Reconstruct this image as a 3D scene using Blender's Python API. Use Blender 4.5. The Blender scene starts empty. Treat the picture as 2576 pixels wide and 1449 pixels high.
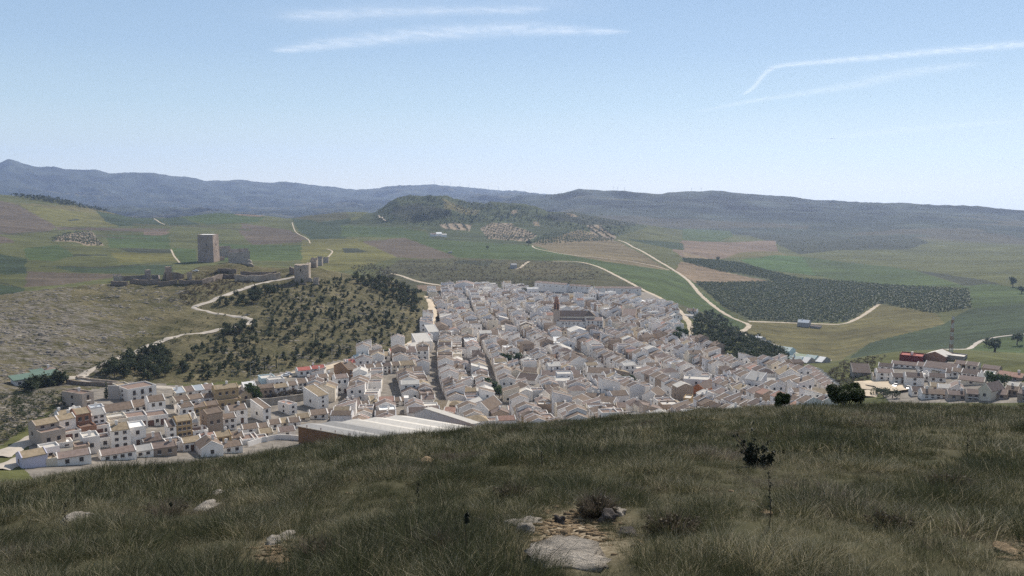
import bpy, math, random
import numpy as np
from math import sin, cos, tan, atan2, radians, pi, sqrt
from mathutils import Vector, Matrix
R_ = random.Random(11)
NP = np.random.default_rng(5)
SC = bpy.context.scene
COL = SC.collection
D = bpy.data

# ------------------------------------------------------------------ camera
F, CX, CY, HOR = 2144.0, 1288.0, 724.5, 468.0
PITCH = math.atan((CY-HOR)/F)
SP, CP = sin(PITCH), cos(PITCH)
cam = D.cameras.new('camera'); cam.sensor_width = 36.0; cam.lens = 36.0*F/2576.0
cam.clip_start = 0.2; cam.clip_end = 120000.0
camo = D.objects.new('camera', cam); COL.objects.link(camo)
camo.location = (0, 0, 0); camo.rotation_euler = (pi/2-PITCH, 0, 0)
SC.camera = camo
EYE = 1.65

def ray(px, py):
    """direction of a sight line, as azimuth (from +Y towards +X) and tangent of elevation"""
    a = (np.asarray(px, float)-CX)/F; b = (CY-np.asarray(py, float))/F
    x = a; y = CP+b*SP; z = -SP+b*CP
    return np.arctan2(x, y), z/np.hypot(x, y)

def project(x, y, z):
    dep = y*CP-z*SP
    up = y*SP+z*CP
    dep = np.maximum(dep, 1e-3)
    return CX+F*x/dep, CY-F*up/dep

# ------------------------------------------------------------------ noise
def _hash(ix, iy, seed):
    h = (ix.astype(np.int64)*374761393+iy.astype(np.int64)*668265263+seed*1442695041) & 0xffffffff
    h = ((h ^ (h >> 13))*1274126177) & 0xffffffff
    h = (h ^ (h >> 16)) & 0xffffffff
    return h/4294967295.0*2-1

def vnoise(x, y, seed=0):
    ix = np.floor(x); iy = np.floor(y); fx = x-ix; fy = y-iy
    fx = fx*fx*fx*(fx*(fx*6-15)+10); fy = fy*fy*fy*(fy*(fy*6-15)+10)
    a = _hash(ix, iy, seed); b = _hash(ix+1, iy, seed); c = _hash(ix, iy+1, seed); d = _hash(ix+1, iy+1, seed)
    return (a*(1-fx)+b*fx)*(1-fy)+(c*(1-fx)+d*fx)*fy

def fbm(x, y, scale, octaves=4, seed=0, gain=.5):
    x = np.asarray(x, float)/scale; y = np.asarray(y, float)/scale
    s = 0; a = 1
    for o in range(octaves):
        s = s+a*vnoise(x, y, seed+o*17); x = x*2.03+13.7; y = y*2.03-7.1; a *= gain
    return s

def sstep(a, b, x):
    t = np.clip((x-a)/(b-a), 0, 1); return t*t*(3-2*t)

def in_poly(px, py, poly):
    inside = np.zeros(np.shape(px), bool); n = len(poly)
    for i in range(n):
        x0, y0 = poly[i]; x1, y1 = poly[(i+1) % n]
        if y0 == y1: continue
        c = ((y0 > py) != (y1 > py)) & (px < (x1-x0)*(py-y0)/(y1-y0)+x0)
        inside ^= c
    return inside

# ------------------------------------------------------------------ the tagging
def tag(o, label=None, cat=None, group=None, kind=None):
    if label: o['label'] = label
    if cat: o['category'] = cat
    if group: o['group'] = group
    if kind: o['kind'] = kind
    return o

def empty(name, loc, rz=0.0):
    o = D.objects.new(name, None); COL.objects.link(o)
    o.location = loc; o.rotation_euler = (0, 0, rz); o.empty_display_size = .5
    return o

class MB:
    """collects faces (with material slots) for one mesh object"""
    def __init__(s): s.v = []; s.f = []; s.m = []
    def add(s, vs, fs, m=0):
        b = len(s.v); s.v.extend(vs); s.f.extend([tuple(b+i for i in f) for f in fs]); s.m.extend([m]*len(fs))
    def box(s, x0, x1, y0, y1, z0, z1, m=0, bottom=True):
        vs = [(x0,y0,z0),(x1,y0,z0),(x1,y1,z0),(x0,y1,z0),(x0,y0,z1),(x1,y0,z1),(x1,y1,z1),(x0,y1,z1)]
        fs = [(4,5,6,7),(0,1,5,4),(1,2,6,5),(2,3,7,6),(3,0,4,7)]
        if bottom: fs.append((3,2,1,0))
        s.add(vs, fs, m)
    def prism(s, poly, z0, z1, m=0, tops=None):
        n = len(poly)
        tz = tops if tops is not None else [z1]*n
        bz = z0 if hasattr(z0, '__len__') else [z0]*n
        vs = [(p[0], p[1], bz[i]) for i, p in enumerate(poly)]+[(p[0], p[1], tz[i]) for i, p in enumerate(poly)]
        fs = [tuple(range(n, 2*n)), tuple(range(n-1, -1, -1))]
        fs += [(i, (i+1) % n, n+(i+1) % n, n+i) for i in range(n)]
        s.add(vs, fs, m)
    def solid(s, quad, thick, m=0):
        """a quad (or polygon) given by its top corners, thickened downward"""
        n = len(quad)
        vs = list(quad)+[(q[0], q[1], q[2]-thick) for q in quad]
        fs = [tuple(range(n)), tuple(range(2*n-1, n-1, -1))]+[(i, n+i, n+(i+1) % n, (i+1) % n) for i in range(n)]
        s.add(vs, fs, m)
    def tube(s, pts, rad, n=5, m=0, cap=True):
        rings = []
        k = len(pts)
        for i, p in enumerate(pts):
            p = Vector(p); d = Vector(pts[min(i+1, k-1)])-Vector(pts[max(i-1, 0)])
            if d.length < 1e-9: d = Vector((0, 0, 1))
            d.normalize(); a = d.cross(Vector((0, 0, 1)) if abs(d.z) < .95 else Vector((1, 0, 0))); a.normalize(); c = d.cross(a)
            r = rad[i] if hasattr(rad, '__len__') else rad
            rings.append([tuple(p+(a*cos(2*pi*j/n)+c*sin(2*pi*j/n))*r) for j in range(n)])
        vs = [q for r in rings for q in r]
        fs = [(i*n+j, i*n+(j+1) % n, (i+1)*n+(j+1) % n, (i+1)*n+j) for i in range(k-1) for j in range(n)]
        if cap: fs += [tuple(range(n-1, -1, -1)), tuple((k-1)*n+j for j in range(n))]
        s.add(vs, fs, m)
    def mesh(s, name, mats):
        me = D.meshes.new(name); me.from_pydata([tuple(map(float, v)) for v in s.v], [], s.f)
        for mt in (mats if isinstance(mats, (list, tuple)) else [mats]): me.materials.append(mt)
        if isinstance(mats, (list, tuple)) and len(mats) > 1: me.polygons.foreach_set('material_index', s.m)
        me.update(); return me
    def build(s, name, mats, parent=None, loc=None, rz=0.0):
        return link(name, s.mesh(name, mats), parent, loc, rz)

def link(name, me, parent=None, loc=None, rz=0.0):
    o = D.objects.new(name, me); COL.objects.link(o)
    if parent is not None: o.parent = parent
    if loc is not None: o.location = loc
    if rz: o.rotation_euler = (0, 0, rz)
    return o

def np_mesh(name, V, Fc, mats, mat_idx=None, smooth=False, attrs=None):
    """fast mesh from arrays: V (n,3), Fc (m,k) with constant k"""
    me = D.meshes.new(name); V = np.ascontiguousarray(V, np.float32); Fc = np.ascontiguousarray(Fc, np.int32)
    m, k = Fc.shape
    me.vertices.add(len(V)); me.vertices.foreach_set('co', V.ravel())
    me.loops.add(m*k); me.loops.foreach_set('vertex_index', Fc.ravel())
    me.polygons.add(m); me.polygons.foreach_set('loop_start', np.arange(0, m*k, k, dtype=np.int32))
    for mt in (mats if isinstance(mats, (list, tuple)) else [mats]): me.materials.append(mt)
    if mat_idx is not None: me.polygons.foreach_set('material_index', np.ascontiguousarray(mat_idx, np.int32))
    if smooth: me.polygons.foreach_set('use_smooth', np.ones(m, bool))
    me.update(calc_edges=True)
    if attrs:
        for nm, arr in attrs.items():
            if arr.ndim == 2:
                a = me.attributes.new(nm, 'FLOAT_COLOR', 'POINT'); c = np.ones((len(V), 4), np.float32); c[:, :3] = arr
                a.data.foreach_set('color', c.ravel())
            else:
                a = me.attributes.new(nm, 'FLOAT', 'POINT'); a.data.foreach_set('value', np.ascontiguousarray(arr, np.float32))
    me.validate(); return me

# ------------------------------------------------------------------ materials
def nodes(name):
    m = D.materials.new(name); m.use_nodes = True
    nt = m.node_tree; b = nt.nodes['Principled BSDF']
    return m, nt, b

def N(nt, typ, **kw):
    n = nt.nodes.new(typ)
    for k, v in kw.items():
        if k in n.inputs.keys() if isinstance(k, str) else False: n.inputs[k].default_value = v
        else: setattr(n, k, v)
    return n

def setin(n, **kw):
    for k, v in kw.items(): n.inputs[k.replace('_', ' ')].default_value = v
    return n

def noise_mix(nt, scale, c0, c1, lo=.35, hi=.65, detail=5, coord='Object', rough=.55):
    tc = nt.nodes.new('ShaderNodeTexCoord'); no = nt.nodes.new('ShaderNodeTexNoise')
    setin(no, Scale=scale, Detail=detail, Roughness=rough); nt.links.new(tc.outputs[coord], no.inputs['Vector'])
    cr = nt.nodes.new('ShaderNodeValToRGB'); e = cr.color_ramp.elements
    e[0].position = lo; e[1].position = hi; e[0].color = (*c0, 1); e[1].color = (*c1, 1)
    nt.links.new(no.outputs['Fac'], cr.inputs['Fac'])
    return cr.outputs['Color'], no.outputs['Fac']

def mixc(nt, fac, a, b, mode='MIX'):
    m = nt.nodes.new('ShaderNodeMix'); m.data_type = 'RGBA'; m.blend_type = mode
    for s, v in ((m.inputs[0], fac), (m.inputs[6], a), (m.inputs[7], b)):
        if hasattr(v, 'links') or isinstance(v, bpy.types.NodeSocket): nt.links.new(v, s)
        elif isinstance(v, (int, float)): s.default_value = v
        else: s.default_value = (*v, 1)
    return m.outputs[2]

def bump(nt, b, fac, strength, dist):
    bu = nt.nodes.new('ShaderNodeBump'); setin(bu, Strength=strength, Distance=dist)
    nt.links.new(fac, bu.inputs['Height']); nt.links.new(bu.outputs['Normal'], b.inputs['Normal'])

def mat(name, col, var=.18, scale=1.5, rough=.9, bmp=0.0, spec=.15, coord='Object', per_object=.0):
    """plain procedural material: colour with soft patchy wear; per_object varies the tone from object to object"""
    m, nt, b = nodes(name)
    c0 = tuple(c*(1-var) for c in col); c1 = tuple(min(1, c*(1+var)) for c in col)
    o, f = noise_mix(nt, scale, c0, c1, .3, .7, coord=coord)
    if per_object:
        oi = nt.nodes.new('ShaderNodeObjectInfo'); mr = nt.nodes.new('ShaderNodeMapRange')
        setin(mr); mr.inputs[3].default_value = 1-per_object; mr.inputs[4].default_value = 1+per_object*.6
        nt.links.new(oi.outputs['Random'], mr.inputs[0])
        vm = nt.nodes.new('ShaderNodeVectorMath'); vm.operation = 'SCALE'
        nt.links.new(o, vm.inputs[0]); nt.links.new(mr.outputs[0], vm.inputs['Scale']); o = vm.outputs[0]
    nt.links.new(o, b.inputs['Base Color'])
    setin(b, Roughness=rough); b.inputs['Specular IOR Level'].default_value = spec
    if bmp: bump(nt, b, f, .6, bmp)
    return m
# ------------------------------------------------------------------ terrain: one polar height field about the hilltop
# each rib: (list of (column, row, distance)) read off the view, turned into azimuth, distance and height
RIBS = [
 # base of the hill we stand on
 [(-900,1262,235),(0,1252,235),(1000,1240,235),(3300,1240,235)],
 # near edge of the town
 [(-700,1200,270),(0,1165,278),(250,1130,292),(500,1120,300),(750,1100,315),(1000,1070,340),(1250,1050,358),(1500,1040,370),(1750,1030,380),(2000,1005,395),(2250,990,395),(2576,985,390),(3300,985,390)],
 # foot of the castle hill, middle of the town
 [(-700,1000,380),(0,985,385),(250,965,400),(500,970,400),(750,950,420),(900,918,448),(1000,890,480),(1250,880,540),(1500,880,545),(1750,880,550),(1900,900,525),(2000,925,490),(2250,905,450),(2400,890,470),(2576,900,450),(3300,900,450)],
 # castle plateau, far edge of the town, edge of the town spur
 [(-700,790,560),(0,745,600),(150,722,620),(250,712,640),(400,702,650),(450,690,660),(500,679,680),(560,676,682),(620,676,684),(680,668,690),(800,664,692),(840,676,692),(900,690,690),(960,697,688),(1000,708,682),(1050,738,655),(1080,762,640),(1100,790,622),(1150,770,690),(1250,742,830),(1500,732,860),(1650,747,820),(1700,770,760),(1750,808,685),(1850,858,600),(1950,905,520),(2000,925,500),(2100,915,490),(2250,888,470),(2300,884,475),(2400,884,480),(2500,905,480),(2576,925,480),(3300,925,480)],
 # ground just beyond
 [(-700,800,900),(0,757,900),(250,735,900),(500,733,900),(750,733,900),(1000,735,900),(1100,722,905),(1250,708,950),(1500,708,950),(1600,720,950),(1650,733,940),(1750,785,900),(1850,835,850),(2000,890,800),(2100,906,795),(2250,884,800),(2400,876,800),(2576,882,760),(3300,882,760)],
 [(-700,640,1300),(750,650,1300),(1000,655,1300),(1250,662,1250),(1500,662,1250),(1650,675,1280),(1750,702,1270),(2000,742,1200),(2250,752,1150),(2576,762,1100),(3300,762,1100)],
 [(-700,575,1900),(0,580,1900),(250,592,1900),(500,590,1900),(750,586,1900),(1000,590,1900),(1250,596,1900),(1500,602,1900),(1750,622,1900),(2000,650,1900),(2250,662,1900),(2576,664,1900),(3300,664,1900)],
 [(-700,530,2200),(0,540,2200),(250,562,2200),(500,565,2200),(900,562,2200),(980,560,2150),(1040,548,2150),(1150,545,2150),(1230,548,2200),(1350,560,2200),(1500,570,2200),(1750,606,2200),(2000,633,2200),(2576,642,2200),(3300,642,2200)],
 # first crest: hill at the left, low rise, table hill, plain
 [(-700,490,2600),(-200,474,2600),(0,487,2600),(120,495,2600),(180,508,2600),(250,525,2600),(330,545,2600),(420,546,2600),(480,541,2600),(540,533,2600),(640,538,2600),(720,548,2600),(850,535,2500),(940,533,2500),(962,514,2500),(985,500,2500),(1000,494,2500),(1060,487,2500),(1120,493,2500),(1200,505,2500),(1300,513,2500),(1345,515,2500),(1375,525,2500),(1450,535,2500),(1600,565,2500),(1750,590,2550),(2000,616,2500),(2250,616,2500),(2576,620,2500),(3300,620,2500)],
 [(-700,575,3300),(0,572,3300),(500,568,3300),(900,560,3300),(1300,556,3300),(1600,562,3300),(1750,575,3300),(2000,590,3200),(2250,592,3100),(2576,612,3000),(3300,612,3000)],
 [(-700,548,5000),(0,546,5000),(400,550,5000),(700,550,5000),(1000,535,5000),(1250,517,4900),(1330,508,4800),(1400,501,4600),(1430,491,4550),(1455,484,4500),(1500,483,4500),(1560,485,4500),(1620,486,4500),(1660,484,4500),(1680,478,4500),(1710,477,4500),(1735,480,4500),(1790,485,4500),(1900,496,4500),(2000,503,4500),(2100,510,4500),(2200,515,4500),(2260,516,4500),(2330,517,4500),(2380,520,4500),(2450,524,4500),(2576,538,4500),(3300,560,4500)],
 [(-700,510,7000),(0,500,7000),(300,505,7000),(600,510,7000),(900,512,7000),(1200,505,6900),(1330,504,6500),(1450,512,6000),(1700,512,6000),(2576,560,6000),(3300,580,6000)],
 # farthest crest
 [(-700,440,9500),(-150,428,9500),(0,411,9500),(12,404,9500),(24,399,9500),(36,403,9500),(62,411,9500),(100,419,9500),(190,423,9500),(235,425,9500),(270,432,9500),(300,433,9500),(345,431,9500),(380,432,9500),(430,439,9500),(480,444,9500),(520,453,9500),(600,455,9300),(640,459,9300),(690,461,9300),(702,457,9300),(745,457,9300),(770,462,9300),(800,466,9300),(870,470,9300),(930,472,9300),(980,470,9300),(1040,466,9300),(1100,463,9300),(1170,471,9300),(1260,484,9300),(1350,490,9300),(1410,499,9300),(1500,510,9300),(2576,560,9300),(3300,580,9300)],
 [(-700,520,11500),(1200,520,11500),(1700,530,11500),(3300,560,11500)],
]
NA, NR = 1150, 640
AZ = np.linspace(-radians(43), radians(43), NA)
RR = np.geomspace(175, 11500, NR)
knr, knz = [], []
for rib in RIBS:
    a = np.array(rib, float); xs = np.linspace(a[0, 0], a[-1, 0], 500); a = np.stack([xs, np.interp(xs, a[:, 0], a[:, 1]), np.interp(xs, a[:, 0], a[:, 2])], 1); az, t = ray(a[:, 0], a[:, 1])
    r = np.interp(AZ, az, a[:, 2]); tt = np.interp(AZ, az, t)
    knr.append(r); knz.append(r*tt)
knr = np.array(knr); knz = np.array(knz)
ZG = np.zeros((NA, NR))
for i in range(NA):
    ZG[i] = np.interp(RR, knr[:, i], knz[:, i])
def blur(A, sa, sr):
    def k(s):
        n = int(3*s)+1; x = np.arange(-n, n+1); w = np.exp(-.5*(x/s)**2); return w/w.sum()
    for s, ax in ((sa, 0), (sr, 1)):
        if s <= 0: continue
        w = k(s); n = len(w)//2
        P = np.pad(A, [(n, n) if q == ax else (0, 0) for q in (0, 1)], mode='edge')
        A = np.apply_along_axis(lambda v: np.convolve(v, w, 'valid'), ax, P)
    return A
ZB = blur(ZG, 1.6, 3.5); wfar = sstep(2000, 2600, RR)[None, :]; ZB = ZB*(1-wfar)+blur(ZG, 0.5, 1.6)*wfar
crest = np.ones((NA, NR))
ZG = ZB
XG = np.sin(AZ)[:, None]*RR[None, :]; YG = np.cos(AZ)[:, None]*RR[None, :]
rr = np.broadcast_to(RR[None, :], ZG.shape)
PXG, PYG = project(XG, YG, ZG)
TOWN = [(1085,742),(1140,722),(1180,705),(1330,722),(1500,712),(1640,735),(1700,780),(1712,850),(1790,885),(1900,925),(1970,925),(2095,968),(2110,1015),(2000,1060),(1500,1110),(1200,1140),(900,1190),(100,1230),(55,1175),(90,1075),(180,990),(330,962),(560,985),(660,950),(860,905),(1045,868),(1075,800)]
TOWN_R = [(2205,930),(2270,912),(2400,912),(2540,950),(2620,985),(2620,1015),(2240,1015),(2205,985)]
CASTLE = [(-1500,800),(-300,748),(0,735),(160,705),(440,660),(500,640),(700,640),(900,650),(1060,715),(1100,770),(1092,800),(1040,860),(860,905),(640,960),(450,972),(330,962),(200,985),(60,1075),(0,1120),(-400,1180),(-1500,1180)]
town = in_poly(PXG, PYG, TOWN) & (rr < 880) | in_poly(PXG, PYG, TOWN_R) & (rr < 500)
castle = in_poly(PXG, PYG, CASTLE) & (rr < 705) & (rr > 265) & ~town
# relief: gentle on the plain, rocky on the castle hill, gullied on the mountains
ridge = lambda x, y, s, o, sd: (1-2*np.abs(fbm(x, y, s, o, sd)))
far_w = sstep(2900, 5200, rr)
n_far = (.45+.55*sstep(1500, 1250, PXG))*(fbm(XG, YG, 900, 5, 3)*48+(ridge(XG, YG, 520, 5, 9)-.3)*46)*far_w*np.clip(1.15-sstep(8200, 9300, rr)*.72, .25, 1)
mesa_w = np.exp(-((PXG-1180)/330)**2)*sstep(2000, 2250, rr)*(1-sstep(2700, 3100, rr))
n_mesa = (ridge(XG, YG, 120, 4, 21)-.25)*9*mesa_w
n_mid = fbm(XG, YG, 260, 3, 31)*2.2*sstep(900, 1600, rr)*(1-far_w)
cw = blur(castle.astype(float), 3, 3)
n_castle = (fbm(XG, YG, 26, 4, 41)*1.0+(ridge(XG, YG, 15, 3, 45)-.3)*.55)*cw
_a, _t = ray(562, 668); _mx, _my = sin(float(_a))*685, cos(float(_a))*685
n_castle = n_castle+5.4*np.exp(-(np.abs(XG-_mx)/27)**3-(np.abs(YG-_my)/21)**2.4)
ZG = ZG+n_far*.8+n_mesa+n_mid+n_castle
LZ = np.log(RR)
def ground_z(x, y):
    """height of the terrain at world x, y (arrays or numbers)"""
    a = np.arctan2(x, y); r = np.hypot(x, y)
    fa = np.clip((a-AZ[0])/(AZ[1]-AZ[0]), 0, NA-1.001); fr = np.clip((np.log(np.maximum(r, 1))-LZ[0])/(LZ[1]-LZ[0]), 0, NR-1.001)
    i = fa.astype(int) if hasattr(fa, 'astype') else int(fa); j = fr.astype(int) if hasattr(fr, 'astype') else int(fr)
    u = fa-i; v = fr-j
    return (ZG[i, j]*(1-v)+ZG[i, j+1]*v)*(1-u)+(ZG[i+1, j]*(1-v)+ZG[i+1, j+1]*v)*u
TG = ZG/RR[None, :]
TMAX = np.maximum.accumulate(TG, axis=1)
def at(px, py, rmin=0):
    """where the sight line through a point of the view first meets the terrain"""
    az, t = ray(px, py); az = float(az); t = float(t)
    fa = min(max((az-AZ[0])/(AZ[1]-AZ[0]), 0), NA-1.001); i = int(fa); u = fa-i
    col = TG[i]*(1-u)+TG[i+1]*u
    k0 = int(np.searchsorted(RR, rmin)) if rmin else 0
    hit = np.nonzero(col[k0:] >= t)[0]
    j = (hit[0]+k0) if len(hit) else int(np.argmax(col))
    r = RR[j]
    if j > 0 and len(hit):
        d = col[j]-col[j-1]
        if d > 1e-9: r = RR[j-1]+(RR[j]-RR[j-1])*min(max((t-col[j-1])/d, 0), 1)
    x, y = sin(az)*r, cos(az)*r
    return Vector((x, y, float(ground_z(x, y))))
def at_r(px, py, r):
    az, t = ray(px, py); return Vector((sin(az)*r, cos(az)*r, t*r))
def mpp(p):
    """metres per column at a point"""
    return (p[1]*CP-p[2]*SP)/F

# ---- land cover: the colour of the crops, soil and scrub themselves
OL=(.118,.108,.05); GR=(.060,.086,.034); DG=(.044,.062,.035); YEL=(.125,.122,.046); BR=(.17,.13,.10); PU=(.105,.087,.068); TAN=(.22,.175,.12); SCR=(.075,.076,.045); DSC=(.048,.055,.038); PALE=(.25,.205,.155)
def c1(*pts): return [(x/3, y/3+362.2) for x, y in pts]
def c2(*pts): return [(x/3+858.7, y/3+362.2) for x, y in pts]
def c3(*pts): return [(x/3+1717.3, y/3+362.2) for x, y in pts]
def c6(*pts): return [(x/3+1717.3, y/3+737.9) for x, y in pts]
FIELDS = [
 (YEL, c1((150,460),(740,520),(900,620),(430,630))), (OL, c1((0,440),(700,470),(1000,540),(700,520),(100,450))),
 (PU, c1((-300,420),(0,430),(140,460),(430,630),(380,655),(60,675),(-300,690))), (PU, c1((-300,680),(0,690),(100,740),(100,755),(-300,760))),
 (PU, c1((430,630),(1300,640),(1250,668),(430,652))), (BR, c1((1080,665),(1280,668),(1240,700),(1090,690))),
 (DG, c1((720,500),(1000,550),(1200,555),(1270,610),(900,622),(800,590))), (DG, c1((1200,560),(1360,545),(1510,610),(1300,620))),
 (GR, c1((1360,550),(1700,500),(2000,545),(1950,590),(1560,610))), (BR, c1((1750,515),(2000,540),(1950,550),(1780,530))),
 (GR, c1((180,790),(450,765),(560,850),(400,890),(210,880))), (DG, c1((-300,820),(0,830),(200,870),(195,980),(-300,990))),
 (PU, c1((205,965),(860,980),(850,1010),(450,1065),(190,1085))), (DG, c1((400,940),(1300,915),(1320,1000),(1000,980),(560,965))),
 (DG, c1((-300,1050),(0,1060),(190,1090),(190,1140),(-300,1200))), (PALE, c1((410,700),(560,672),(690,668),(785,770),(650,772),(560,740),(410,735))), (GR, c1((800,690),(1270,690),(1290,790),(830,790))),
 (DSC, c1((880,793),(1290,793),(1290,825),(960,822))), (YEL, c1((830,825),(1300,830),(1340,890),(900,900))),
 (GR, c1((1290,780),(1480,790),(1480,900),(1360,900))), (GR, c1((1630,740),(2500,760),(2350,860),(2200,890),(1630,890))),
 (PU, c1((1830,600),(2200,650),(2350,735),(1900,745),(1800,665))), (YEL, c1((2340,745),(2700,720),(2700,960),(2350,880))),
 (DG, c1((2200,560),(2600,520),(2700,640),(2600,720),(2350,720),(2240,640))),
 (SCR, c1((2200,560),(2420,535),(2600,515),(2650,560),(2400,590))),
 (DSC, c1((560,842),(810,841),(812,849),(560,851))), (DSC, c1((300,925),(700,932),(1200,905),(1205,911),(700,940),(300,932))), (DSC, c1((0,1040),(180,1085),(178,1092),(0,1052))), (SCR, c1((720,690),(900,700),(1100,705),(1100,712),(900,708),(720,698))), (DSC, c1((500,575),(590,568),(600,580),(520,584))), (SCR, c1((1000,600),(1900,640),(1900,648),(1000,610))), (SCR, c1((0,655),(60,675),(380,655),(640,632),(640,640),(380,664),(60,685),(0,665))),
 # middle
 (YEL, c2((-300,720),(0,720),(150,740),(430,860),(0,960),(-300,1000))), (DSC, c2((0,785),(120,790),(200,820),(20,830))),
 (PU, c2((150,740),(480,715),(700,790),(880,870),(430,862))),
 (GR, c2((500,715),(650,690),(900,740),(1440,765),(1650,830),(2000,890),(2480,950),(2700,990),(2700,1300),(2350,1130),(2060,990),(1850,890),(1300,882),(880,860),(700,790))),
 ((.15,.125,.078), c2((1440,770),(1500,680),(1800,650),(2100,740),(2480,950),(1990,885),(1600,820))),
 ((.19,.155,.1), c2((1420,755),(1540,680),(1800,655),(2080,735),(1800,745),(1560,760))),
 (SCR, c2((300,960),(430,880),(880,860),(1300,880),(1590,885),(1850,895),(2060,990),(2160,1030),(2300,1110),(2300,1250),(400,1250),(330,1000))),
 (BR, c2((560,1060),(800,1070),(800,1110),(580,1110))), ((.09,.085,.05), c2((1250,900),(1700,890),(1900,960),(1500,1010),(1300,980))),
 (GR, c2((0,620),(400,620),(640,660),(690,720),(500,715),(0,700))), (DSC, c2((900,880),(1150,890),(1100,930),(850,900))),
 ((.058,.072,.036), c2((150,560),(220,500),(390,380),(600,350),(800,380),(1340,440),(1500,450),(1540,490),(2000,540),(2320,600),(2290,640),(2080,700),(1800,650),(1400,760),(1000,745),(690,722),(640,640),(400,625),(0,620))),
 (DSC, c2((390,480),(560,450),(840,500),(820,540),(700,560),(520,590),(380,540))), (DSC, c2((1550,520),(1800,500),(2250,580),(2200,620),(1900,620),(1600,580))),
 (OL, c2((760,420),(1050,470),(1000,530),(780,480))),
 (PALE, c2((740,605),(850,592),(985,610),(960,660),(780,640))), (PALE, c2((1050,640),(1130,600),(1270,605),(1480,690),(1400,740),(1110,720))),
 (PALE, c2((1855,620),(1960,620),(2070,700),(2060,725),(1900,690))), (TAN, c2((1450,570),(1490,570),(1500,630),(1460,625))), (TAN, c2((1280,520),(1330,500),(1330,520),(1290,540))), (TAN, c2((1700,520),(1790,560),(1740,560))),
 # right
 (DSC, c3((350,650),(900,650),(1200,700),(1700,690),(1860,740),(1700,790),(1200,800),(880,830),(700,750))), (GR, c3((0,640),(350,640),(380,700),(200,750),(0,720))),
 (BR, c3((0,725),(280,740),(700,730),(720,810),(450,830),(300,872),(0,870),(-80,800))), (TAN, c3((0,815),(200,870),(0,875))), (DG, c3((-430,715),(0,745),(20,800),(-100,790))),
 (OL, c3((300,872),(420,820),(700,805),(800,840),(500,850))),
 ((.062,.105,.038), c3((430,878),(700,838),(900,850),(1000,880),(1200,920),(1300,1000),(1000,990),(700,960),(600,950))), (GR, c3((900,850),(1300,900),(1760,960),(1850,990),(2080,1065),(2150,1085),(1700,1080),(1200,1035),(1000,990))),
 (DSC, c3((1740,958),(1900,975),(2300,1035),(2460,1085),(2100,1070),(1900,1000))),
 (GR, c3((2100,1080),(2300,1060),(2700,1100),(2700,1300),(2200,1300),(2160,1100))),
 ((.19,.145,.1), c3((-10,890),(60,905),(400,975),(700,1040),(400,1050),(90,1047),(20,1005),(-60,960))),
 ((.08,.092,.052), c3((90,1045),(700,1040),(300,960),(0,880),(0,865),(430,885),(600,950),(900,1020),(1200,1038),(1700,1080),(2160,1105),(2172,1245),(1880,1282),(1700,1250),(1480,1205),(1260,1345),(900,1355),(490,1332),(300,1230))),
 (OL, c6((490,215),(1240,235),(1480,80),(1900,150),(1980,235),(1400,380),(1150,530),(470,310))),
 (DG, c6((1400,380),(1980,230),(2160,120),(2700,60),(2700,330),(2420,330),(2000,450),(1200,530))), (GR, c6((2420,330),(2700,330),(2700,700),(2200,500),(2050,460))),
 (SCR, c6((1100,530),(1300,495),(1650,480),(1950,455),(2200,470),(2700,640),(2700,1200),(900,1200),(900,560))),
 (GR, c6((-10,0),(150,0),(470,230),(430,290),(250,220),(60,100))), (SCR, c6((-100,60),(200,170),(330,290),(600,380),(800,560),(700,620),(300,560),(0,400),(-80,300))),
 ((.10,.075,.06), c6((270,250),(420,300),(560,370),(560,420),(330,350))),
]
def paint():
    wx = PXG+fbm(XG, YG, 60, 3, 71)*np.clip(4000/rr, 1.2, 5); wy = PYG+fbm(XG, YG, 60, 3, 73)*np.clip(1500/rr, .6, 2.2)
    C = np.zeros((NA, NR, 3)); base = np.array(GR)*.5+np.array(OL)*.5
    C[:] = base
    # the plain beyond and the mountains: scrub, woods and patches of field
    pn = fbm(XG*.6, YG, 420, 4, 81); pm = fbm(XG, YG, 150, 3, 85)
    farc = np.array((.052,.062,.045))[None, None]*(1+.25*pm[..., None])
    farc = np.where((pn > .28)[..., None], np.array((.08,.076,.052)), farc); farc = np.where((pn < -.35)[..., None], np.array((.036,.046,.034)), farc)
    w = sstep(2650, 3000, rr)[..., None]; C = C*(1-w)+farc*w
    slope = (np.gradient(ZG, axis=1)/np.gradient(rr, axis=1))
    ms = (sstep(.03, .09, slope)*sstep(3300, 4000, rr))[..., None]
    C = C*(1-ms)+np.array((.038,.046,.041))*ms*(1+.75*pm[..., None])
    for col, poly in FIELDS:
        m = in_poly(wx, wy, poly) & (rr > 700) & (rr < 3200)
        C[m] = col
    near = (rr > 700) & (rr < 2700) & (PXG < 860) & ~np.isclose(C[..., 0], OL[0])
    C *= (1+.16*fbm(XG, YG*1.6, 90, 4, 91)+.10*fbm(XG, YG, 22, 3, 95))[..., None]
    return np.clip(C, .01, 1)
CG = paint()
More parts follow.
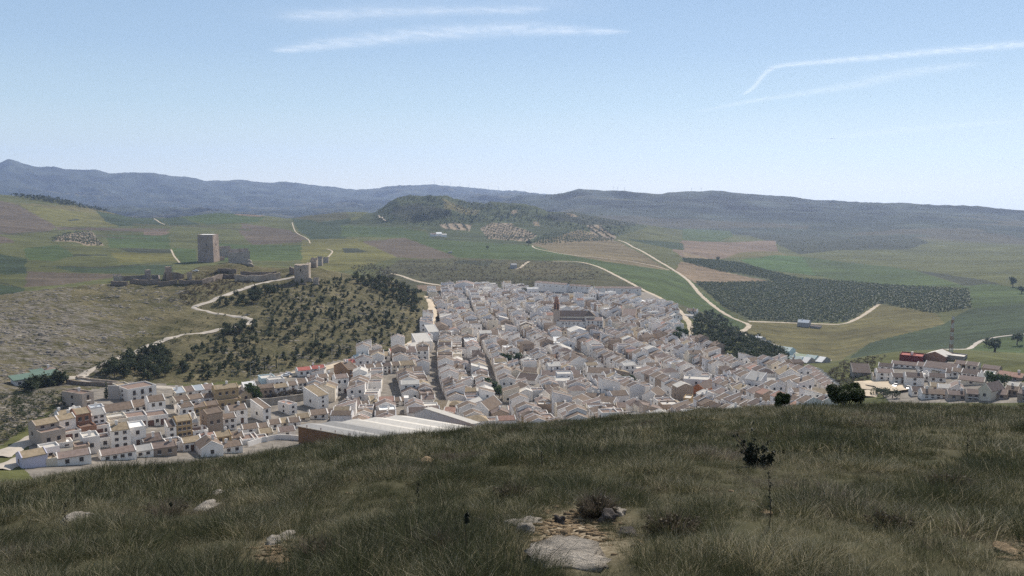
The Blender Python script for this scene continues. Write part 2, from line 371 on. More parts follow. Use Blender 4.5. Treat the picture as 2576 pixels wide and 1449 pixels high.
def ground_material():
    m, nt, b = nodes('crops_and_soil')
    at_ = nt.nodes.new('ShaderNodeAttribute'); at_.attribute_name = 'cover'
    o, f = noise_mix(nt, .11, (.72,.72,.70), (1.28,1.25,1.2), .3, .7, detail=8, rough=.65)
    c = mixc(nt, 1.0, at_.outputs['Color'], o, 'MULTIPLY')
    for rot, sc in ((.5, (.006, .11, .11)), (-.9, (.004, .06, .06))):     # plough lines and tramlines
        tc = nt.nodes.new('ShaderNodeTexCoord'); mp = nt.nodes.new('ShaderNodeMapping'); mp.inputs['Scale'].default_value = sc; mp.inputs['Rotation'].default_value = (0, 0, rot)
        no = nt.nodes.new('ShaderNodeTexNoise'); setin(no, Scale=1.0, Detail=4, Roughness=.6); nt.links.new(tc.outputs['Object'], mp.inputs[0]); nt.links.new(mp.outputs[0], no.inputs['Vector'])
        rp = nt.nodes.new('ShaderNodeValToRGB'); q = rp.color_ramp.elements; q[0].position = .3; q[1].position = .7; q[0].color = (.8, .82, .84, 1); q[1].color = (1.2, 1.17, 1.12, 1); nt.links.new(no.outputs['Fac'], rp.inputs[0])
        c = mixc(nt, 1.0, c, rp.outputs[0], 'MULTIPLY')
    nt.links.new(c, b.inputs['Base Color']); setin(b, Roughness=1.0); b.inputs['Specular IOR Level'].default_value = .05
    bump(nt, b, f, .8, 1.5)
    return m
def castle_material():
    m, nt, b = nodes('dry_rocky_hillside')
    g, f1 = noise_mix(nt, .06, (.085,.082,.045), (.185,.16,.098), .35, .68, detail=7)
    g2, f2 = noise_mix(nt, .5, (.7,.7,.66), (1.25,1.25,1.2), .3, .7, detail=6)
    g = mixc(nt, 1.0, g, g2, 'MULTIPLY')
    rk, f3 = noise_mix(nt, .35, (.10,.088,.068), (.28,.255,.22), .3, .7, detail=8)
    tc = nt.nodes.new('ShaderNodeTexCoord'); mp = nt.nodes.new('ShaderNodeMapping'); mp.inputs['Scale'].default_value = (.16, .34, .34)
    mp.inputs['Rotation'].default_value = (0, 0, .5)
    no = nt.nodes.new('ShaderNodeTexNoise'); setin(no, Scale=1.0, Detail=9, Roughness=.72); nt.links.new(tc.outputs['Object'], mp.inputs[0]); nt.links.new(mp.outputs[0], no.inputs['Vector'])
    ra = nt.nodes.new('ShaderNodeAttribute'); ra.attribute_name = 'rockiness'
    ad = nt.nodes.new('ShaderNodeMath'); ad.operation = 'ADD'; nt.links.new(no.outputs['Fac'], ad.inputs[0]); nt.links.new(ra.outputs['Fac'], ad.inputs[1])
    mr = nt.nodes.new('ShaderNodeMapRange'); mr.interpolation_type = 'SMOOTHSTEP'; mr.inputs[1].default_value = .63; mr.inputs[2].default_value = .71
    nt.links.new(ad.outputs[0], mr.inputs[0])
    nt.links.new(mixc(nt, mr.outputs[0], g, rk), b.inputs['Base Color'])
    setin(b, Roughness=1.0); b.inputs['Specular IOR Level'].default_value = .05
    bump(nt, b, no.outputs['Fac'], 1.0, 2.0)
    return m
M_GROUND = ground_material(); M_CASTLE = castle_material()
M_PAVE = mat('town_paving', (.195,.175,.15), .35, .3, .95)
rock_a = .17*sstep(520, 200, PXG)*sstep(690, 740, PYG)-.14*sstep(0, 1, ((PXG > 180) & (PYG < 760))*1.0)*.6+.05*(PXG > 700)+.03*fbm(XG, YG, 40, 2, 99)
def emit_region(name, mask_face, material, attrs, label=None):
    idx = np.arange(NA*NR).reshape(NA, NR)
    q = np.stack([idx[:-1, :-1], idx[1:, :-1], idx[1:, 1:], idx[:-1, 1:]], -1)[mask_face]
    u, inv = np.unique(q.ravel(), return_inverse=True)
    V = np.stack([XG.ravel()[u], YG.ravel()[u], ZG.ravel()[u]], -1)
    at_ = {k: (a.reshape(-1, a.shape[-1])[u] if a.ndim == 3 else a.ravel()[u]) for k, a in attrs.items()}
    me = np_mesh(name, V, inv.reshape(q.shape), material, smooth=True, attrs=at_)
    return tag(link(name, me), label, kind='structure')
tf = town[:-1, :-1]; cf = castle[:-1, :-1] & ~tf
mtn = (rr[:-1, :-1] > 3300) & ~tf & ~cf
mesa = in_poly(PXG, PYG, c2((170,560),(220,480),(390,340),(600,320),(800,350),(1340,420),(1500,430),(1540,470),(2000,540),(2050,575),(1500,600),(1000,605),(640,630),(400,610)))[:-1, :-1] & (rr[:-1, :-1] > 2050) & (rr[:-1, :-1] < 2900)
emit_region('street_paving', tf, M_PAVE, {}, 'pale grey streets and yards between the white houses')
emit_region('castle_hill', cf, M_CASTLE, {'rockiness': rock_a}, 'dry rocky hill below the castle ruins')
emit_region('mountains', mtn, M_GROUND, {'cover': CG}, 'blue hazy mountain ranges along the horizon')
emit_region('table_hill', mesa, M_GROUND, {'cover': CG}, 'flat topped scrubby hill rising from the valley')
emit_region('valley_ground', ~(tf | cf | mtn | mesa), M_GROUND, {'cover': CG}, 'patchwork of green and brown fields filling the valley')

# a last faint range in the gap of the horizon
def far_range():
    pts = [(1290,496),(1325,491),(1350,488),(1370,487),(1390,491),(1415,496),(1440,500)]
    mb = MB(); r0, r1 = 11800, 12100
    top = [at_r(x, y, r1) for x, y in pts]; a = [at_r(x, 506, r0) for x, y in pts]; c = [at_r(x, 506, 12400) for x, y in pts]
    n = len(pts); vs = [tuple(p) for p in a+top+c]
    fs = [(i, i+1, n+i+1, n+i) for i in range(n-1)]+[(n+i, n+i+1, 2*n+i+1, 2*n+i) for i in range(n-1)]
    mb.add(vs, fs); tag(mb.build('far_mountain', mat('far_mountain_scrub', (.06,.07,.055), .2, .002)), 'faintest blue peak in the gap of the skyline', kind='structure')
far_range()

# ---- roads and tracks draped on the ground
def resample(pts, step):
    out = []
    for p, q in zip(pts[:-1], pts[1:]):
        n = max(1, int((q-p).length/step)); out += [p.lerp(q, i/n) for i in range(n)]
    return out+[pts[-1]]
def smooth_line(pts, it=2):
    for _ in range(it):
        o = [pts[0]]
        for p, q in zip(pts[:-1], pts[1:]): o += [p.lerp(q, .25), p.lerp(q, .75)]
        pts = o+[pts[-1]]
    return pts
def road(name, poly, width, material, label, lift=.16, rmin=0, smooth=2, step=4.0):
    pts = [at(x, y, rmin) for x, y in poly]
    pts = resample(smooth_line(pts, smooth), step); n = len(pts); V = []; k = 5
    for i, p in enumerate(pts):
        d = pts[min(i+1, n-1)]-pts[max(i-1, 0)]; d.z = 0
        if d.length < 1e-6: d = Vector((0, 1, 0))
        d.normalize(); s = Vector((d.y, -d.x, 0))
        w = width*(1+.12*sin(i*1.7)+.08*sin(i*.6))
        zs = [float(ground_z(p.x+s.x*w*(j/(k-1)-.5), p.y+s.y*w*(j/(k-1)-.5))) for j in range(k)]
        zc = max(zs)*.6+sum(zs)/k*.4
        for j in range(k):
            q = p+s*w*(j/(k-1)-.5); V.append((q.x, q.y, zc*.75+zs[j]*.25+lift-(.5 if j in (0, k-1) else 0)))
    Fc = [(i*k+j, i*k+j+1, (i+1)*k+j+1, (i+1)*k+j) for i in range(n-1) for j in range(k-1)]
    return tag(link(name, np_mesh(name, np.array(V), np.array(Fc), material)), label, kind='structure')
M_CONC = mat('pale_concrete_road', (.42,.375,.32), .14, .3, .9)
M_DIRT = mat('pale_dirt_track', (.44,.37,.28), .2, .15, .95)
M_SAND = mat('sandy_ground', (.52,.43,.32), .15, .15, .95)
CR = 4.4
road('castle_road', [(742,697),(700,704),(660,711),(632,719),(612,727),(582,735),(548,748),(515,763),(489,771),(486,774),(500,779),(520,783),(560,791),(600,796),(625,800),(635,805),(628,811),(612,818),(580,825),(540,832),(500,838),(450,845),(420,852),(400,860),(375,869),(350,879),(300,900),(262,915),(235,928),(212,939),(200,948)], CR, M_CONC, 'pale concrete road zigzagging up to the castle', rmin=300)
road('hill_foot_road', [(150,948),(175,950),(200,949),(212,956),(230,961),(262,964),(300,968),(345,970),(400,974),(450,977),(520,981),(570,985)], 6, M_CONC, 'pale road running along the foot of the castle hill', rmin=300)
road('upper_street', [(570,985),(640,966),(700,949),(760,936),(830,922),(870,912),(930,898),(990,884),(1035,868),(1060,845),(1078,812),(1086,790),(1084,768),(1074,748)], 8, M_SAND, 'sandy street curving between the hill and the upper houses', rmin=300)
road('valley_road', [(-10,1150),(30,1128),(60,1112),(96,1094)], 7, M_CONC, 'concrete road at the far left, upper of two', rmin=235)
road('lower_valley_road', [(-10,1182),(25,1166),(60,1150)], 7, M_CONC, 'concrete road at the far left, lower of two', rmin=235)
road('ridge_track', [(1390,657),(1430,657),(1470,660),(1510,673),(1545,691),(1590,714),(1640,740),(1680,762),(1712,785),(1722,800),(1735,815),(1738,835),(1737,858)], 6, M_DIRT, 'dirt track skirting the scrub hill behind the town', rmin=500)
road('scrub_track', [(985,688),(1010,693),(1040,705),(1070,712),(1110,718),(1140,722),(1165,720)], 6, M_DIRT, 'dirt track crossing the scrub down to the white houses', rmin=650)
road('terrace_track', [(1190,716),(1230,720),(1260,727),(1290,731),(1310,741)], 9, M_SAND, 'sandy open track behind the top row of houses', rmin=650)
road('farm_road', [(1555,604),(1572,609),(1600,625),(1640,648),(1690,677),(1725,700),(1745,722),(1760,742),(1795,772),(1830,795),(1862,808),(1880,815),(1884,820),(1876,828),(1858,835)], 6.5, M_DIRT, 'long straight farm road running through the brown fields', rmin=800)
road('field_track', [(1339,618),(1342,624),(1370,630),(1420,640),(1500,648),(1580,656),(1640,668),(1685,680)], 4.5, M_DIRT, 'thin track between the green and the tan field', rmin=800)
road('grove_track', [(1880,808),(1940,810),(2000,812),(2070,815),(2125,815),(2145,808),(2170,795),(2195,778),(2210,766)], 6, M_DIRT, 'pale track bounding the olive grove', rmin=700)
road('canal_road', [(1872,841),(1900,851),(1950,868),(2000,886),(2050,904),(2092,914)], 7, M_CONC, 'grey road slanting past the greenhouses', rmin=700)
road('plain_road', [(2376,893),(2410,879),(2450,863),(2500,849),(2540,844),(2620,838)], 5, M_CONC, 'grey road leading away from the right hand houses', rmin=640)
road('castle_side_track', [(430,628),(436,642),(444,652),(452,661)], 3.5, M_DIRT, 'short pale track on the green slope left of the keep', rmin=800)
road('bend_track', [(822,626),(838,631),(832,640),(822,650)], 3.5, M_DIRT, 'small bent track beyond the gate tower', rmin=800)
road('upper_track', [(388,550),(398,558),(415,565)], 5, M_DIRT, 'short track high on the left fields', rmin=1200)
road('slope_track', [(735,560),(738,574),(750,590),(775,600),(780,612)], 3.5, M_DIRT, 'faint track down the purple field', rmin=1200)
road('mesa_track', [(953,542),(962,550),(970,556)], 5, M_DIRT, 'pale notch of track on the left shoulder of the table hill', rmin=1200)
road('ruin_track', [(1330,658),(1318,665),(1308,675),(1295,677)], 6, M_DIRT, 'sandy path to the hut on the scrub hill', rmin=800)
road('sandy_yard', [(2190,985),(2196,962),(2225,968),(2262,975),(2290,984)], 15, M_SAND, 'sandy open yard beside the right hand houses', rmin=300, lift=.3)
road('yard_ramp', [(2184,1000),(2194,985),(2198,968)], 8, M_SAND, 'sandy ramp below the open yard', rmin=300, lift=.34)
# ------------------------------------------------------------------ sun, sky, haze
SUN_EL, SUN_AZ = radians(37), radians(25)       # azimuth from the view direction towards the right
sd = D.lights.new('sun', 'SUN'); sd.energy = 4.6; sd.angle = radians(.5); sd.color = (1.0, .92, .81)
so = D.objects.new('sun', sd); COL.objects.link(so)
dirv = Vector((sin(SUN_AZ)*cos(SUN_EL), cos(SUN_AZ)*cos(SUN_EL), sin(SUN_EL)))
so.rotation_euler = dirv.to_track_quat('Z', 'Y').to_euler()
W = D.worlds.new('World'); SC.world = W; W.use_nodes = True
nt = W.node_tree; bg = nt.nodes['Background']
sky = nt.nodes.new('ShaderNodeTexSky'); sky.sky_type = 'NISHITA'; sky.sun_disc = False
sky.sun_elevation = SUN_EL; sky.sun_rotation = SUN_AZ
sky.altitude = 600; sky.air_density = 1.0; sky.dust_density = .1; sky.ozone_density = 1.0
hs = nt.nodes.new('ShaderNodeHueSaturation'); hs.inputs['Saturation'].default_value = 1.0
nt.links.new(sky.outputs[0], hs.inputs['Color'])
# pale air near the ground: the clear sky whitens towards the horizon
tc = nt.nodes.new('ShaderNodeTexCoord'); sx = nt.nodes.new('ShaderNodeSeparateXYZ'); nt.links.new(tc.outputs['Generated'], sx.inputs[0])
cr = nt.nodes.new('ShaderNodeValToRGB'); e = cr.color_ramp.elements; nt.links.new(sx.outputs['Z'], cr.inputs[0])
K = 1/.088
e[0].position = 0.0; e[0].color = (.74, .77, .72, 1); e[1].position = 1.0; e[1].color = (.24, .27, .32, 1)
for p_, c_ in ((.035, (.60, .69, .68)), (.09, (.43, .57, .655)), (.15, (.325, .465, .62)), (.23, (.262, .395, .575)), (.45, (.24, .31, .42))):
    q_ = e.new(p_); q_.color = (*c_, 1)
vs_ = nt.nodes.new('ShaderNodeVectorMath'); vs_.operation = 'SCALE'; vs_.inputs['Scale'].default_value = K*.80; nt.links.new(cr.outputs[0], vs_.inputs[0])
sm = nt.nodes.new('ShaderNodeVectorMath'); sm.operation = 'SCALE'; sm.inputs['Scale'].default_value = .12; nt.links.new(hs.outputs[0], sm.inputs[0])
sa = nt.nodes.new('ShaderNodeVectorMath'); sa.operation = 'ADD'; nt.links.new(vs_.outputs[0], sa.inputs[0]); nt.links.new(sm.outputs[0], sa.inputs[1])
nt.links.new(sa.outputs[0], bg.inputs['Color'])
bg.inputs['Strength'].default_value = .088
SC.view_settings.view_transform = 'Standard'; SC.view_settings.look = 'None'
SC.view_settings.gamma = 1.0; SC.view_settings.exposure = 0.42
SC.view_settings.use_curve_mapping = False
cy = SC.cycles
cy.use_denoising = False
try: cy.denoiser = 'OPENIMAGEDENOISE'
except Exception: pass
cy.max_bounces = 6; cy.diffuse_bounces = 3; cy.glossy_bounces = 2; cy.transmission_bounces = 3; cy.transparent_max_bounces = 8; cy.volume_bounces = 1
cy.sample_clamp_indirect = 4.0
SC.render.film_transparent = False
# the air: pale, even, thin
m = D.materials.new('pale_air'); m.use_nodes = True; nt = m.node_tree
nt.nodes.remove(nt.nodes['Principled BSDF']); pv = nt.nodes.new('ShaderNodeVolumePrincipled')
pv.inputs['Color'].default_value = (.50, .65, 1.0, 1); pv.inputs['Density'].default_value = 6.2e-5; pv.inputs['Anisotropy'].default_value = .35
nt.links.new(pv.outputs[0], nt.nodes['Material Output'].inputs['Volume'])
mb = MB(); mb.box(-9800, 9800, -1500, 12600, float(ZG.min())-60, 520)
HZ = tag(mb.build('haze', m), 'thin blue haze lying over the valley', kind='stuff')
# ------------------------------------------------------------------ house kit
def wallmat(n, c, v=.07): return mat(n, c, v, .35, .9, per_object=.07)
WALL = {'white': wallmat('whitewash', (.79,.745,.69)), 'cool': wallmat('cool_whitewash', (.69,.665,.645)), 'cream': wallmat('cream_render', (.70,.62,.50)),
 'beige': wallmat('beige_render', (.46,.38,.31)), 'mustard': wallmat('mustard_render', (.43,.305,.165)), 'ochre': wallmat('ochre_render', (.44,.33,.19)),
 'brown': wallmat('brown_render', (.30,.19,.115)), 'tan': wallmat('tan_render', (.36,.28,.215)), 'brick': wallmat('bare_brick', (.33,.185,.125), .18),
 'lavender': wallmat('lavender_render', (.62,.59,.68)), 'grey': wallmat('grey_render', (.40,.38,.36)), 'red': wallmat('dark_red_render', (.13,.032,.032)),
 'orange': wallmat('orange_brick', (.42,.17,.075)), 'stone': wallmat('rough_stone', (.30,.27,.23), .25), 'teal': wallmat('pale_teal_render', (.58,.70,.72)), 'rust': wallmat('rusty_sheet', (.20,.11,.052), .15)}
def roofmat(n, c, v=.22): return mat(n, c, v, .9, .92, per_object=.16)
ROOF = {'brown': roofmat('brown_tiles', (.20,.152,.118)), 'dark': roofmat('dark_brown_tiles', (.135,.104,.09)), 'ochre': roofmat('ochre_tiles', (.31,.245,.165)), 'salmon': roofmat('salmon_tiles', (.36,.22,.17)),
 'red': roofmat('red_tiles', (.42,.14,.115)), 'grey': roofmat('grey_sheet', (.33,.32,.305), .1), 'pale': roofmat('pale_screed', (.58,.545,.49), .1), 'rose': roofmat('rosy_tiles', (.235,.18,.155)),
 'green': roofmat('green_sheet', (.13,.19,.155), .1), 'terra': roofmat('terrace_floor', (.23,.165,.135)), 'blue': roofmat('blue_grey_sheet', (.42,.46,.50), .08), 'bright': roofmat('bright_sheet', (.80,.79,.76), .05)}
M_PANE = mat('dark_window_glass', (.035,.04,.05), .3, 2, .25, spec=.5)
M_FRAME = mat('brown_window_frame', (.17,.12,.09), .1, 2, .7)
M_WFRAME = mat('white_window_frame', (.62,.60,.57), .05, 2, .7)
M_DOOR = mat('brown_wooden_door', (.13,.075,.05), .25, 3, .7)
M_GARAGE = mat('brown_metal_gate', (.17,.10,.085), .15, 1, .6)
M_CHIM = WALL['white']
RNAME = {'brown':'brown tiled','dark':'dark brown tiled','ochre':'ochre tiled','salmon':'salmon tiled','red':'red tiled','grey':'grey','pale':'pale flat','rose':'rosy brown tiled','green':'green','terra':'terraced','blue':'blue grey','bright':'bright white'}
WNAME = {'white':'white','cool':'bluish white','cream':'cream','beige':'beige','mustard':'mustard','ochre':'ochre','brown':'brown','tan':'tan','brick':'bare brick','lavender':'lavender','grey':'grey','red':'dark red','orange':'orange brick','stone':'stone','teal':'pale teal','rust':'rusty'}
_wm = {}
def opening_mesh(kind, w, h):
    k = (kind, round(w, 1), round(h, 1))
    if k in _wm: return _wm[k]
    mb = MB(); w, h = k[1], k[2]
    if kind in ('window', 'balcony_window'):
        mb.box(-w/2+.05, w/2-.05, -.03, .1, -h/2+.05, h/2-.05, 0)
        for a, b, c, d in ((-w/2, -w/2+.09, -h/2, h/2), (w/2-.09, w/2, -h/2, h/2), (-w/2+.09, w/2-.09, h/2-.09, h/2), (-w/2+.09, w/2-.09, -h/2, -h/2+.09), (-.035, .035, -h/2+.09, h/2-.09)):
            mb.box(a, b, -.06, .09, c, d, 1)
        mb.box(-w/2-.12, w/2+.12, -.16, .08, -h/2-.1, -h/2-.002, 2)
        if kind == 'balcony_window':
            mb.box(-w/2-.35, w/2+.35, -.7, .08, -h/2-.22, -h/2-.102, 2)
            for i in range(7):
                x = -w/2-.3+(w+.6)*i/6; mb.box(x-.02, x+.02, -.68, -.64, -h/2-.1, -h/2+.9, 1)
            mb.box(-w/2-.33, w/2+.33, -.69, -.63, -h/2+.9, -h/2+.95, 1)
        mats = [M_PANE, M_FRAME, WALL['white']]
    elif kind == 'garage_door':
        mb.box(-w/2, w/2, -.04, .1, -h/2, h/2, 0)
        for i in range(5): mb.box(-w/2+.1, w/2-.1, -.07, -.04, -h/2+.1+i*(h-.2)/5, -h/2+.02+(i+1)*(h-.2)/5, 0)
        mats = [M_GARAGE]
    else:
        mb.box(-w/2, w/2, -.03, .1, -h/2, h/2, 0)
        mb.box(-w/2-.08, -w/2-.002, -.07, .1, -h/2, h/2+.1, 1); mb.box(w/2+.002, w/2+.08, -.07, .1, -h/2, h/2+.1, 1); mb.box(-w/2, w/2, -.07, .1, h/2+.002, h/2+.1, 1)
        mats = [M_DOOR, M_WFRAME]
    _wm[k] = mb.mesh(kind, mats); return _wm[k]

def wall_roof(mb, rb, w, d, h, rt, rise, x0=0, y0=0, base=-3.0, verge=True, wm=0, rm=0):
    """one block: walls into mb, roof into rb. x centred on x0, front at y0"""
    L, Rr, f, k = x0-w/2, x0+w/2, y0, y0+d; ov = .28
    def verge_bar(a, b):
        (xa, ya, za), (xb, yb, zb) = a, b
        up = .24
        if abs(xa-xb) < 1e-6:
            s = .15
            mb.add([(xa-s,ya,za),(xa+s,ya,za),(xa+s,yb,zb),(xa-s,yb,zb),(xa-s,ya,za+up),(xa+s,ya,za+up),(xa+s,yb,zb+up),(xa-s,yb,zb+up)], [(4,5,6,7),(0,1,5,4),(1,2,6,5),(2,3,7,6),(3,0,4,7)], wm)
        else:
            s = .15
            mb.add([(xa,ya-s,za),(xb,yb-s,zb),(xb,yb+s,zb),(xa,ya+s,za),(xa,ya-s,za+up),(xb,yb-s,zb+up),(xb,yb+s,zb+up),(xa,ya+s,za+up)], [(4,5,6,7),(0,1,5,4),(1,2,6,5),(2,3,7,6),(3,0,4,7)], wm)
    if rt == 'x':      # ridge along the front
        m = (f+k)/2
        pr = [(f,base),(k,base),(k,h),(m,h+rise),(f,h)]
        mb.add([(L,y,z) for y,z in pr]+[(Rr,y,z) for y,z in pr], [(4,3,2,1,0),(5,6,7,8,9)]+[(i,(i+1)%5,5+(i+1)%5,5+i) for i in range(5)], wm)
        e = ov*rise/(d/2)
        rb.solid([(L+.16,f-ov,h-e+.2),(Rr-.16,f-ov,h-e+.2),(Rr-.16,m,h+rise+.2),(L+.16,m,h+rise+.2)], .17, rm)
        rb.solid([(L+.16,m,h+rise+.2),(Rr-.16,m,h+rise+.2),(Rr-.16,k+ov,h-e+.2),(L+.16,k+ov,h-e+.2)], .17, rm)
        if verge:
            for X in (L+.1505, Rr-.1505):
                verge_bar((X,f-ov+.05,h-e+.09),(X,m,h+rise+.09)); verge_bar((X,m,h+rise+.09),(X,k+ov-.05,h-e+.09))
    elif rt == 'y':    # gable to the front
        pr = [(L,base),(Rr,base),(Rr,h),(x0,h+rise),(L,h)]
        mb.add([(x,f,z) for x,z in pr]+[(x,k,z) for x,z in pr], [(0,1,2,3,4),(9,8,7,6,5)]+[((i+1)%5,i,5+i,5+(i+1)%5) for i in range(5)], wm)
        e = ov*rise/(w/2)
        rb.solid([(L-ov,f+.16,h-e+.2),(x0,f+.16,h+rise+.2),(x0,k-.16,h+rise+.2),(L-ov,k-.16,h-e+.2)], .17, rm)
        rb.solid([(x0,f+.16,h+rise+.2),(Rr+ov,f+.16,h-e+.2),(Rr+ov,k-.16,h-e+.2),(x0,k-.16,h+rise+.2)], .17, rm)
        if verge:
            for Y in (f+.1505, k-.1505):
                verge_bar((L-ov+.05,Y,h-e+.09),(x0,Y,h+rise+.09)); verge_bar((x0,Y,h+rise+.09),(Rr+ov-.05,Y,h-e+.09))
    elif rt == 'shed':
        pr = [(f,base),(k,base),(k,h+rise),(f,h)]
        mb.add([(L,y,z) for y,z in pr]+[(Rr,y,z) for y,z in pr], [(3,2,1,0),(4,5,6,7)]+[(i,(i+1)%4,4+(i+1)%4,4+i) for i in range(4)], wm)
        e = ov*rise/d
        rb.solid([(L+.16,f-ov,h-e+.2),(Rr-.16,f-ov,h-e+.2),(Rr-.16,k,h+rise+.2),(L+.16,k,h+rise+.2)], .17, rm)
        if verge:
            for X in (L+.1505, Rr-.1505): verge_bar((X,f-ov+.05,h-e+.09),(X,k,h+rise+.09))
    elif rt == 'hip':
        mb.box(L, Rr, f, k, base, h, wm)
        m = (f+k)/2; q = min(w, d)/2*.95
        vs = [(L-ov,f-ov,h+.02),(Rr+ov,f-ov,h+.02),(Rr+ov,k+ov,h+.02),(L-ov,k+ov,h+.02)]
        if w >= d: vs += [(L+q,m,h+rise),(Rr-q,m,h+rise)]; fs = [(0,1,5,4),(2,3,4,5),(1,2,5),(3,0,4),(3,2,1,0)]
        else: vs += [(x0,f+q,h+rise),(x0,k-q,h+rise)]; fs = [(0,1,4),(2,3,5),(1,2,5,4),(3,0,4,5),(3,2,1,0)]
        rb.add(vs, fs, rm)
    else:              # flat roof behind a parapet
        mb.box(L, Rr, f, k, base, h, wm)
        t, p = .22, .55
        mb.box(L, Rr, f, f+t, h, h+p, wm, False); mb.box(L, Rr, k-t, k, h, h+p, wm, False)
        mb.box(L, L+t, f+t, k-t, h, h+p, wm, False); mb.box(Rr-t, Rr, f+t, k-t, h, h+p, wm, False)
        rb.box(L+t+.003, Rr-t-.003, f+t+.003, k-t-.003, h+.004, h+.06, rm)

FOOT = []   # footprints already taken: centre x, y, half sizes, angle
def footprint(x, y, hw, hd, rz): FOOT.append((x, y, hw, hd, rz))
def corners(x, y, hw, hd, rz):
    c, s = cos(rz), sin(rz)
    return [(x+a*c-b*s, y+a*s+b*c) for a, b in ((-hw,-hd),(hw,-hd),(hw,hd),(-hw,hd))]
def overlaps(x, y, hw, hd, rz, slack=.3):
    A = corners(x, y, hw-slack, hd-slack, rz); ra = hypot2(hw, hd)
    for fx, fy, fw, fd, fr in FOOT:
        if (fx-x)**2+(fy-y)**2 > (ra+hypot2(fw, fd))**2: continue
        B = corners(fx, fy, fw, fd, fr); sep = False
        for ang in (rz, rz+pi/2, fr, fr+pi/2):
            ax, ay = cos(ang), sin(ang)
            pa = [p[0]*ax+p[1]*ay for p in A]; pb = [p[0]*ax+p[1]*ay for p in B]
            if max(pa) < min(pb) or max(pb) < min(pa): sep = True; break
        if not sep: return True
    return False
def hypot2(a, b): return sqrt(a*a+b*b)

def add_opening(root, kind, side, u, z, w, h, W_, D_, y0=0, x0=0):
    me = opening_mesh(kind, w, h)
    o = link(kind, me, root)
    if side == 'f': o.location = (x0+u, y0, z)
    elif side == 'l': o.location = (x0-W_/2, y0+u, z); o.rotation_euler = (0, 0, -pi/2)
    elif side == 'r': o.location = (x0+W_/2, y0+u, z); o.rotation_euler = (0, 0, pi/2)
    elif side == 'b': o.location = (x0+u, y0+D_, z); o.rotation_euler = (0, 0, pi)
    return o

def house(name, label, cat, loc, rz, w, d, h, rt, rise, wall, roof, wins='', sidewins='', group=None, rng=R_, front=None, chimney=None, terrace=None, base=-3.0):
    """a house: walls, roof, windows, doors, chimney. front=(depth,height,wins): a lower terrace block before it"""
    root = empty(name, loc, rz); tag(root, label, cat, group)
    mb, rb = MB(), MB(); y0 = 0
    if front:
        fd, fh, fw = front; tb = MB()
        wall_roof(mb, tb, w, fd, fh, 'flat', 0, base=base)
        tb.build('terrace', ROOF[terrace or 'terra'], root)
        y0 = fd
    wall_roof(mb, rb, w-(.006 if front else 0), d, h, rt, rise, y0=y0, base=base)
    mb.build('walls', WALL[wall], root); rb.build('roof', ROOF[roof], root)
    def facade(code, side, W_, D_, H_, yy, z0=0):
        if not code: return
        span = W_ if side in 'fb' else D_
        door = 'd' in code; gar = 'g' in code; bal = 'b' in code
        nums = [int(ch) for ch in code if ch.isdigit()]
        if not nums: nums = [1, 1]
        rows, cols = nums[0], nums[1] if len(nums) > 1 else 1
        fl = (H_-z0)/max(rows, 1)
        for r in range(rows):
            for c in range(cols):
                u = (c+.5)/cols*span*.84+span*.08
                if side in 'fb': u -= W_/2
                z = z0+fl*(r+.55); hh = min(1.3, fl*.5)
                if r == 0 and gar and c % 2 == 0: add_opening(root, 'garage_door', side, u, 1.15, min(2.6, span/cols*.8), 2.3, W_, D_, yy)
                elif r == 0 and door and c == cols//2: add_opening(root, 'door', side, u, 1.05, 1.1, 2.1, W_, D_, yy)
                elif bal and r > 0: add_opening(root, 'balcony_window', side, u, z-.1, 1.1, min(1.9, fl*.7), W_, D_, yy)
                else: add_opening(root, 'window', side, u, z, min(1.15, span/cols*.6), hh, W_, D_, yy)
    if front:
        facade(front[2], 'f', w, front[0], front[1], 0)
        facade(wins, 'f', w, d, h, y0, front[1]+.1)
    else: facade(wins, 'f', w, d, h, 0)
    sd_, code = (sidewins[0], sidewins[1:]) if sidewins else ('', '')
    if code: facade(code, sd_, w, d, h, y0)
    if chimney is None: chimney = rng.random() < .35
    if chimney:
        cb = MB(); zt = h+max(rise, .3)
        cb.box(-.4, .4, -.3, .3, -1.2, 1.0); cb.box(-.5, .5, -.4, .4, 1.0, 1.14); cb.box(-.3, .3, -.2, .2, 1.14, 1.35)
        cb.build('chimney', M_CHIM, root, (rng.uniform(-.3, .3)*w, y0+d*rng.uniform(.4, .6), zt))
    tot = d+(front[0] if front else 0)
    c, s = cos(rz), sin(rz)
    footprint(loc[0]-s*tot/2, loc[1]+c*tot/2, w/2, tot/2, rz)
    return root

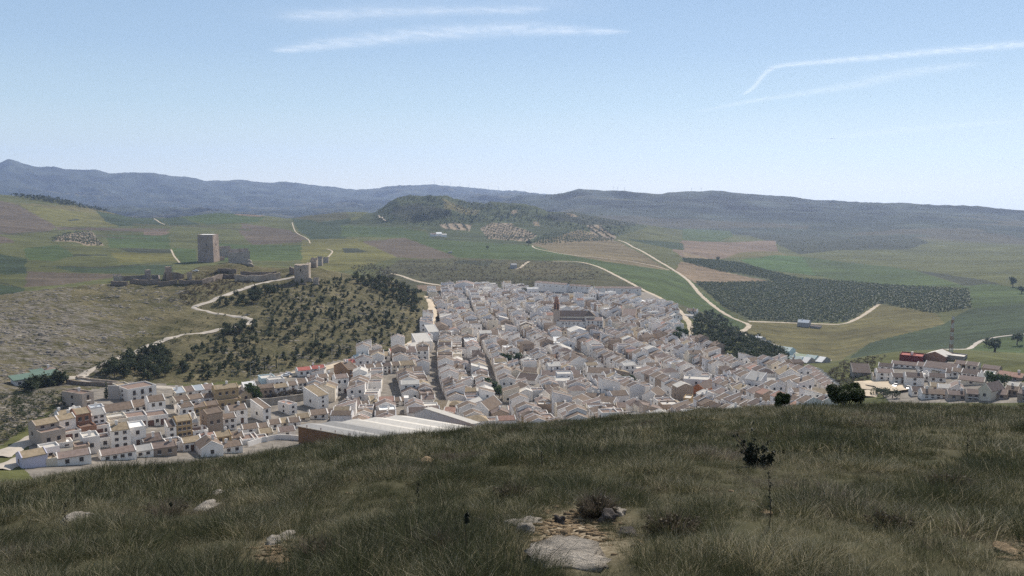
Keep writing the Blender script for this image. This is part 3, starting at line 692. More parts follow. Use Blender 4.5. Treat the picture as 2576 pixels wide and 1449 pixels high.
CR1 = (0, 925.8); CR2 = (603.8, 858.7); CR3 = (1046.5, 684.2); CR4 = (1207.5, 831.8); CR5 = (1932, 831.8)
def hpix(cr, x0, x1, yb, ye, yr, rot, wall, roof, rt, wins, label, name='house', cat='house', side='', front=None, group=None, depth=None, rise=None, rmin=240, chimney=None, terrace=None, h=None):
    X0, X1 = x0/4+cr[0], x1/4+cr[0]; YB, YE, YR = yb/4+cr[1], ye/4+cr[1], yr/4+cr[1]
    p = at((X0+X1)/2, YB, rmin); s = mpp(p); th = radians(rot)
    w = (X1-X0)*s/cos(th); dep = -p.z/hypot2(p.x, p.y)
    H = h or (YB-YE)*s*1.03
    ext = max((YE-YR)*s, .6)
    if rt == 'x':
        hd = ext/(.38+dep); d = depth or min(max(2*hd, 5.5), 15); rs = rise if rise is not None else .38*d/2
    elif rt == 'shed':
        hd = ext/(.3+dep); d = depth or min(max(hd, 4.5), 14); rs = rise if rise is not None else .3*d
    elif rt == 'hip':
        d = depth or min(max(ext/(.2+dep), 6), 14); rs = rise or .2*d
    elif rt == 'y':
        d = depth or 11; rs = rise if rise is not None else ext
    else: d = depth or min(max(ext/dep, 5), 14); rs = 0
    az = atan2(p.x, p.y)
    fr = None
    if front: fr = (front[0], front[1]*s*.25*1.03, front[2])
    return house(name, label, cat, tuple(p), -az+th, w, d, H, rt, rs, wall, roof, wins, side, group, front=fr, chimney=chimney, terrace=terrace)
# ------------------------------------------------------------------ the near quarter at the left: every house as it stands
G1_ = 'houses of the near quarter below the castle hill'
def q1(*a, **k): k.setdefault('group', G1_); return hpix(CR1, *a, **k)
def q2(*a, **k): k.setdefault('group', G1_); return hpix(CR2, *a, **k)
q1(240,470,1000,885,815,14,'lavender','ochre','x','','lavender walled house with ochre roof at the lower left end of town', side='l11')
q1(432,600,952,812,800,10,'white','pale','flat','11','small white flat house with one window beside the lavender house')
q1(474,572,988,925,912,8,'cream','ochre','flat','','low ochre topped shed in front of the small white flat house', name='shed', cat='shed')
q1(530,728,800,768,742,8,'white','bright','flat','12','low white outbuilding with bright flat roof above the lavender house', name='outbuilding', cat='outbuilding')
q1(600,905,975,890,830,6,'white','rose','x','12','long low house with rosy brown roof and white verges at the grass edge')
q1(768,905,900,800,790,6,'tan','terra','flat','','walled brown terrace house just left of the white cube', depth=5)
q1(855,1005,862,708,700,8,'white','pale','flat','11','plain white cube house with a single central window', depth=7)
q1(1012,1110,800,715,700,6,'white','terra','flat','11','low white yard house between the cube and the tall ochre roofed house', depth=6)
q1(1132,1312,808,625,552,8,'white','ochre','x','32','tall white three storey house with ochre roof beside the rounded white tower house', side='l21')
q1(1316,1470,785,608,592,8,'white','bright','flat','21d','tall white flat roofed house with rounded front and outside stair', depth=8)
q1(440,655,795,590,530,20,'beige','ochre','x','12','beige house with brown flank and ochre roof at the left end of its row', front=(4.5,150,'12'), side='l11')
q1(655,815,728,542,490,18,'white','ochre','x','11','white house with ochre roof and terrace, second from left in its row', front=(4.5,78,'12g'))
q1(825,970,705,490,425,16,'brick','ochre','x','12','brown brick house with ochre roof and terrace between two white houses', front=(5,105,'11g'))
q1(975,1110,675,495,430,16,'white','grey','x','22','white house with plain grey roof right of the brown brick house', front=(4,85,'12g'))
q1(600,725,545,472,430,14,'white','ochre','x','12','white house with ochre roof and railings in the row behind the beige house')
q1(730,830,490,432,410,10,'white','bright','flat','11','small white house with bright flat roof behind the brick house')
q1(925,1050,460,405,380,12,'cool','blue','flat','11','white house with water tanks on its blue grey flat roof')
q1(1112,1285,610,520,480,10,'cream','pale','flat','12g','cream house with arched terrace wall below the long brown roof', front=(3,80,'11'))
q1(1070,1340,475,425,350,10,'white','brown','x','13','white house under one long brown roof in the middle of the near quarter')
q1(1345,1495,440,385,315,8,'white','brown','x','12','white house with short brown roof right of the long brown roof')
q1(1290,1480,605,500,470,8,'white','terra','flat','13g','white garage fronted house with deep roof terrace and pink awning', depth=8)
q1(1482,1690,580,490,430,8,'white','terra','flat','13g','white garage fronted house with arcaded terrace at the end of its row', depth=8)
q1(1505,1665,480,335,272,10,'white','brown','x','22','tall white house with brown roof rising over the arcaded terrace')
q1(840,945,408,262,170,38,'beige','terra','flat','21b','tall narrow house, beige front and lavender grey flank, alone by the lane', side='l21', depth=11)
q1(1305,1570,335,205,120,24,'white','terra','flat','23b','large white house with cluttered roof terraces below the castle road', side='l31', depth=10)
q1(1240,1350,250,200,140,20,'cream','ochre','flat','11','cream stair house at the left end of the large cluttered white house')
q1(1820,1950,482,392,352,22,'white','brown','x','12d','white house with arched ground floor and brown roof in the cream walled block', side='l11')
q1(1950,2080,470,395,352,18,'ochre','brown','x','12b','yellow ochre house between the arched white house and the tan corner house')
q1(2080,2200,450,375,335,14,'tan','brown','x','12','tan house with brown roof at the right end of the cream walled block')
q1(1775,1910,400,330,275,20,'cream','brown','x','12','house with tall cream end wall and brown roof, left in the second tier', side='l21')
q1(1910,2050,390,310,262,18,'white','brown','x','12','white house with brown roof in the middle of the second tier')
q1(2050,2190,375,295,250,16,'white','brown','x','12','white house with brown roof and rails, right in the second tier')
q1(1770,1870,300,250,222,18,'cream','blue','shed','11','cream house with blue grey roof panels at the left of the top tier', side='l21')
q1(1870,1965,285,235,200,16,'white','rose','shed','11','white house with rosy roof, second from the left of the top tier')
q1(1965,2060,280,225,190,16,'white','blue','shed','11','white house with grey panel roof, third from the left of the top tier')
q1(2060,2165,275,215,182,14,'white','rose','shed','11','white house with rosy roof at the right of the top tier')
q1(2195,2425,405,228,182,12,'ochre','ochre','x','13','big ochre house with ochre roof and long balcony in the near quarter', front=(4,75,'13d'))
q1(2430,2600,330,262,195,14,'cream','brown','y','12','cream gabled house right of the big ochre house', depth=9, rise=2.2)
q1(1785,1935,695,532,472,14,'mustard','ochre','x','33','mustard three storey house with ochre roof and rows of dark windows', side='l11')
q1(1690,1775,705,590,545,12,'white','dark','shed','21','narrow white house with dark roof left of the mustard house')
q1(1940,2000,640,552,520,10,'white','pale','shed','11','very narrow white house squeezed beside the mustard house', depth=7)
q1(1950,2095,690,640,625,10,'white','terra','flat','12','low white terrace house in front of the brown block', depth=6)
q1(2092,2245,650,455,400,24,'tan','brown','x','12b','tall tan brown house with windowless flank in the near quarter', side='l21')
q1(2248,2380,622,505,462,12,'white','brown','x','22','white two storey house with brown roof right of the tall tan house')
q1(2312,2490,560,422,365,14,'white','brown','x','22d','white house with brown roof and awnings at the right edge of the near quarter')
q1(1848,2030,835,745,690,14,'white','ochre','x','13d','white fronted house with ochre roof in the lowest terrace row')
q1(2032,2178,795,708,660,14,'white','salmon','x','12d','white fronted house with salmon roof in the lowest terrace row')
q1(2180,2330,752,688,632,14,'mustard','ochre','x','12b','small mustard house with ochre roof ending the lowest terrace row')
q1(2335,2460,740,700,640,12,'white','brown','x','11','white house with brown roof right of the small mustard house')
q1(1700,1845,835,765,715,12,'white','brown','flat','11','low white walled house left of the lowest terrace row', depth=7)
q1(1035,1362,925,860,800,10,'white','rose','x','14','long white house with rosy grey roof at the edge of the grass')
q1(1368,1540,895,832,788,10,'white','grey','x','12','white house with grey roof and dark skylight at the edge of the grass')
q1(1545,1775,885,800,742,8,'tan','rose','x','12','shabby beige house with broken roofline above the grass')
q1(2035,2245,890,805,755,12,'white','brown','y','11','white gabled house with twin brown roofs just above the grass', depth=9, rise=2)
q1(2250,2440,855,790,742,12,'white','brown','x','12','white house with white ridges and brown roof, next to the twin roofed gable')
q1(2440,2600,760,725,695,10,'white','terra','flat','11','white house with walled roof terrace above the pool wall', depth=8)
q1(1450,1640,800,735,700,10,'grey','dark','shed','11','ruined grey shed between garden plots below the rounded white house', name='shed', cat='shed')
# second strip (further right)
q2(42,168,592,462,412,10,'white','bright','shed','12','white house with bright pale roof left of the tree by the street')
q2(170,345,562,472,432,8,'tan','brown','x','13','beige house with faded doors behind the round tree')
RL = 'whitewashed terrace row facing the parked cars'
seq = [(350,488,545,465,425,'white','ochre','22','ochre roofed end house'),(490,582,512,442,402,'white','brown','21','house, second from left'),(583,682,492,420,372,'white','brown','22','house, third from left'),(683,790,472,400,358,'white','dark','22','dark roofed house, fourth from left'),(792,892,462,365,328,'white','brown','22b','taller brown roofed house'),(893,962,440,355,318,'cream','brown','21b','cream fronted house'),(963,1098,525,372,330,'white','rose','22','tall plain house at the right end')]
for a in seq: q2(a[0],a[1],a[2],a[3],a[4],14,a[5],a[6],'x',a[7]+'d',a[8]+' in the '+RL, group='terrace row facing the parked cars')
q2(222,362,442,378,362,12,'teal','pale','flat','11','pale teal flat house beside the upper street', depth=8)
q2(298,450,472,392,372,12,'white','pale','flat','13','low white flat house in front of the pale teal house', depth=6)
q2(582,720,352,292,262,12,'white','red','x','12','white house with red roof by the upper street, left of a pair')
q2(722,862,345,275,240,12,'white','red','x','22','white house with red roof by the upper street, right of a pair')
q2(1090,1185,382,285,215,30,'brown','brown','x','22b','brown fronted house with big blank white flank', side='l11', depth=14)
seq = [(1187,1265,365,278,242,'white','dark','first'),(1266,1360,350,270,230,'white','brown','second'),(1361,1435,335,258,222,'white','brown','third'),(1436,1530,322,250,215,'white','dark','fourth'),(1531,1615,312,242,205,'cream','brown','fifth'),(1616,1760,318,240,195,'cream','ochre','last')]
for a in seq: q2(a[0],a[1],a[2],a[3],a[4],12,a[5],a[6],'x','22d','%s %s terraced house with %s roof, right of the brown fronted house' % (a[7], WNAME[a[5]], RNAME[a[6]]), group='terrace right of the brown fronted house')
q2(1068,1168,252,215,180,12,'white','red','x','11','small white house with red roof behind the brown fronted house')
q2(1172,1310,248,172,148,12,'teal','pale','flat','13','pale teal flat house in the uppermost row', depth=8)
q2(1362,1512,195,148,112,12,'white','ochre','shed','12','white house with pale ochre roof in the uppermost row')
q2(1514,1620,160,112,84,12,'white','red','shed','12','white house with red roof at the crown of the uppermost row')
q2(1622,1700,148,92,72,12,'white','pale','shed','22','white house with pale roof, right in the uppermost row')
q2(1715,1822,112,52,28,26,'white','pale','shed','21','white house with brown flank beside the sandy street', side='l11')
q2(1826,1940,75,12,-8,16,'white','pale','shed','22','tall white house right of the brown flanked one')
q2(782,892,672,545,485,40,'white','ochre','shed','31','isolated tall white house with ochre roof and blank left flank', side='l11', depth=9)
q2(236,312,802,672,602,36,'white','brown','shed','21','tall slim white house with brown roof standing on its own', side='l11', depth=8)
q2(498,575,735,640,602,34,'white','salmon','flat','21','white tower like house with reddish flat top near the hedge', side='l21', depth=8)
q2(712,885,782,738,682,10,'white','brown','x','12','white house with brown roof directly behind the warehouse, left of two')
q2(887,990,760,722,680,10,'white','dark','x','11','white house with dark roof directly behind the warehouse, right of two')
q2(985,1075,720,690,648,10,'white','ochre','flat','11','low house with walled ochre terrace behind the warehouse', depth=7)
q2(1075,1225,705,655,570,10,'tan','rose','x','12','house under a broad rosy brown roof behind the warehouse')
q2(1226,1308,690,642,612,10,'white','brown','x','11','small white house with brown roof left of the yellowish tower house')
q2(1310,1388,672,605,562,10,'cream','ochre','shed','21d','yellowish tower house among small brown roofs behind the warehouse')
q2(1392,1468,680,625,590,10,'white','dark','x','11','small white house with sunken dark roof right of the yellowish tower house')
for i, (a, b) in enumerate(((1470,1545),(1546,1622),(1623,1676))): q2(a,b,650-4*i,608-4*i,566-3*i,10,'white','brown','x','21','%s small white house with brown roof left of the tall white chimney wall' % ('first','second','third')[i])
q2(1692,1838,722,640,588,8,'cream','brown','x','22','cream two storey house with four dark windows by the chimney wall')
q2(1928,2078,705,660,598,-14,'cream','ochre','x','11','ochre roofed house with lavender gable behind the warehouse', depth=9)
q2(2092,2225,690,640,575,-10,'tan','ochre','hip','11','house with broad ochre hipped roof beside the dark street')
q2(2040,2170,770,728,662,-12,'white','salmon','x','11','white house with salmon roof just right of the warehouse gable')
q2(2338,2500,850,690,635,-26,'white','brown','y','','big white house with blank gable wall right of the warehouse', side='l22b', depth=13, rise=3)
for i, (a, b, c, d_, e, wl, rf, lb) in enumerate([(32,188,935,878,828,'white','brown','house with brown roof and white parapet left of the ochre roofed shed'),(190,292,905,868,832,'white','brown','small house with brown roof in the gap before the warehouse'),(296,412,880,832,785,'white','brown','white house with framed brown roof near the warehouse wall'),(414,492,862,818,775,'cream','ochre','cream house with ochre roof left of the warehouse'),(494,612,868,812,770,'white','brown','white house with brown roof touching the warehouse corner'),(572,705,800,770,725,'cream','ochre','low house with wide ochre roof behind the warehouse corner'),(200,335,960,925,902,'cream','ochre','house with worn ochre roof above the pool terrace'),(395,560,965,905,880,'white','rose','white house with rosy terraces pressed against the rusty wall'),(160,280,1010,985,965,'white','terra','low white house beside the turquoise walled terrace')]):
    q2(a,b,c,d_,e,10,wl,rf,'x' if rf != 'terra' else 'flat','11',lb)
q2(30,150,1040,1005,965,10,'white','terra','flat','','low house with white walled roof terrace at the grass edge', depth=8)
# ------------------------------------------------------------------ warehouse, church, castle and other big buildings
def stone(name, c, sc=.8): 
    m, nt, b = nodes(name)
    a, f = noise_mix(nt, sc, tuple(q*.62 for q in c), tuple(min(1, q*1.25) for q in c), .3, .7, detail=8, rough=.7)
    a2, f2 = noise_mix(nt, sc*.18, (.8,.78,.75), (1.15,1.13,1.1), .35, .65, detail=4)
    nt.links.new(mixc(nt, 1.0, a, a2, 'MULTIPLY'), b.inputs['Base Color']); setin(b, Roughness=.95); b.inputs['Specular IOR Level'].default_value = .08
    bump(nt, b, f, 1.0, .3); return m
M_KEEP = stone('weathered_keep_stone', (.355,.285,.24), .5); M_RUIN = stone('ruined_wall_stone', (.43,.365,.305), .6); M_DARKST = stone('dark_wall_stone', (.24,.20,.17), .5)
M_ROCK = stone('pale_limestone', (.31,.28,.245), .6)
M_HOLE = mat('dark_opening', (.03,.027,.025), .2, 2)
def warehouse():
    zt = 0
    A = at_r(750, 1071, 303); u = Vector((.868, -.496, 0)); v = Vector((.942, .335, 0))
    zr = A.z; gz = min(float(ground_z(*(A+u*20).xy)), float(ground_z(*A.xy)), zr-4.3)-1.5
    root = empty('warehouse', (A.x, A.y, gz)); tag(root, 'big warehouse with rusty side wall and grey and white ridged roofs', 'warehouse')
    L = 62.0; n = 5; bw = 7.8
    P = lambda a, b, z: (u.x*a+v.x*b, u.y*a+v.y*b, z-gz)
    wb = MB()
    q = [P(0,0,0)[:2], P(L,0,0)[:2], P(L,n*bw,0)[:2], P(0,n*bw,0)[:2]]
    wb.prism(q, 0, zr-gz-.15); wb.build('side_wall', WALL['rust'], root)
    for i in range(n):
        rb = MB(); b0, b1 = i*bw, (i+1)*bw; m = b0+bw*.5; rs = .55
        for (p0, z0), (p1, z1) in (((b0-(.3 if i == 0 else 0), zr-.02), (m, zr+rs)), ((m, zr+rs), (b1-.02, zr-.02))):
            rb.solid([P(-.3,p0,z0), P(L,p0,z0), P(L,p1,z1), P(-.3,p1,z1)], .1)
        rb.add([P(-.1,b0,zr-.12),P(-.1,b1,zr-.12),P(-.1,m,zr+rs-.12)], [(0,1,2)])
        k = 'grey' if i < 2 else 'pale'
        o = rb.build('roof_bay', ROOF[k], root)
        if i >= 2: o['label'] = 'white corrugated roof bay'
        else: o['label'] = 'grey corrugated roof bay'
    for i in range(7):
        vb = MB(); x = 4+i*6.5
        vb.box(-.12, .12, -.12, .12, -.1, .55); vb.box(-.2, .2, -.2, .2, .55, .7)
        vb.build('roof_vent', M_GARAGE, root, P(x, .1, zr+.02))
    ed = MB()
    for a0, a1 in (((0,-.3),(L,-.3)),):
        ed.solid([P(-.3,-.45,zr+.06),P(L,-.45,zr+.06),P(L,-.31,zr+.06),P(-.3,-.31,zr+.06)], .3)
    ed.build('eaves', WALL['cream'], root)
    c = A+u*L/2+v*n*bw/2; footprint(c.x, c.y, L/2, n*bw/2, atan2(u.y, u.x))
    # the pale gabled hall beside it
    p0 = at_r(1042, 1052, 332); p1 = at_r(1192, 1082, 300)
    ww = (p1-p0); ww.z = 0; Lw = ww.length; ww.normalize(); nn = Vector((-ww.y, ww.x, 0))
    g = float(ground_z(p0.x, p0.y))-2
    za = at_r(1042, 1040, 332).z; zb = at_r(1071, 1024, 328).z; zc = at_r(1190, 1068, 300).z
    r2 = empty('gabled_hall', (p0.x, p0.y, g)); tag(r2, 'pale hall with long white edged gable sloping down to the grass', 'hall')
    mb = MB(); ap = Lw*.19
    pr = [(0,0),(Lw,0),(Lw,zc-g),(ap,zb-g),(0,za-g)]
    f0 = [(ww.x*s, ww.y*s, z) for s, z in pr]; b0 = [(x+nn.x*3.4, y+nn.y*3.4, z) for x, y, z in f0]
    mb.add(f0+b0, [(0,1,2,3,4),(9,8,7,6,5)]+[((i+1)%5,i,5+i,5+(i+1)%5) for i in range(5)])
    mb.build('walls', WALL['grey'] if False else wallmat('pale_grey_render', (.62,.60,.57)), r2)
    rb = MB()
    for (i, j) in ((4,3),(3,2)):
        a, b = Vector(f0[i]), Vector(f0[j]); dv = Vector((nn.x*3.4, nn.y*3.4, 0)); o = Vector((-nn.x*.3, -nn.y*.3, .22))
        rb.solid([tuple(a+o), tuple(b+o), tuple(b+dv+o), tuple(a+dv+o)], .2)
    rb.build('roof', ROOF['pale'], r2)
    c = p0+ww*Lw/2+nn*2; footprint(c.x, c.y, Lw/2, 2, atan2(ww.y, ww.x))
warehouse()

def chimney_wall():
    p = at(1675/4+CR2[0], 740/4+CR2[1], 240); s = mpp(p)
    root = empty('chimney_wall', tuple(p), -atan2(p.x, p.y)); tag(root, 'tall narrow white slab standing between house and warehouse', 'wall')
    mb = MB(); h = 172*.25*s; mb.box(-.9, .9, 0, 4, -2, h); mb.box(-1.0, 1.0, -.1, 4.1, h, h+.15); mb.build('slab', WALL['white'], root)
chimney_wall()

def wall_line(name, label, pts, h, th, material, cat='wall', rmin=240, jag=0, group=None, lift=0, hs=None, step=2.0, parent=None):
    P = [at(x, y, rmin) for x, y in pts]
    if hs is None: hs = [h]*len(P)
    Q, Hs = [], []
    for i in range(len(P)-1):
        n = max(1, int((P[i+1]-P[i]).length/step))
        for k in range(n): Q.append(P[i].lerp(P[i+1], k/n)); Hs.append(hs[i]+(hs[i+1]-hs[i])*k/n)
    Q.append(P[-1]); Hs.append(hs[-1])
    o0 = Q[0].copy(); n = len(Q); mb = MB(); V = []
    rng = random.Random(len(pts)*7+int(pts[0][0]))
    for i, p in enumerate(Q):
        d = Q[min(i+1, n-1)]-Q[max(i-1, 0)]; d.z = 0; d.normalize(); s = Vector((d.y, -d.x, 0))*th/2
        gz = float(ground_z(p.x, p.y)); t = gz+Hs[i]+(rng.uniform(-jag, jag) if jag else 0)
        for q, z in ((p+s, gz-1.5), (p+s, t), (p-s, t), (p-s, gz-1.5)): V.append((q.x-o0.x, q.y-o0.y, z-o0.z))
    fs = []
    for i in range(n-1):
        for j in range(3): fs.append((i*4+j, i*4+j+1, i*4+4+j+1, i*4+4+j))
    fs += [(3,2,1,0), ((n-1)*4, (n-1)*4+1, (n-1)*4+2, (n-1)*4+3)]
    mb.add(V, fs); o = mb.build(name, material, parent, tuple(o0))
    if parent is None: tag(o, label, cat, group)
    return o
def d2(cr, pts): return [(x/4+cr[0], y/4+cr[1]) for x, y in pts]
wall_line('pool_wall', 'long white garden wall zigzagging just above the grass edge', d2(CR2, [(80,1062),(220,1015),(380,985),(520,990),(660,1005),(770,985),(900,1000),(960,1012)]), 1.8, .3, WALL['white'], rmin=240)
wall_line('road_parapet', 'low stone parapet on the inside of the lane below the castle hill', d2(CR1, [(770,95),(790,112),(880,126),(1000,138),(1120,150),(1205,160)]), 1.1, .5, M_RUIN, rmin=300)
wall_line('lane_wall', 'grey stone retaining wall under the hairpin lane', d2(CR1, [(670,150),(760,165),(900,178),(1080,186),(1180,188),(1205,178)]), 1.6, .6, M_DARKST, rmin=300)
wall_line('garden_wall', 'rough grey garden wall left of the large cluttered white house', d2(CR1, [(1090,310),(1150,312),(1210,316)]), 5.5, .5, WALL['grey'], rmin=300)
wall_line('street_wall', 'brown retaining wall below the parked cars', d2(CR2, [(60,655),(180,650),(320,640),(420,625),(540,612),(650,592)]), 3.0, .6, WALL['stone'], rmin=300)

def church():
    p = at(1640/4+CR3[0], 556/4+CR3[1], 500); s = mpp(p)*.25; az = atan2(p.x, p.y)
    root = empty('church', tuple(p), -az); tag(root, 'large white church with brown roofs and a tall brick bell tower', 'church')
    X = lambda c: (c-1640)*s
    Z = lambda c: (556-c)*s*1.03
    def part(name, f, m): b = MB(); f(b); return b.build(name, m, root)
    ra = MB(); wa = MB()
    wall_roof(wa, ra, X(1705)-X(1412), 5, Z(498), 'shed', Z(478)-Z(496), x0=(X(1705)+X(1412))/2, y0=0)
    wa.build('aisle_wall', WALL['white'], root); ra.build('aisle_roof', ROOF['rose'], root)
    rn, wn = MB(), MB(); wall_roof(wn, rn, X(1720)-X(1415), 11, Z(458), 'x', Z(398)-Z(458)-1.2, x0=(X(1720)+X(1415))/2, y0=5.01)
    wn.build('nave_wall', WALL['cream'], root); rn.build('nave_roof', ROOF['dark'], root)
    rc, wc = MB(), MB(); wall_roof(wc, rc, X(1800)-X(1692), 9.5, Z(452), 'hip', Z(385)-Z(452)-1.2, x0=(X(1800)+X(1692))/2+.1, y0=3.5)
    for i in (4, 5):
        if i < len(rc.v): rc.v[i] = ((X(1735)), rc.v[i][1]*.5+(3.5+4.75)*.5, rc.v[i][2])
    wc.build('crossing_wall', WALL['cream'], root); rc.build('crossing_roof', ROOF['brown'], root)
    rt_, wt = MB(), MB(); wall_roof(wt, rt_, X(1878)-X(1708), 7, Z(488), 'shed', 1.6, x0=(X(1878)+X(1708))/2, y0=-.6)
    wt.build('sacristy_wall', WALL['white'], root); rt_.build('sacristy_roof', ROOF['rose'], root)
    for c, y in ((1480,520),(1510,520),(1540,520),(1590,520),(1630,520),(1690,520)):
        o = link('window', opening_mesh('window', .8, 1.3), root, (X(c), 0, Z(y)))
    for c in (1735,1775,1830,1860):
        for y in (505, 535): link('window', opening_mesh('window', 1.0, 1.3), root, (X(c), -.6, Z(y)))
    # bell tower
    tx = X(1412); tw = 4.6; ty = 1.2
    part('tower_shaft', lambda b: (b.box(tx-tw/2, tx+tw/2, ty, ty+tw, -3, Z(392)), b.box(tx-tw/2-.25, tx+tw/2+.25, ty-.25, ty+tw+.25, Z(392)+.002, Z(386))), WALL['beige'])
    w2 = tw*.92
    part('belfry', lambda b: (b.box(tx-w2/2, tx+w2/2, ty+.2, ty+.2+w2, Z(386)+.002, Z(330)), b.box(tx-w2/2-.3, tx+w2/2+.3, ty-.1, ty+.5+w2, Z(330)+.002, Z(325)), b.box(tx-w2*.4, tx+w2*.4, ty+.6, ty+.6+w2*.8, Z(325)+.002, Z(304))), WALL['brick'])
    part('spire', lambda b: b.add([(tx-2,ty+.3,Z(303)),(tx+2,ty+.3,Z(303)),(tx+2,ty+4.3,Z(303)),(tx-2,ty+4.3,Z(303)),(tx,ty+2.3,Z(248))], [(0,1,4),(1,2,4),(2,3,4),(3,0,4),(3,2,1,0)]), WALL['brick'])
    for dx in (-1.05, 1.05):
        for zz in (375, 345): part('bell_opening', lambda b: b.box(tx+dx-.5, tx+dx+.5, ty+.15, ty+.5, Z(zz)-1.1, Z(zz)+.9), M_HOLE)
    c, s_ = cos(-az), sin(-az)
    footprint(p.x, p.y+7, (X(1880)-X(1385))/2, 9, -az)
church()

# ---- the castle
CR6 = (295.2, 563.5)
def jag_box(mb, pts, z0, z1, rng, jag, n=5):
    """a wall block on a footprint with a broken top"""
    poly = []; 
    for a, b in zip(pts, pts[1:]+pts[:1]):
        for k in range(n): poly.append((a[0]+(b[0]-a[0])*k/n, a[1]+(b[1]-a[1])*k/n))
    m = len(poly); tops = [z1+rng.uniform(-jag, jag*.3) for _ in poly]
    cx, cy_ = sum(q[0] for q in poly)/m, sum(q[1] for q in poly)/m
    vs = [(x, y, z0) for x, y in poly]+[(x, y, t) for (x, y), t in zip(poly, tops)]+[(cx, cy_, z1-jag*.5)]
    fs = [(i, (i+1) % m, m+(i+1) % m, m+i) for i in range(m)]+[(m+i, m+(i+1) % m, 2*m) for i in range(m)]
    mb.add(vs, fs)
def castle():
    p = at(890/4+CR6[0], 384/4+CR6[1], 560); s = mpp(p)*.25; az = atan2(p.x, p.y)
    rz = -az-radians(22); w = 146*s/cos(radians(22)); H = 272*s
    p = p+Vector((0, 1.0, 0))
    root = empty('castle_keep', tuple(p), rz); tag(root, 'tall square stone keep with pale roof edge on the castle hill', 'castle keep')
    mb = MB(); rng = random.Random(3)
    b = w/2; t = w/2*.975
    mb.add([(-b-.3,-.3,-5),(b+.3,-.3,-5),(b+.3,w+.3,-5),(-b-.3,w+.3,-5),(-t,w/2-t,H-.9),(t,w/2-t,H-.9),(t,w/2+t,H-.9),(-t,w/2+t,H-.9)], [(0,1,5,4),(1,2,6,5),(2,3,7,6),(3,0,4,7),(4,5,6,7)])
    mb.build('keep_walls', M_KEEP, root)
    pb = MB()
    for a in ((-t-.12,t+.12,w/2-t-.12,w/2-t+.9),(-t-.12,t+.12,w/2+t-.9,w/2+t+.12),(-t-.12,-t+.9,w/2-t+.9,w/2+t-.9),(t-.9,t+.12,w/2-t+.9,w/2+t-.9)): pb.box(*a, H-.9+.002, H+.45)
    pb.build('parapet', M_KEEP, root)
    cb = MB(); cb.box(-t+.9, t-.9, w/2-t+.9, w/2+t-.9, H-.898, H+.2); cb.build('roof_deck', ROOF['bright'], root)
    def hole(u, zc, ww, hh, side):
        o = MB(); o.box(-ww/2, ww/2, -.14, .5, -hh/2, hh/2, 0); o.box(-ww/2-.25, ww/2+.25, -.28, .4, -hh/2-.4, -hh/2-.002, 1); o.box(-ww/2-.3,-ww/2-.002,-.24,.4,-hh/2,hh/2+.3,1); o.box(ww/2+.002,ww/2+.3,-.24,.4,-hh/2,hh/2+.3,1); o.box(-ww/2,ww/2,-.24,.4,hh/2+.002,hh/2+.3,1)
        o = o.build('window', [M_HOLE, M_KEEP], root)
        if side == 'f': o.location = (u, -.0, zc)
        else: o.location = (b, w/2+u, zc); o.rotation_euler = (0, 0, pi/2)
    hole(1.6, H*.64, 1.7, 2.2, 'f'); hole(1.6, H*.37, .8, 1.9, 'f'); hole(0, H*.64, 1.5, 2.0, 'r'); hole(-.6, H*.40, .8, 1.8, 'r'); hole(-3.4, H*.2, .5, .8, 'f')
    # ruined palace beside it
    def ruin(name, label, x0, x1, yb, yt, depth, rot, jag, th=1.6, windows=0):
        q = at((x0+x1)/8+CR6[0], yb/4+CR6[1], 560); k = mpp(q)*.25; a = atan2(q.x, q.y)
        W_ = (x1-x0)*k; Hh = (yb-yt)*k; rt = empty(name, tuple(q), -a+radians(rot)); tag(rt, label, 'castle ruin', 'ruined walls of the castle')
        rg = random.Random(int(x0))
        def wl(nm, pts, zz): b_ = MB(); jag_box(b_, pts, -4, zz, rg, jag, 9); b_.build(nm, M_RUIN, rt)
        L = W_/2
        wl('front_wall', [(-L,0),(L,0),(L,th),(-L,th)], Hh)
        if depth > 3:
            wl('back_wall', [(-L,depth-th),(L,depth-th),(L,depth),(-L,depth)], Hh*1.25)
            wl('side_wall', [(-L,th),(-L+th,th),(-L+th,depth-th),(-L,depth-th)], Hh*1.1); wl('side_wall', [(L-th,th),(L,th),(L,depth-th),(L-th,depth-th)], Hh*1.05)
        for i in range(windows):
            o = MB(); o.box(-.5, .5, -.1, .6, -.9, .9); o.build('wall_opening', M_HOLE, rt, ((i+.5)/windows*W_*.8-L*.8, 0, Hh*.5))
        return rt
    ruin('palace_ruin', 'broken block of castle wall with two openings, right of the keep', 1135, 1335, 394, 280, 9, 12, 1.0, windows=2)
    ruin('palace_ruin', 'darker ruined wall linking keep and broken block', 1000, 1142, 335, 246, 7, 6, 1.0, windows=2)
    ruin('wall_stump', 'small stump of masonry in front of the ruined link wall', 1010, 1078, 366, 328, 2.5, 0, .6)
    ruin('wall_stump', 'rounded stump of a tower near the parked car below the keep', 708, 752, 560, 485, 2.6, 8, .9)
    ruin('wall_end', 'low broken end of the castle wall at far left', -20, 50, 582, 522, 6, 15, .6)
    ruin('ruined_tower', 'paired broken tower beyond the gate tower, left one', 1940, 2004, 442, 362, 5, -15, 1.2)
    ruin('ruined_tower', 'paired broken tower beyond the gate tower, right one', 2010, 2060, 420, 346, 5, -15, 1.4)
    ruin('ruined_tower', 'jagged last fragment of tower at the right end of the castle', 2072, 2124, 392, 345, 4, -10, 1.6)
    ruin('wall_stump', 'small square stump on the slope below the gate tower', 1972, 2026, 606, 552, 3.5, -8, .4)
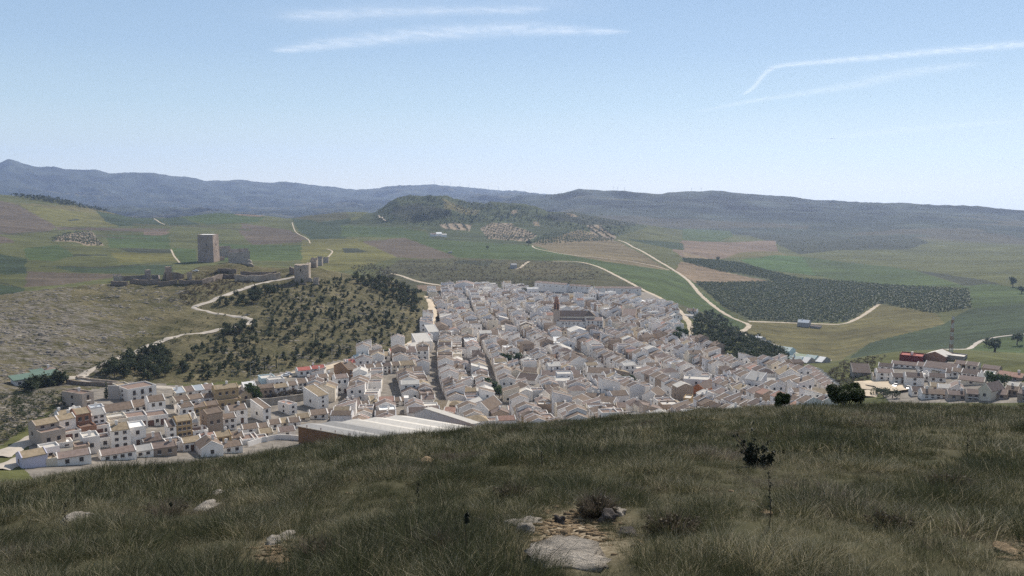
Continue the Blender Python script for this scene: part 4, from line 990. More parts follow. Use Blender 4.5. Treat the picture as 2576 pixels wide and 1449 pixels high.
    # square wall towers
    def tower(x0, x1, yb, yt, rot, label, name='wall_tower', round_=False):
        q = at((x0+x1)/8+CR6[0], yb/4+CR6[1], 520); k = mpp(q)*.25; a = atan2(q.x, q.y); W_ = (x1-x0)*k; Hh = (yb-yt)*k
        rt = empty(name, tuple(q), -a+radians(rot)); tag(rt, label, 'castle tower', 'towers of the castle wall'); b_ = MB()
        if round_:
            pts = [(W_/2*sin(t_)*1.0, W_/2-W_/2*cos(t_)) for t_ in np.linspace(-pi/2, pi/2, 13)]+[(W_/2, W_), (-W_/2, W_)]
            pts = [(x, y) for x, y in pts]
            jag_box(b_, pts[::1], -5, Hh, random.Random(4), .5, 2)
        else:
            W_ = W_/(cos(radians(rot))+abs(sin(radians(rot))))
            jag_box(b_, [(-W_/2,0),(W_/2,0),(W_/2,W_),(-W_/2,W_)], -4, Hh, random.Random(int(x0)), .25, 4)
        b_.build('tower_wall', M_KEEP if not round_ else M_RUIN, rt)
        if round_:
            hb = MB(); hb.box(-.3,.3,-.12,.4,Hh*.62,Hh*.78); hb.build('arrow_slit', M_HOLE, rt)
        else:
            cb_ = MB(); w4 = W_/2+.15; cb_.box(-w4, w4, -.15, W_+.15, Hh*.86, Hh*.9); cb_.build('string_course', M_RUIN, rt)
        return rt
    tower(495, 557, 566, 430, 18, 'taller square tower on the castle wall left of the keep')
    tower(288, 345, 560, 462, 18, 'shorter square tower on the castle wall, near its left end')
    tower(1772, 1922, 590, 412, -10, 'big rounded gate tower where the castle road ends', 'gate_tower', True)
    def cw(label, pts, h, th=1.4, jag=.25, m=M_DARKST, hs=None): 
        wall_line('castle_wall', label, d2(CR6, pts), h, th, m, 'castle wall', 520, jag, 'stone walls of the castle', hs=hs)
    cw('curtain wall between the left end and the shorter square tower', [(52,572),(150,568),(290,560)], 5.2)
    cw('curtain wall between the two square towers', [(345,562),(420,564),(495,566)], 5.6)
    cw('curtain wall fading out right of the taller square tower', [(557,566),(610,560),(665,545)], 5.2, hs=[5.5,5,2.5])
    cw('low outer wall in front of the curtain wall, left piece', [(-60,612),(40,618),(100,620)], 2.8)
    cw('low outer wall below the shorter square tower', [(130,600),(250,606),(340,605),(430,594)], 3.0)
    cw('low outer wall below the taller square tower', [(410,622),(500,616),(600,600)], 2.8)
    cw('low outer wall below the tower stump', [(620,598),(720,602),(850,598)], 2.6)
    cw('retaining wall rising beside the upper bend of the castle road', [(850,612),(960,580),(1060,552),(1180,545)], 3.4)
    cw('long retaining wall above the upper stretch of the castle road', [(1180,572),(1320,580),(1480,572),(1640,548)], 4.4, m=M_RUIN)
    cw('terrace wall in the middle of the castle slope', [(1240,515),(1340,522),(1470,520),(1600,512)], 3.0)
    cw('short upper terrace wall below the broken block', [(1010,480),(1090,486),(1200,490)], 2.8)
    cw('short wall beside the gate tower', [(1738,492),(1758,500),(1778,512)], 5.0)
    cw('wall joining gate tower and paired broken towers', [(1905,455),(1925,445),(1945,440)], 4.5, m=M_RUIN)
    cw('thin boundary wall along the slope left of the gate tower', [(1480,622),(1600,624),(1750,618),(1900,612)], 1.0, .6)
castle()

# ---- rock outcrops on the castle hill
def rock_mesh(seed, n=2, flat=.6):
    rg = random.Random(seed); bm = bmesh_ico(n); V = []
    off = rg.uniform(0, 99)
    for v in bm[0]:
        a = fbm(np.array([v[0]*1.7+off]), np.array([v[1]*1.7+v[2]*2.3]), 1, 3, seed)[0]
        k = 1+.35*a; V.append((v[0]*k, v[1]*k, v[2]*k*flat))
    return np.array(V), np.array(bm[1])
import bmesh
_ico = {}
def bmesh_ico(n):
    if n not in _ico:
        b = bmesh.new(); bmesh.ops.create_icosphere(b, subdivisions=n, radius=1); b.verts.ensure_lookup_table()
        _ico[n] = ([tuple(v.co) for v in b.verts], [tuple(v.index for v in f.verts) for f in b.faces]); b.free()
    return _ico[n]
def outcrop():
    V, Fc = rock_mesh(8, 3, .8); p = at(1315/4+CR6[0], 415/4+CR6[1], 560)
    o = link('rock_outcrop', np_mesh('rock_outcrop', V*np.array((4.2,3,3.6)), Fc, M_ROCK), None, tuple(p+Vector((0,0,.6)))); tag(o, 'pale rock outcrop at the foot of the broken castle block', 'rock')
    p = at(1930/4+CR6[0], 575/4+CR6[1], 560); V, Fc = rock_mesh(9, 3, .8)
    o = link('rock_outcrop', np_mesh('rock_outcrop', V*np.array((2.6,2,3.0)), Fc, M_ROCK), None, tuple(p)); tag(o, 'pale boulder leaning at the right foot of the gate tower', 'rock')
outcrop()
# ------------------------------------------------------------------ the white town in the middle
GT = 'white houses packed in the middle of the town'
def q3(*a, **k): k.setdefault('rmin', 380); k.setdefault('group', GT); return hpix(CR3, *a, **k)
def q4(*a, **k): k.setdefault('rmin', 330); k.setdefault('group', GT); return hpix(CR4, *a, **k)
# landmarks one can pick out
q3(396,575,205,128,95,-4,'cool','rose','y','12','large bluish white hall on the skyline at the top left of town', depth=16, rise=2.2)
q3(208,330,668,560,528,10,'tan','brown','y','','tall windowless tan brown gable beside the sandy street', depth=12, rise=2)
q3(126,232,690,605,585,16,'cool','pale','shed','','blank white block left of the tan brown gable', depth=10)
q3(50,172,745,650,632,14,'white','salmon','flat','','white block with reddish top where the sandy street bends', depth=10)
q3(0,160,800,705,685,14,'white','pale','shed','21','big white two storey house below the bend of the sandy street', depth=11)
q3(208,296,458,402,385,6,'tan','rose','y','','small tan gable above the white stepped houses by the sandy street', depth=10, rise=1.2)
q3(2068,2206,508,440,425,-6,'tan','rose','shed','','large blank brown building right of the church', depth=12)
q3(1560,1735,680,605,570,14,'cool','pale','y','12','pale bluish gabled building in front of the church square', depth=13, rise=2.2)
q3(1410,1530,640,590,560,-8,'cream','brown','x','13','cream house with many small windows at the church corner')
q3(660,835,690,632,612,4,'white','brown','x','','wide house under a low brown roof, right of the long straight street', depth=12)
q3(1545,1650,285,250,232,0,'ochre','ochre','x','12','ochre house standing out among the white upper town')
q3(1118,1235,240,172,155,4,'cool','bright','flat','12','bluish white cube at the left end of the upper white blocks', depth=10)
q3(1750,1815,310,225,205,2,'white','rose','y','22','tall narrow pinkish white house in the upper town', depth=10, rise=1.5)
q3(2120,2290,330,312,288,-4,'white','bright','hip','','broad white hall with pale hipped roof in the upper right town', depth=16)
for i, (a, b, c, e) in enumerate(((1193,1510,190,108),(1538,1750,200,140),(1800,2268,225,160))):
    n = ('longer first','shortest middle','longest right hand')[i]
    p0 = at(a/4+CR3[0], c/4+CR3[1], 600); p1 = at(b/4+CR3[0], (c+(18,10,8)[i])/4+CR3[1], 600); s = mpp(p0)*.25
    u = p1-p0; u.z = 0; L = u.length; rz = atan2(u.y, u.x)
    root = empty('terrace_block', tuple(p0.lerp(p1, .5)), rz); tag(root, n+' of three straight white terrace blocks along the top of town', 'terrace block', 'straight terrace blocks at the top of town')
    H = (c-e)*s*1.02; mb = MB(); m = max(4, int(L/7)); rb = MB()
    for k in range(m):
        x0 = -L/2+k*L/m; x1 = x0+L/m; dz = -.12*k*(1 if i == 0 else .3)
        mb.prism([(x0,0),(x1,0),(x1,9),(x0,9)], -3, H+dz); mb.box(x0-.02, x0+.3, -.05, 9.05, H+dz, H+dz+.7)
        rb.solid([(x0+.31,-.2,H+dz+.05),(x1-.05,-.2,H+dz+.05),(x1-.05,4.5,H+dz+1.3),(x0+.31,4.5,H+dz+1.3)], .12); rb.solid([(x0+.31,4.5,H+dz+1.3),(x1-.05,4.5,H+dz+1.3),(x1-.05,9.2,H+dz+.05),(x0+.31,9.2,H+dz+.05)], .12)
        link('window', opening_mesh('window', .9, 1.1), root, ((x0+x1)/2, 0, H*.72+dz))
    mb.build('walls', WALL['white'], root); rb.build('roof', ROOF['rose'], root)
    cc = p0.lerp(p1, .5); footprint(cc.x-sin(rz)*4.5, cc.y+cos(rz)*4.5, L/2, 4.5, rz)
q4(915,1090,405,312,278,22,'white','brown','y','','big white windowless gable under a brown roof in mid town', depth=14, rise=2.6)
q4(1095,1245,420,350,305,20,'white','brown','y','','second broad white gable right of the big windowless one', depth=12, rise=2.6)
q4(612,1015,515,448,425,2,'cool','rose','x','','long low white wall with bright rooftop spots in mid town', depth=8)
q4(1075,1390,500,425,400,-2,'white','brown','x','12','long white flank below the second broad gable', depth=9)
q4(722,935,255,205,178,8,'white','pale','y','','broad white gabled hall in front of the bright metal roof', depth=12, rise=2.5)
q4(742,826,150,128,116,4,'white','bright','shed','','house with dazzling white metal roof in the centre of town', depth=9)
q4(525,755,310,275,258,-4,'brick','brown','x','','long bare brick wall building in the centre of town', depth=8)
q4(365,560,535,495,430,-20,'white','dark','x','','broad dark brown hipped roof above white walls, lower mid town')
q4(425,575,470,415,370,-10,'cream','brown','x','','house with brown roof ending in a rusty orange wall')
q4(265,380,680,625,590,6,'white','brown','x','12','white house with two square windows beside the garden trees')
q4(345,475,755,715,662,10,'cream','brown','x','12','house with jutting brown roof above the grass edge, left centre')
q4(400,580,660,600,570,26,'white','brown','y','12','white gabled house with chimney slots right of the garden trees', depth=10, rise=2.2)
q4(595,700,735,650,610,-16,'white','dark','y','','white gable with dark yard at its foot in the lower town', depth=10, rise=2)
q4(690,890,590,515,500,-4,'cool','pale','flat','','plain bluish white block in the lower middle of town', depth=9)
q4(860,1100,830,745,705,-12,'white','brown','y','','white stepped gable leaning out just above the grass', depth=10, rise=2.4)
q4(1170,1345,790,715,660,-20,'white','brown','x','22','white house with brown roof on two levels at the grass edge')
q4(1370,1735,800,775,725,4,'cream','rose','x','','wide low rosy roof right at the grass edge')
q4(1738,1900,765,705,655,-14,'cream','dark','x','13b','cream house with row of arched windows under a dark roof', side='l12')
q4(1630,1800,735,665,620,-16,'white','brown','y','','broad white gable left of the arched window house', depth=11, rise=2.6)
q4(2115,2260,640,590,555,-24,'orange','dark','y','','orange brick gable wall in the lower right town', depth=14, rise=2.2)
q4(2262,2335,690,640,625,-12,'orange','brown','flat','','orange brick block stepping down beside the orange gable', depth=8)
q4(2045,2120,745,690,672,-8,'mustard','pale','flat','12','small mustard house with castellated terrace at the grass edge', depth=7)
q4(1050,1245,740,668,650,-6,'tan','brown','x','','tan roofed house tucked behind the stepped white house')
q4(1545,1795,505,440,408,-4,'cool','rose','y','11','bluish white gable with one dark window above a shaded yard', depth=10, rise=2.4)
q4(2050,2300,560,500,478,-2,'cool','pale','flat','11','long bluish white flat building left of the white cube tower', depth=9)
q4(285,430,840,800,755,8,'white','salmon','x','12','white house with pink roof near the grass edge, left centre')
hpix((1717.3,737.9),470*4/3,585*4/3,750*4/3,655*4/3,620*4/3,-20,'cool','grey','shed','12','tall white cube with grey lean roof at the right side of town', side='r11', depth=8, rmin=330)
hpix((1717.3,737.9),735*4/3,890*4/3,705*4/3,620*4/3,575*4/3,16,'white','ochre','y','22','large pale house with ochre peak near the right end of town', side='l21', depth=10, rise=3, rmin=330)
hpix((1717.3,737.9),620*4/3,735*4/3,712*4/3,665*4/3,640*4/3,10,'white','pale','x','12','low pale house left of the ochre peaked one', rmin=330)
hpix((1717.3,737.9),800*4/3,1000*4/3,805*4/3,770*4/3,740*4/3,-4,'white','salmon','x','','long white wall building under pinkish roof right above the bushes', depth=7, rmin=330)
hpix((1717.3,737.9),965*4/3,1100*4/3,805*4/3,755*4/3,735*4/3,-6,'white','ochre','x','12','white house with pale roof left of the big round bush', depth=7, rmin=330)
# the stepped terrace slanting away at the right end
for i in range(7):
    t = i/6; x0, y0 = 925+t*165, 575+t*150; k = 4/3
    hpix((1717.3,737.9),x0*k-30,x0*k+52,(y0+42)*k,(y0-2)*k,(y0-24)*k,-58,'white','rose','x','21','%s house of the slanting terrace at the right end of town, counted from the fields' % ('first','second','third','fourth','fifth','sixth','seventh')[i], group='slanting terrace at the right end of town', side='r11', depth=7, rmin=330)
N_HAND_TOWN = len(FOOT)
# ------------------------------------------------------------------ the quarter on the right hand knoll
GR5 = 'houses of the quarter on the right hand knoll'
def q5(*a, **k): k.setdefault('group', GR5); k.setdefault('rmin', 300); return hpix(CR5, *a, **k)
q5(1330,1542,322,262,246,-6,'red','red','flat','','dark red building with raised block, at the back of the right hand quarter', 'red_building', 'building', depth=9)
q5(1428,1475,300,250,228,-6,'red','red','flat','','dark red stair block rising over the dark red building', 'stair_block', 'building', depth=4)
q5(1582,1765,305,255,222,-18,'brick','pale','y','','brick building with white edged gable in the right hand quarter', depth=11, rise=1.8)
q5(1250,1500,375,345,312,-6,'white','rose','x','14','wide white house with bright skylights below the dark red building')
q5(1500,1640,400,362,320,-8,'white','rose','x','12','white house with rosy roof below the brick building')
q5(1575,1872,440,382,318,-12,'cool','rose','x','','long bluish white hall with pinkish roof in the right hand quarter')
q5(1110,1250,410,362,335,-6,'white','dark','x','12','white house with dark roof at the left corner of the right hand quarter')
q5(1100,1260,500,425,385,12,'white','rose','x','22','white corner house with pale rosy roof and chimney above the sandy yard')
q5(1255,1390,535,470,430,14,'white','dark','x','22d','white house with dark roof facing the sandy yard, left of two')
q5(1390,1560,560,470,425,10,'white','dark','x','21','white house with dark roof facing the sandy yard, right of two')
q5(1565,1640,500,455,420,6,'cool','pale','flat','11','small bluish white flat house amid the right hand quarter', depth=7)
q5(1620,1780,520,470,430,4,'white','dark','x','12','white house with long dark roof in the middle of the knoll')
q5(1650,1800,440,412,392,0,'cream','ochre','x','11','cream house with pale ochre roof below the long bluish hall')
q5(1790,1900,470,425,402,-4,'white','dark','x','11','white house with dark roof right of the cream one')
q5(1850,1960,470,415,392,-6,'white','brown','x','12','white house with brown roof, second row of the knoll')
q5(1950,2120,490,432,390,-10,'white','dark','x','14','white house with four dark windows under a dark roof on the knoll')
q5(1880,2050,385,340,312,-10,'ochre','rose','x','13','ochre house with row of windows at the back of the knoll')
q5(1990,2105,400,350,325,-12,'cream','rose','x','12','cream house with rosy roof at the back right of the knoll')
q5(1920,2160,545,505,460,-6,'cream','rose','x','11','long cream house with rosy brown roof and chimney on the knoll')
q5(2110,2240,500,470,445,-6,'white','grey','x','11','white house with dark grey roof on the right of the knoll')
q5(2170,2270,470,440,428,-6,'white','bright','flat','','small white house with bright roof on the right of the knoll', depth=6)
q5(2160,2310,425,385,352,-14,'tan','rose','x','','tan house with rounded rosy roof high on the knoll')
q5(2310,2540,500,460,415,-16,'tan','salmon','x','12','long pinkish tan house at the far right of the knoll')
q5(2380,2500,590,580,515,-12,'cream','pale','x','','house with pale pink roof plane at the right edge of the photo')
q5(2120,2228,705,600,525,-28,'cream','rose','y','11','tall cream gable with rosy roof in front of the knoll', depth=10, rise=2.5)
q5(2000,2125,705,640,590,8,'beige','rose','x','22b','pinkish beige house left of the tall cream gable')
q5(1820,2000,700,650,610,12,'beige','rose','x','12','beige house with pinkish roof and ochre door at the front of the knoll')
q5(1560,1810,685,640,590,14,'white','brown','x','24','long bluish white terrace house with brown roof at the front of the knoll')
q5(1450,1580,655,610,565,12,'white','dark','x','12','white house with dark roof left of the long front terrace house')
q5(1640,1790,600,565,540,8,'cream','ochre','x','12','cream house with worn pale roof behind the long front terrace')
q5(1715,1830,640,580,548,6,'white','pale','x','21','white house with pale roof behind the long front terrace')
q5(1840,1960,640,585,545,4,'white','rose','y','12','pale gabled house in the front middle of the knoll', depth=8, rise=1.6)
q5(2225,2390,690,640,585,-6,'tan','rose','x','12','tan house with rosy roof at the front right of the knoll')
q5(2390,2510,660,600,560,-10,'tan','brown','x','12','shaded tan house near the right picture edge, front of the knoll')
q5(2515,2640,710,640,600,-10,'tan','rose','x','21','tan house cut by the right edge of the photo')
q5(1060,1150,500,460,430,10,'cream','ochre','x','11','low cream shed left of the white corner house', 'shed', 'shed')
q5(855,1030,455,425,395,8,'stone','dark','shed','','dark stone barn ruin on the scrub left of the right hand quarter', 'barn', 'barn', depth=9)
q5(1770,1960,300,262,248,-10,'stone','pale','flat','','half buried stone enclosure behind the brick building', 'enclosure', 'enclosure', depth=8)
# ------------------------------------------------------------------ lanes of terraced houses filling the town
def gen_town():
    rng = random.Random(77); out = []
    lanes = []; pitch = 24.5; k = 0
    for X0 in np.arange(-118, 215, pitch):
        lanes.append((k, float(X0), -.13-.00075*(X0+60))); k += 1
    ordn = ['first','second','third','fourth','fifth','sixth','seventh','eighth','ninth','tenth','eleventh','twelfth','thirteenth','fourteenth','fifteenth','sixteenth','seventeenth','eighteenth','nineteenth','twentieth']
    for k, X0, s in lanes:
        for side in (-1, 1):
            for row in (0, 1):
                Y = 318.0+rng.uniform(0, 6); idx = 0; gap = rng.uniform(30, 70)
                while Y < 880:
                    w = rng.uniform(4.4, 7.0); d = rng.uniform(6.6, 8.6) if row == 0 else rng.uniform(4.4, 6)
                    Y += w
                    gap -= w
                    if gap < 0: Y += rng.uniform(3.5, 6); gap = rng.uniform(35, 80)
                    bend = 5*sin(Y/60+k*1.3)
                    off = (2.4+d/2) if row == 0 else (2.3+7.9+d/2)
                    if row == 1 and (off+d/2 > pitch/2+1.5): d = 2*(pitch/2+1.0-2.3-7.9); off = 2.3+7.9+d/2
                    x = X0+s*(Y-500)+bend+side*off; y = Y-w/2
                    z = float(ground_z(x, y)); px, py = project(x, y, z)
                    if not bool(in_poly(np.array([px]), np.array([py]), TOWN)[0]): continue
                    if px < 790 or (px < 900 and py < 935) or (1325 < px < 1660 and py < 752) or (1385 < px < 1530 and 800 < py < 848): continue
                    if y > 560 and row == 1 and rng.random() < .15: continue
                    if row == 1 and rng.random() < .25: continue
                    lane_dir = atan2(1, s+5/60*cos(Y/60+k*1.3))
                    rz = lane_dir-pi/2+(pi/2 if side < 0 else -pi/2)+radians(rng.uniform(-4, 4))
                    if overlaps(x, y, w/2, d/2, rz, .45): continue
                    idx += 1
                    out.append(dict(x=x, y=y, z=z, w=w, d=d, rz=rz, lane=k, side=side, row=row, idx=idx, px=float(px), py=float(py), r=hypot2(x, y)))
                    footprint(x, y, w/2-.4, d/2-.4, rz)
    return out, ordn
TOWNH, ORDN = gen_town()
TOWNH.sort(key=lambda h: h['r'])
n_house = sum(1 for o in D.objects if o.type == 'EMPTY' and o.get('category') == 'house')
BUDGET = 298-n_house
def spec(h, rng):
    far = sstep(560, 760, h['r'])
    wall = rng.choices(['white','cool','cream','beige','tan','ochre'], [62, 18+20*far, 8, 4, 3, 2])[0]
    p_flat = .10+.38*far+(.25 if h['row'] else 0)
    rt = 'flat' if rng.random() < p_flat else rng.choices(['x','y','shed','hip'], [62, 22, 13, 3])[0]
    roof = rng.choice(['terra','terra','pale','rose','bright']) if rt == 'flat' else rng.choices(['brown','dark','rose','ochre','salmon','grey','pale','red'], [46, 18, 24, 5, 3, 2, 3, .4])[0]
    H = rng.choice([3.4, 5.6, 6.0, 6.4, 6.4, 6.8, 8.6]) if h['row'] == 0 else rng.uniform(2.6, 5.2)
    H *= .82+.14*rng.random()
    base = h['w'] if rt == 'y' else h['d']
    rise = {'x': .40*h['d']/2, 'y': .40*h['w']/2, 'shed': .28*h['d'], 'hip': 1.7, 'flat': 0}[rt]
    return wall, roof, rt, H, rise
def face_sides(h):
    """which sides are turned to the viewer"""
    o = []
    for sd, a in (('f', -pi/2), ('b', pi/2), ('l', pi), ('r', 0)):
        n = (cos(h['rz']+a), sin(h['rz']+a))
        if (n[0]*h['x']+n[1]*h['y'])/h['r'] < -.15: o.append((-(n[0]*h['x']+n[1]*h['y'])/h['r'], sd))
    return [s for _, s in sorted(o, reverse=True)]
rngt = random.Random(5)
far_mb = MB(); FAR_MATS = [WALL['white'], WALL['cool'], WALL['cream'], WALL['tan'], ROOF['brown'], ROOF['dark'], ROOF['rose'], ROOF['pale'], ROOF['bright'], M_PANE, ROOF['ochre'], ROOF['salmon']]
FI = {'white':0,'cool':1,'cream':2,'beige':3,'tan':3,'ochre':3,'brown':4,'dark':5,'rose':6,'terra':6,'grey':7,'pale':7,'bright':8,'ochre_r':10,'salmon':11,'red':11}
seen_lab = set(); n_ind = 0
SIDEW = {-1: 'left', 1: 'right'}
for h in TOWNH:
    wall, roof, rt, H, rise = spec(h, rngt)
    lx, ly = 0, -h['d']/2
    c, s = cos(h['rz']), sin(h['rz'])
    loc = (h['x']-s*ly*1.0, h['y']+c*ly, h['z'])
    loc = (h['x']+s*h['d']/2, h['y']-c*h['d']/2, h['z'])
    sides = face_sides(h)
    if n_ind < BUDGET:
        rows = 2 if H > 5 else 1
        kindw = {'x':'roof','y':'gabled roof','shed':'lean roof','hip':'hipped roof','flat':'flat top'}[rt]
        lab = '%s house with %s %s, %s up the %s %s of the %s lane' % (WNAME[wall], RNAME[roof].replace(' flat','').replace(' tiled',''), kindw, ORDN[min(h['idx']-1, 19)], SIDEW[h['side']], 'side' if h['row'] == 0 else 'yards', ORDN[h['lane']])
        if len(lab.split()) > 16: lab = lab.replace(' '+kindw+',', ',' if kindw != 'roof' else ' roof,')
        if len(lab.split()) > 16: lab = lab.replace('lane', 'lane').replace(' up the ', ' up ')
        w1 = '%d%d' % (rows, 2 if h['w'] > 6.5 else 1)
        root = house('house', lab, 'house', loc, h['rz'], h['w'], h['d'], H, rt, rise, wall, roof, (w1+('d' if h['row'] == 0 else '')) if 'f' in sides else '', (next((q for q in sides if q in 'lr'), '')+'%d1' % rows) if rngt.random() < .45 and any(q in 'lr' for q in sides) else '', GT, rngt)
        FOOT.pop(); n_ind += 1
    else:
        mb = MB(); rb = MB(); wall_roof(mb, rb, h['w'], h['d'], H, rt, rise)
        m = Matrix.Translation(loc) @ Matrix.Rotation(h['rz'], 4, 'Z')
        wi, ri = FI[wall], FI['ochre_r' if roof == 'ochre' else roof]
        far_mb.add([tuple(m @ Vector(v)) for v in mb.v], mb.f, wi); far_mb.add([tuple(m @ Vector(v)) for v in rb.v], rb.f, ri)
        for sd in sides[:2]:
            if rngt.random() < .35: continue
            span = h['w'] if sd in 'fb' else h['d']
            for zc in ([1.5, 4.3] if H > 5 else [1.5]):
                for u in ((-.22, .22) if span > 7 else (0,)):
                    b = MB(); b.box(-.5, .5, -.05, .1, -.6, .6)
                    if sd == 'f': T = Matrix.Translation((u*span, 0, zc))
                    elif sd == 'b': T = Matrix.Translation((u*span, h['d'], zc)) @ Matrix.Rotation(pi, 4, 'Z')
                    elif sd == 'l': T = Matrix.Translation((-h['w']/2, h['d']/2+u*span, zc)) @ Matrix.Rotation(-pi/2, 4, 'Z')
                    else: T = Matrix.Translation((h['w']/2, h['d']/2+u*span, zc)) @ Matrix.Rotation(pi/2, 4, 'Z')
                    far_mb.add([tuple(m @ T @ Vector(v)) for v in b.v], b.f, 9)
        if rngt.random() < .4:
            b = MB(); b.box(-.35, .35, -.3, .3, H, H+rise+1.2); T = Matrix.Translation((rngt.uniform(-.3, .3)*h['w'], h['d']*.5, 0))
            far_mb.add([tuple(m @ T @ Vector(v)) for v in b.v], b.f, wi)
tag(far_mb.build('distant_houses', FAR_MATS), 'dense mass of small white houses filling the farther half of the town', 'houses', kind='stuff')
print('houses individual', n_house+n_ind, 'far', len(TOWNH)-n_ind)
# ------------------------------------------------------------------ trees
def leafmat(name, c, var=.35, tr=.25):
    m, nt, b = nodes(name)
    oi = nt.nodes.new('ShaderNodeObjectInfo'); ge = nt.nodes.new('ShaderNodeNewGeometry')
    ad = nt.nodes.new('ShaderNodeMath'); ad.operation = 'MULTIPLY_ADD'; ad.inputs[1].default_value = .6; nt.links.new(ge.outputs['Random Per Island'], ad.inputs[0])
    ml = nt.nodes.new('ShaderNodeMath'); ml.operation = 'MULTIPLY'; ml.inputs[1].default_value = .4; nt.links.new(oi.outputs['Random'], ml.inputs[0]); nt.links.new(ml.outputs[0], ad.inputs[2])
    cr = nt.nodes.new('ShaderNodeValToRGB'); e = cr.color_ramp.elements
    e[0].color = (*[q*(1-var) for q in c], 1); e[1].color = (c[0]*(1+var*1.3), c[1]*(1+var), c[2]*(1+var*.6), 1)
    nt.links.new(ad.outputs[0], cr.inputs[0]); nt.links.new(cr.outputs[0], b.inputs['Base Color']); setin(b, Roughness=.7); b.inputs['Specular IOR Level'].default_value = .2
    t = nt.nodes.new('ShaderNodeBsdfTranslucent'); nt.links.new(cr.outputs[0], t.inputs['Color'])
    mx = nt.nodes.new('ShaderNodeMixShader'); mx.inputs[0].default_value = tr
    nt.links.new(b.outputs[0], mx.inputs[1]); nt.links.new(t.outputs[0], mx.inputs[2]); nt.links.new(mx.outputs[0], nt.nodes['Material Output'].inputs['Surface'])
    return m
M_PINE = leafmat('pine_needles', (.052,.070,.036)); M_BROAD = leafmat('broad_leaves', (.050,.085,.028)); M_OLIVE = leafmat('olive_leaves', (.115,.14,.09), .3); M_BUSH = leafmat('evergreen_leaves', (.054,.074,.034)); M_DRYBUSH = leafmat('dry_twigs_and_leaves', (.075,.065,.048))
M_BARK = mat('bark', (.11,.085,.065), .3, 3)
def leaf_cloud(rng, clumps, n, size, squash=1.0):
    """n small leaf sprays spread through clumps [(centre, radius)]; returns vertices and quads"""
    c = np.array([q[0] for q in clumps]); r = np.array([q[1] for q in clumps]); w = r**2/np.sum(r**2)
    k = rng.choice(len(c), n, p=w)
    d = rng.normal(size=(n, 3)); d /= np.linalg.norm(d, axis=1)[:, None]
    rad = r[k]*(rng.uniform(.25, 1, n)**.45)*rng.uniform(.85, 1.12, n)
    p = c[k]+d*rad[:, None]*np.array((1, 1, squash))
    t1 = np.cross(d+rng.normal(size=(n, 3))*.9, rng.normal(size=(n, 3))); t1 /= np.linalg.norm(t1, axis=1)[:, None]
    t2 = np.cross(t1, d+rng.normal(size=(n, 3))*.6); t2 /= np.linalg.norm(t2, axis=1)[:, None]
    s = size*rng.uniform(.5, 1.25, n)[:, None]
    V = np.stack([p-t1*s, p+t2*s*.45, p+t1*s, p-t2*s*.45], 1).reshape(-1, 3)
    return V, np.arange(4*n).reshape(n, 4)
def crown_mesh(name, seed, kind, n=300, material=None):
    rng = np.random.default_rng(seed); cl = []
    if kind == 'pine':       # unit height 1, irregular cone with layered clumps
        for z in np.linspace(.22, .92, 7):
            rr_ = (.34*(1-z)+.06)*rng.uniform(.8, 1.15)
            for _ in range(3 if z < .7 else 1):
                a = rng.uniform(0, 2*pi); q = rr_*rng.uniform(.3, .9); cl.append(((q*cos(a), q*sin(a), z+rng.uniform(-.04, .04)), rr_*.62))
        size = .085
    elif kind == 'round':
        for _ in range(9):
            a = rng.uniform(0, 2*pi); q = rng.uniform(.1, .33); cl.append(((q*cos(a), q*sin(a), rng.uniform(.35, .8)), rng.uniform(.13, .24)))
        size = .075
    elif kind == 'cypress':
        for z in np.linspace(.12, .95, 8): cl.append(((rng.uniform(-.015, .015), rng.uniform(-.015, .015), z), .075*(1.15-z*.75)))
        size = .05
    else:                    # low wide bush
        for _ in range(10):
            a = rng.uniform(0, 2*pi); q = rng.uniform(.1, .5); cl.append(((q*cos(a), q*sin(a), rng.uniform(.2, .62)), rng.uniform(.16, .3)))
        size = .075
    V, Q = leaf_cloud(rng, cl, n, size*max(1, sqrt(200/n)))
    return np_mesh(name, V, Q, material or M_PINE)
def trunk_mesh(name, seed, h, r, limbs=4):
    rg = random.Random(seed); mb = MB()
    pts = [(0, 0, -.06)]+[(rg.uniform(-.02, .02), rg.uniform(-.02, .02), h*t) for t in (.35, .7, 1)]
    mb.tube(pts, [r*1.3, r, r*.75, r*.3], 5)
    for i in range(limbs):
        a = rg.uniform(0, 2*pi); z = h*rg.uniform(.4, .8); q = rg.uniform(.12, .25)
        mb.tube([(0, 0, z), (q*.5*cos(a), q*.5*sin(a), z+.07), (q*cos(a), q*sin(a), z+.16)], [r*.5, r*.35, r*.12], 4)
    return mb.mesh(name, M_BARK)
PINE = [(crown_mesh('crown', i, 'pine', 330), trunk_mesh('trunk', i, .8, .022)) for i in range(5)]
RNDP = [(crown_mesh('crown', 20+i, 'round', 330), trunk_mesh('trunk', 20+i, .62, .024)) for i in range(4)]
CYPR = [(crown_mesh('crown', 40+i, 'cypress', 240), trunk_mesh('trunk', 40+i, .8, .014, 0)) for i in range(2)]
BUSHP = [(crown_mesh('crown', 50+i, 'bush', 300), trunk_mesh('trunk', 50+i, .45, .03)) for i in range(3)]
BROAD = [(crown_mesh('crown', 60+i, 'round', 900, M_BROAD), trunk_mesh('trunk', 60+i, .62, .028)) for i in range(3)]
OLIVE = [(crown_mesh('crown', 70+i, 'round', 500, M_OLIVE), trunk_mesh('trunk', 70+i, .55, .04)) for i in range(2)]
def tree(name, label, cat, proto, p, h, wide=1.0, group=None, rng=R_):
    t = empty(name, tuple(p), rng.uniform(0, 6.28)); tag(t, label, cat, group); t.scale = (h*wide, h*wide, h)
    link('crown', proto[0], t); link('trunk', proto[1], t); return t
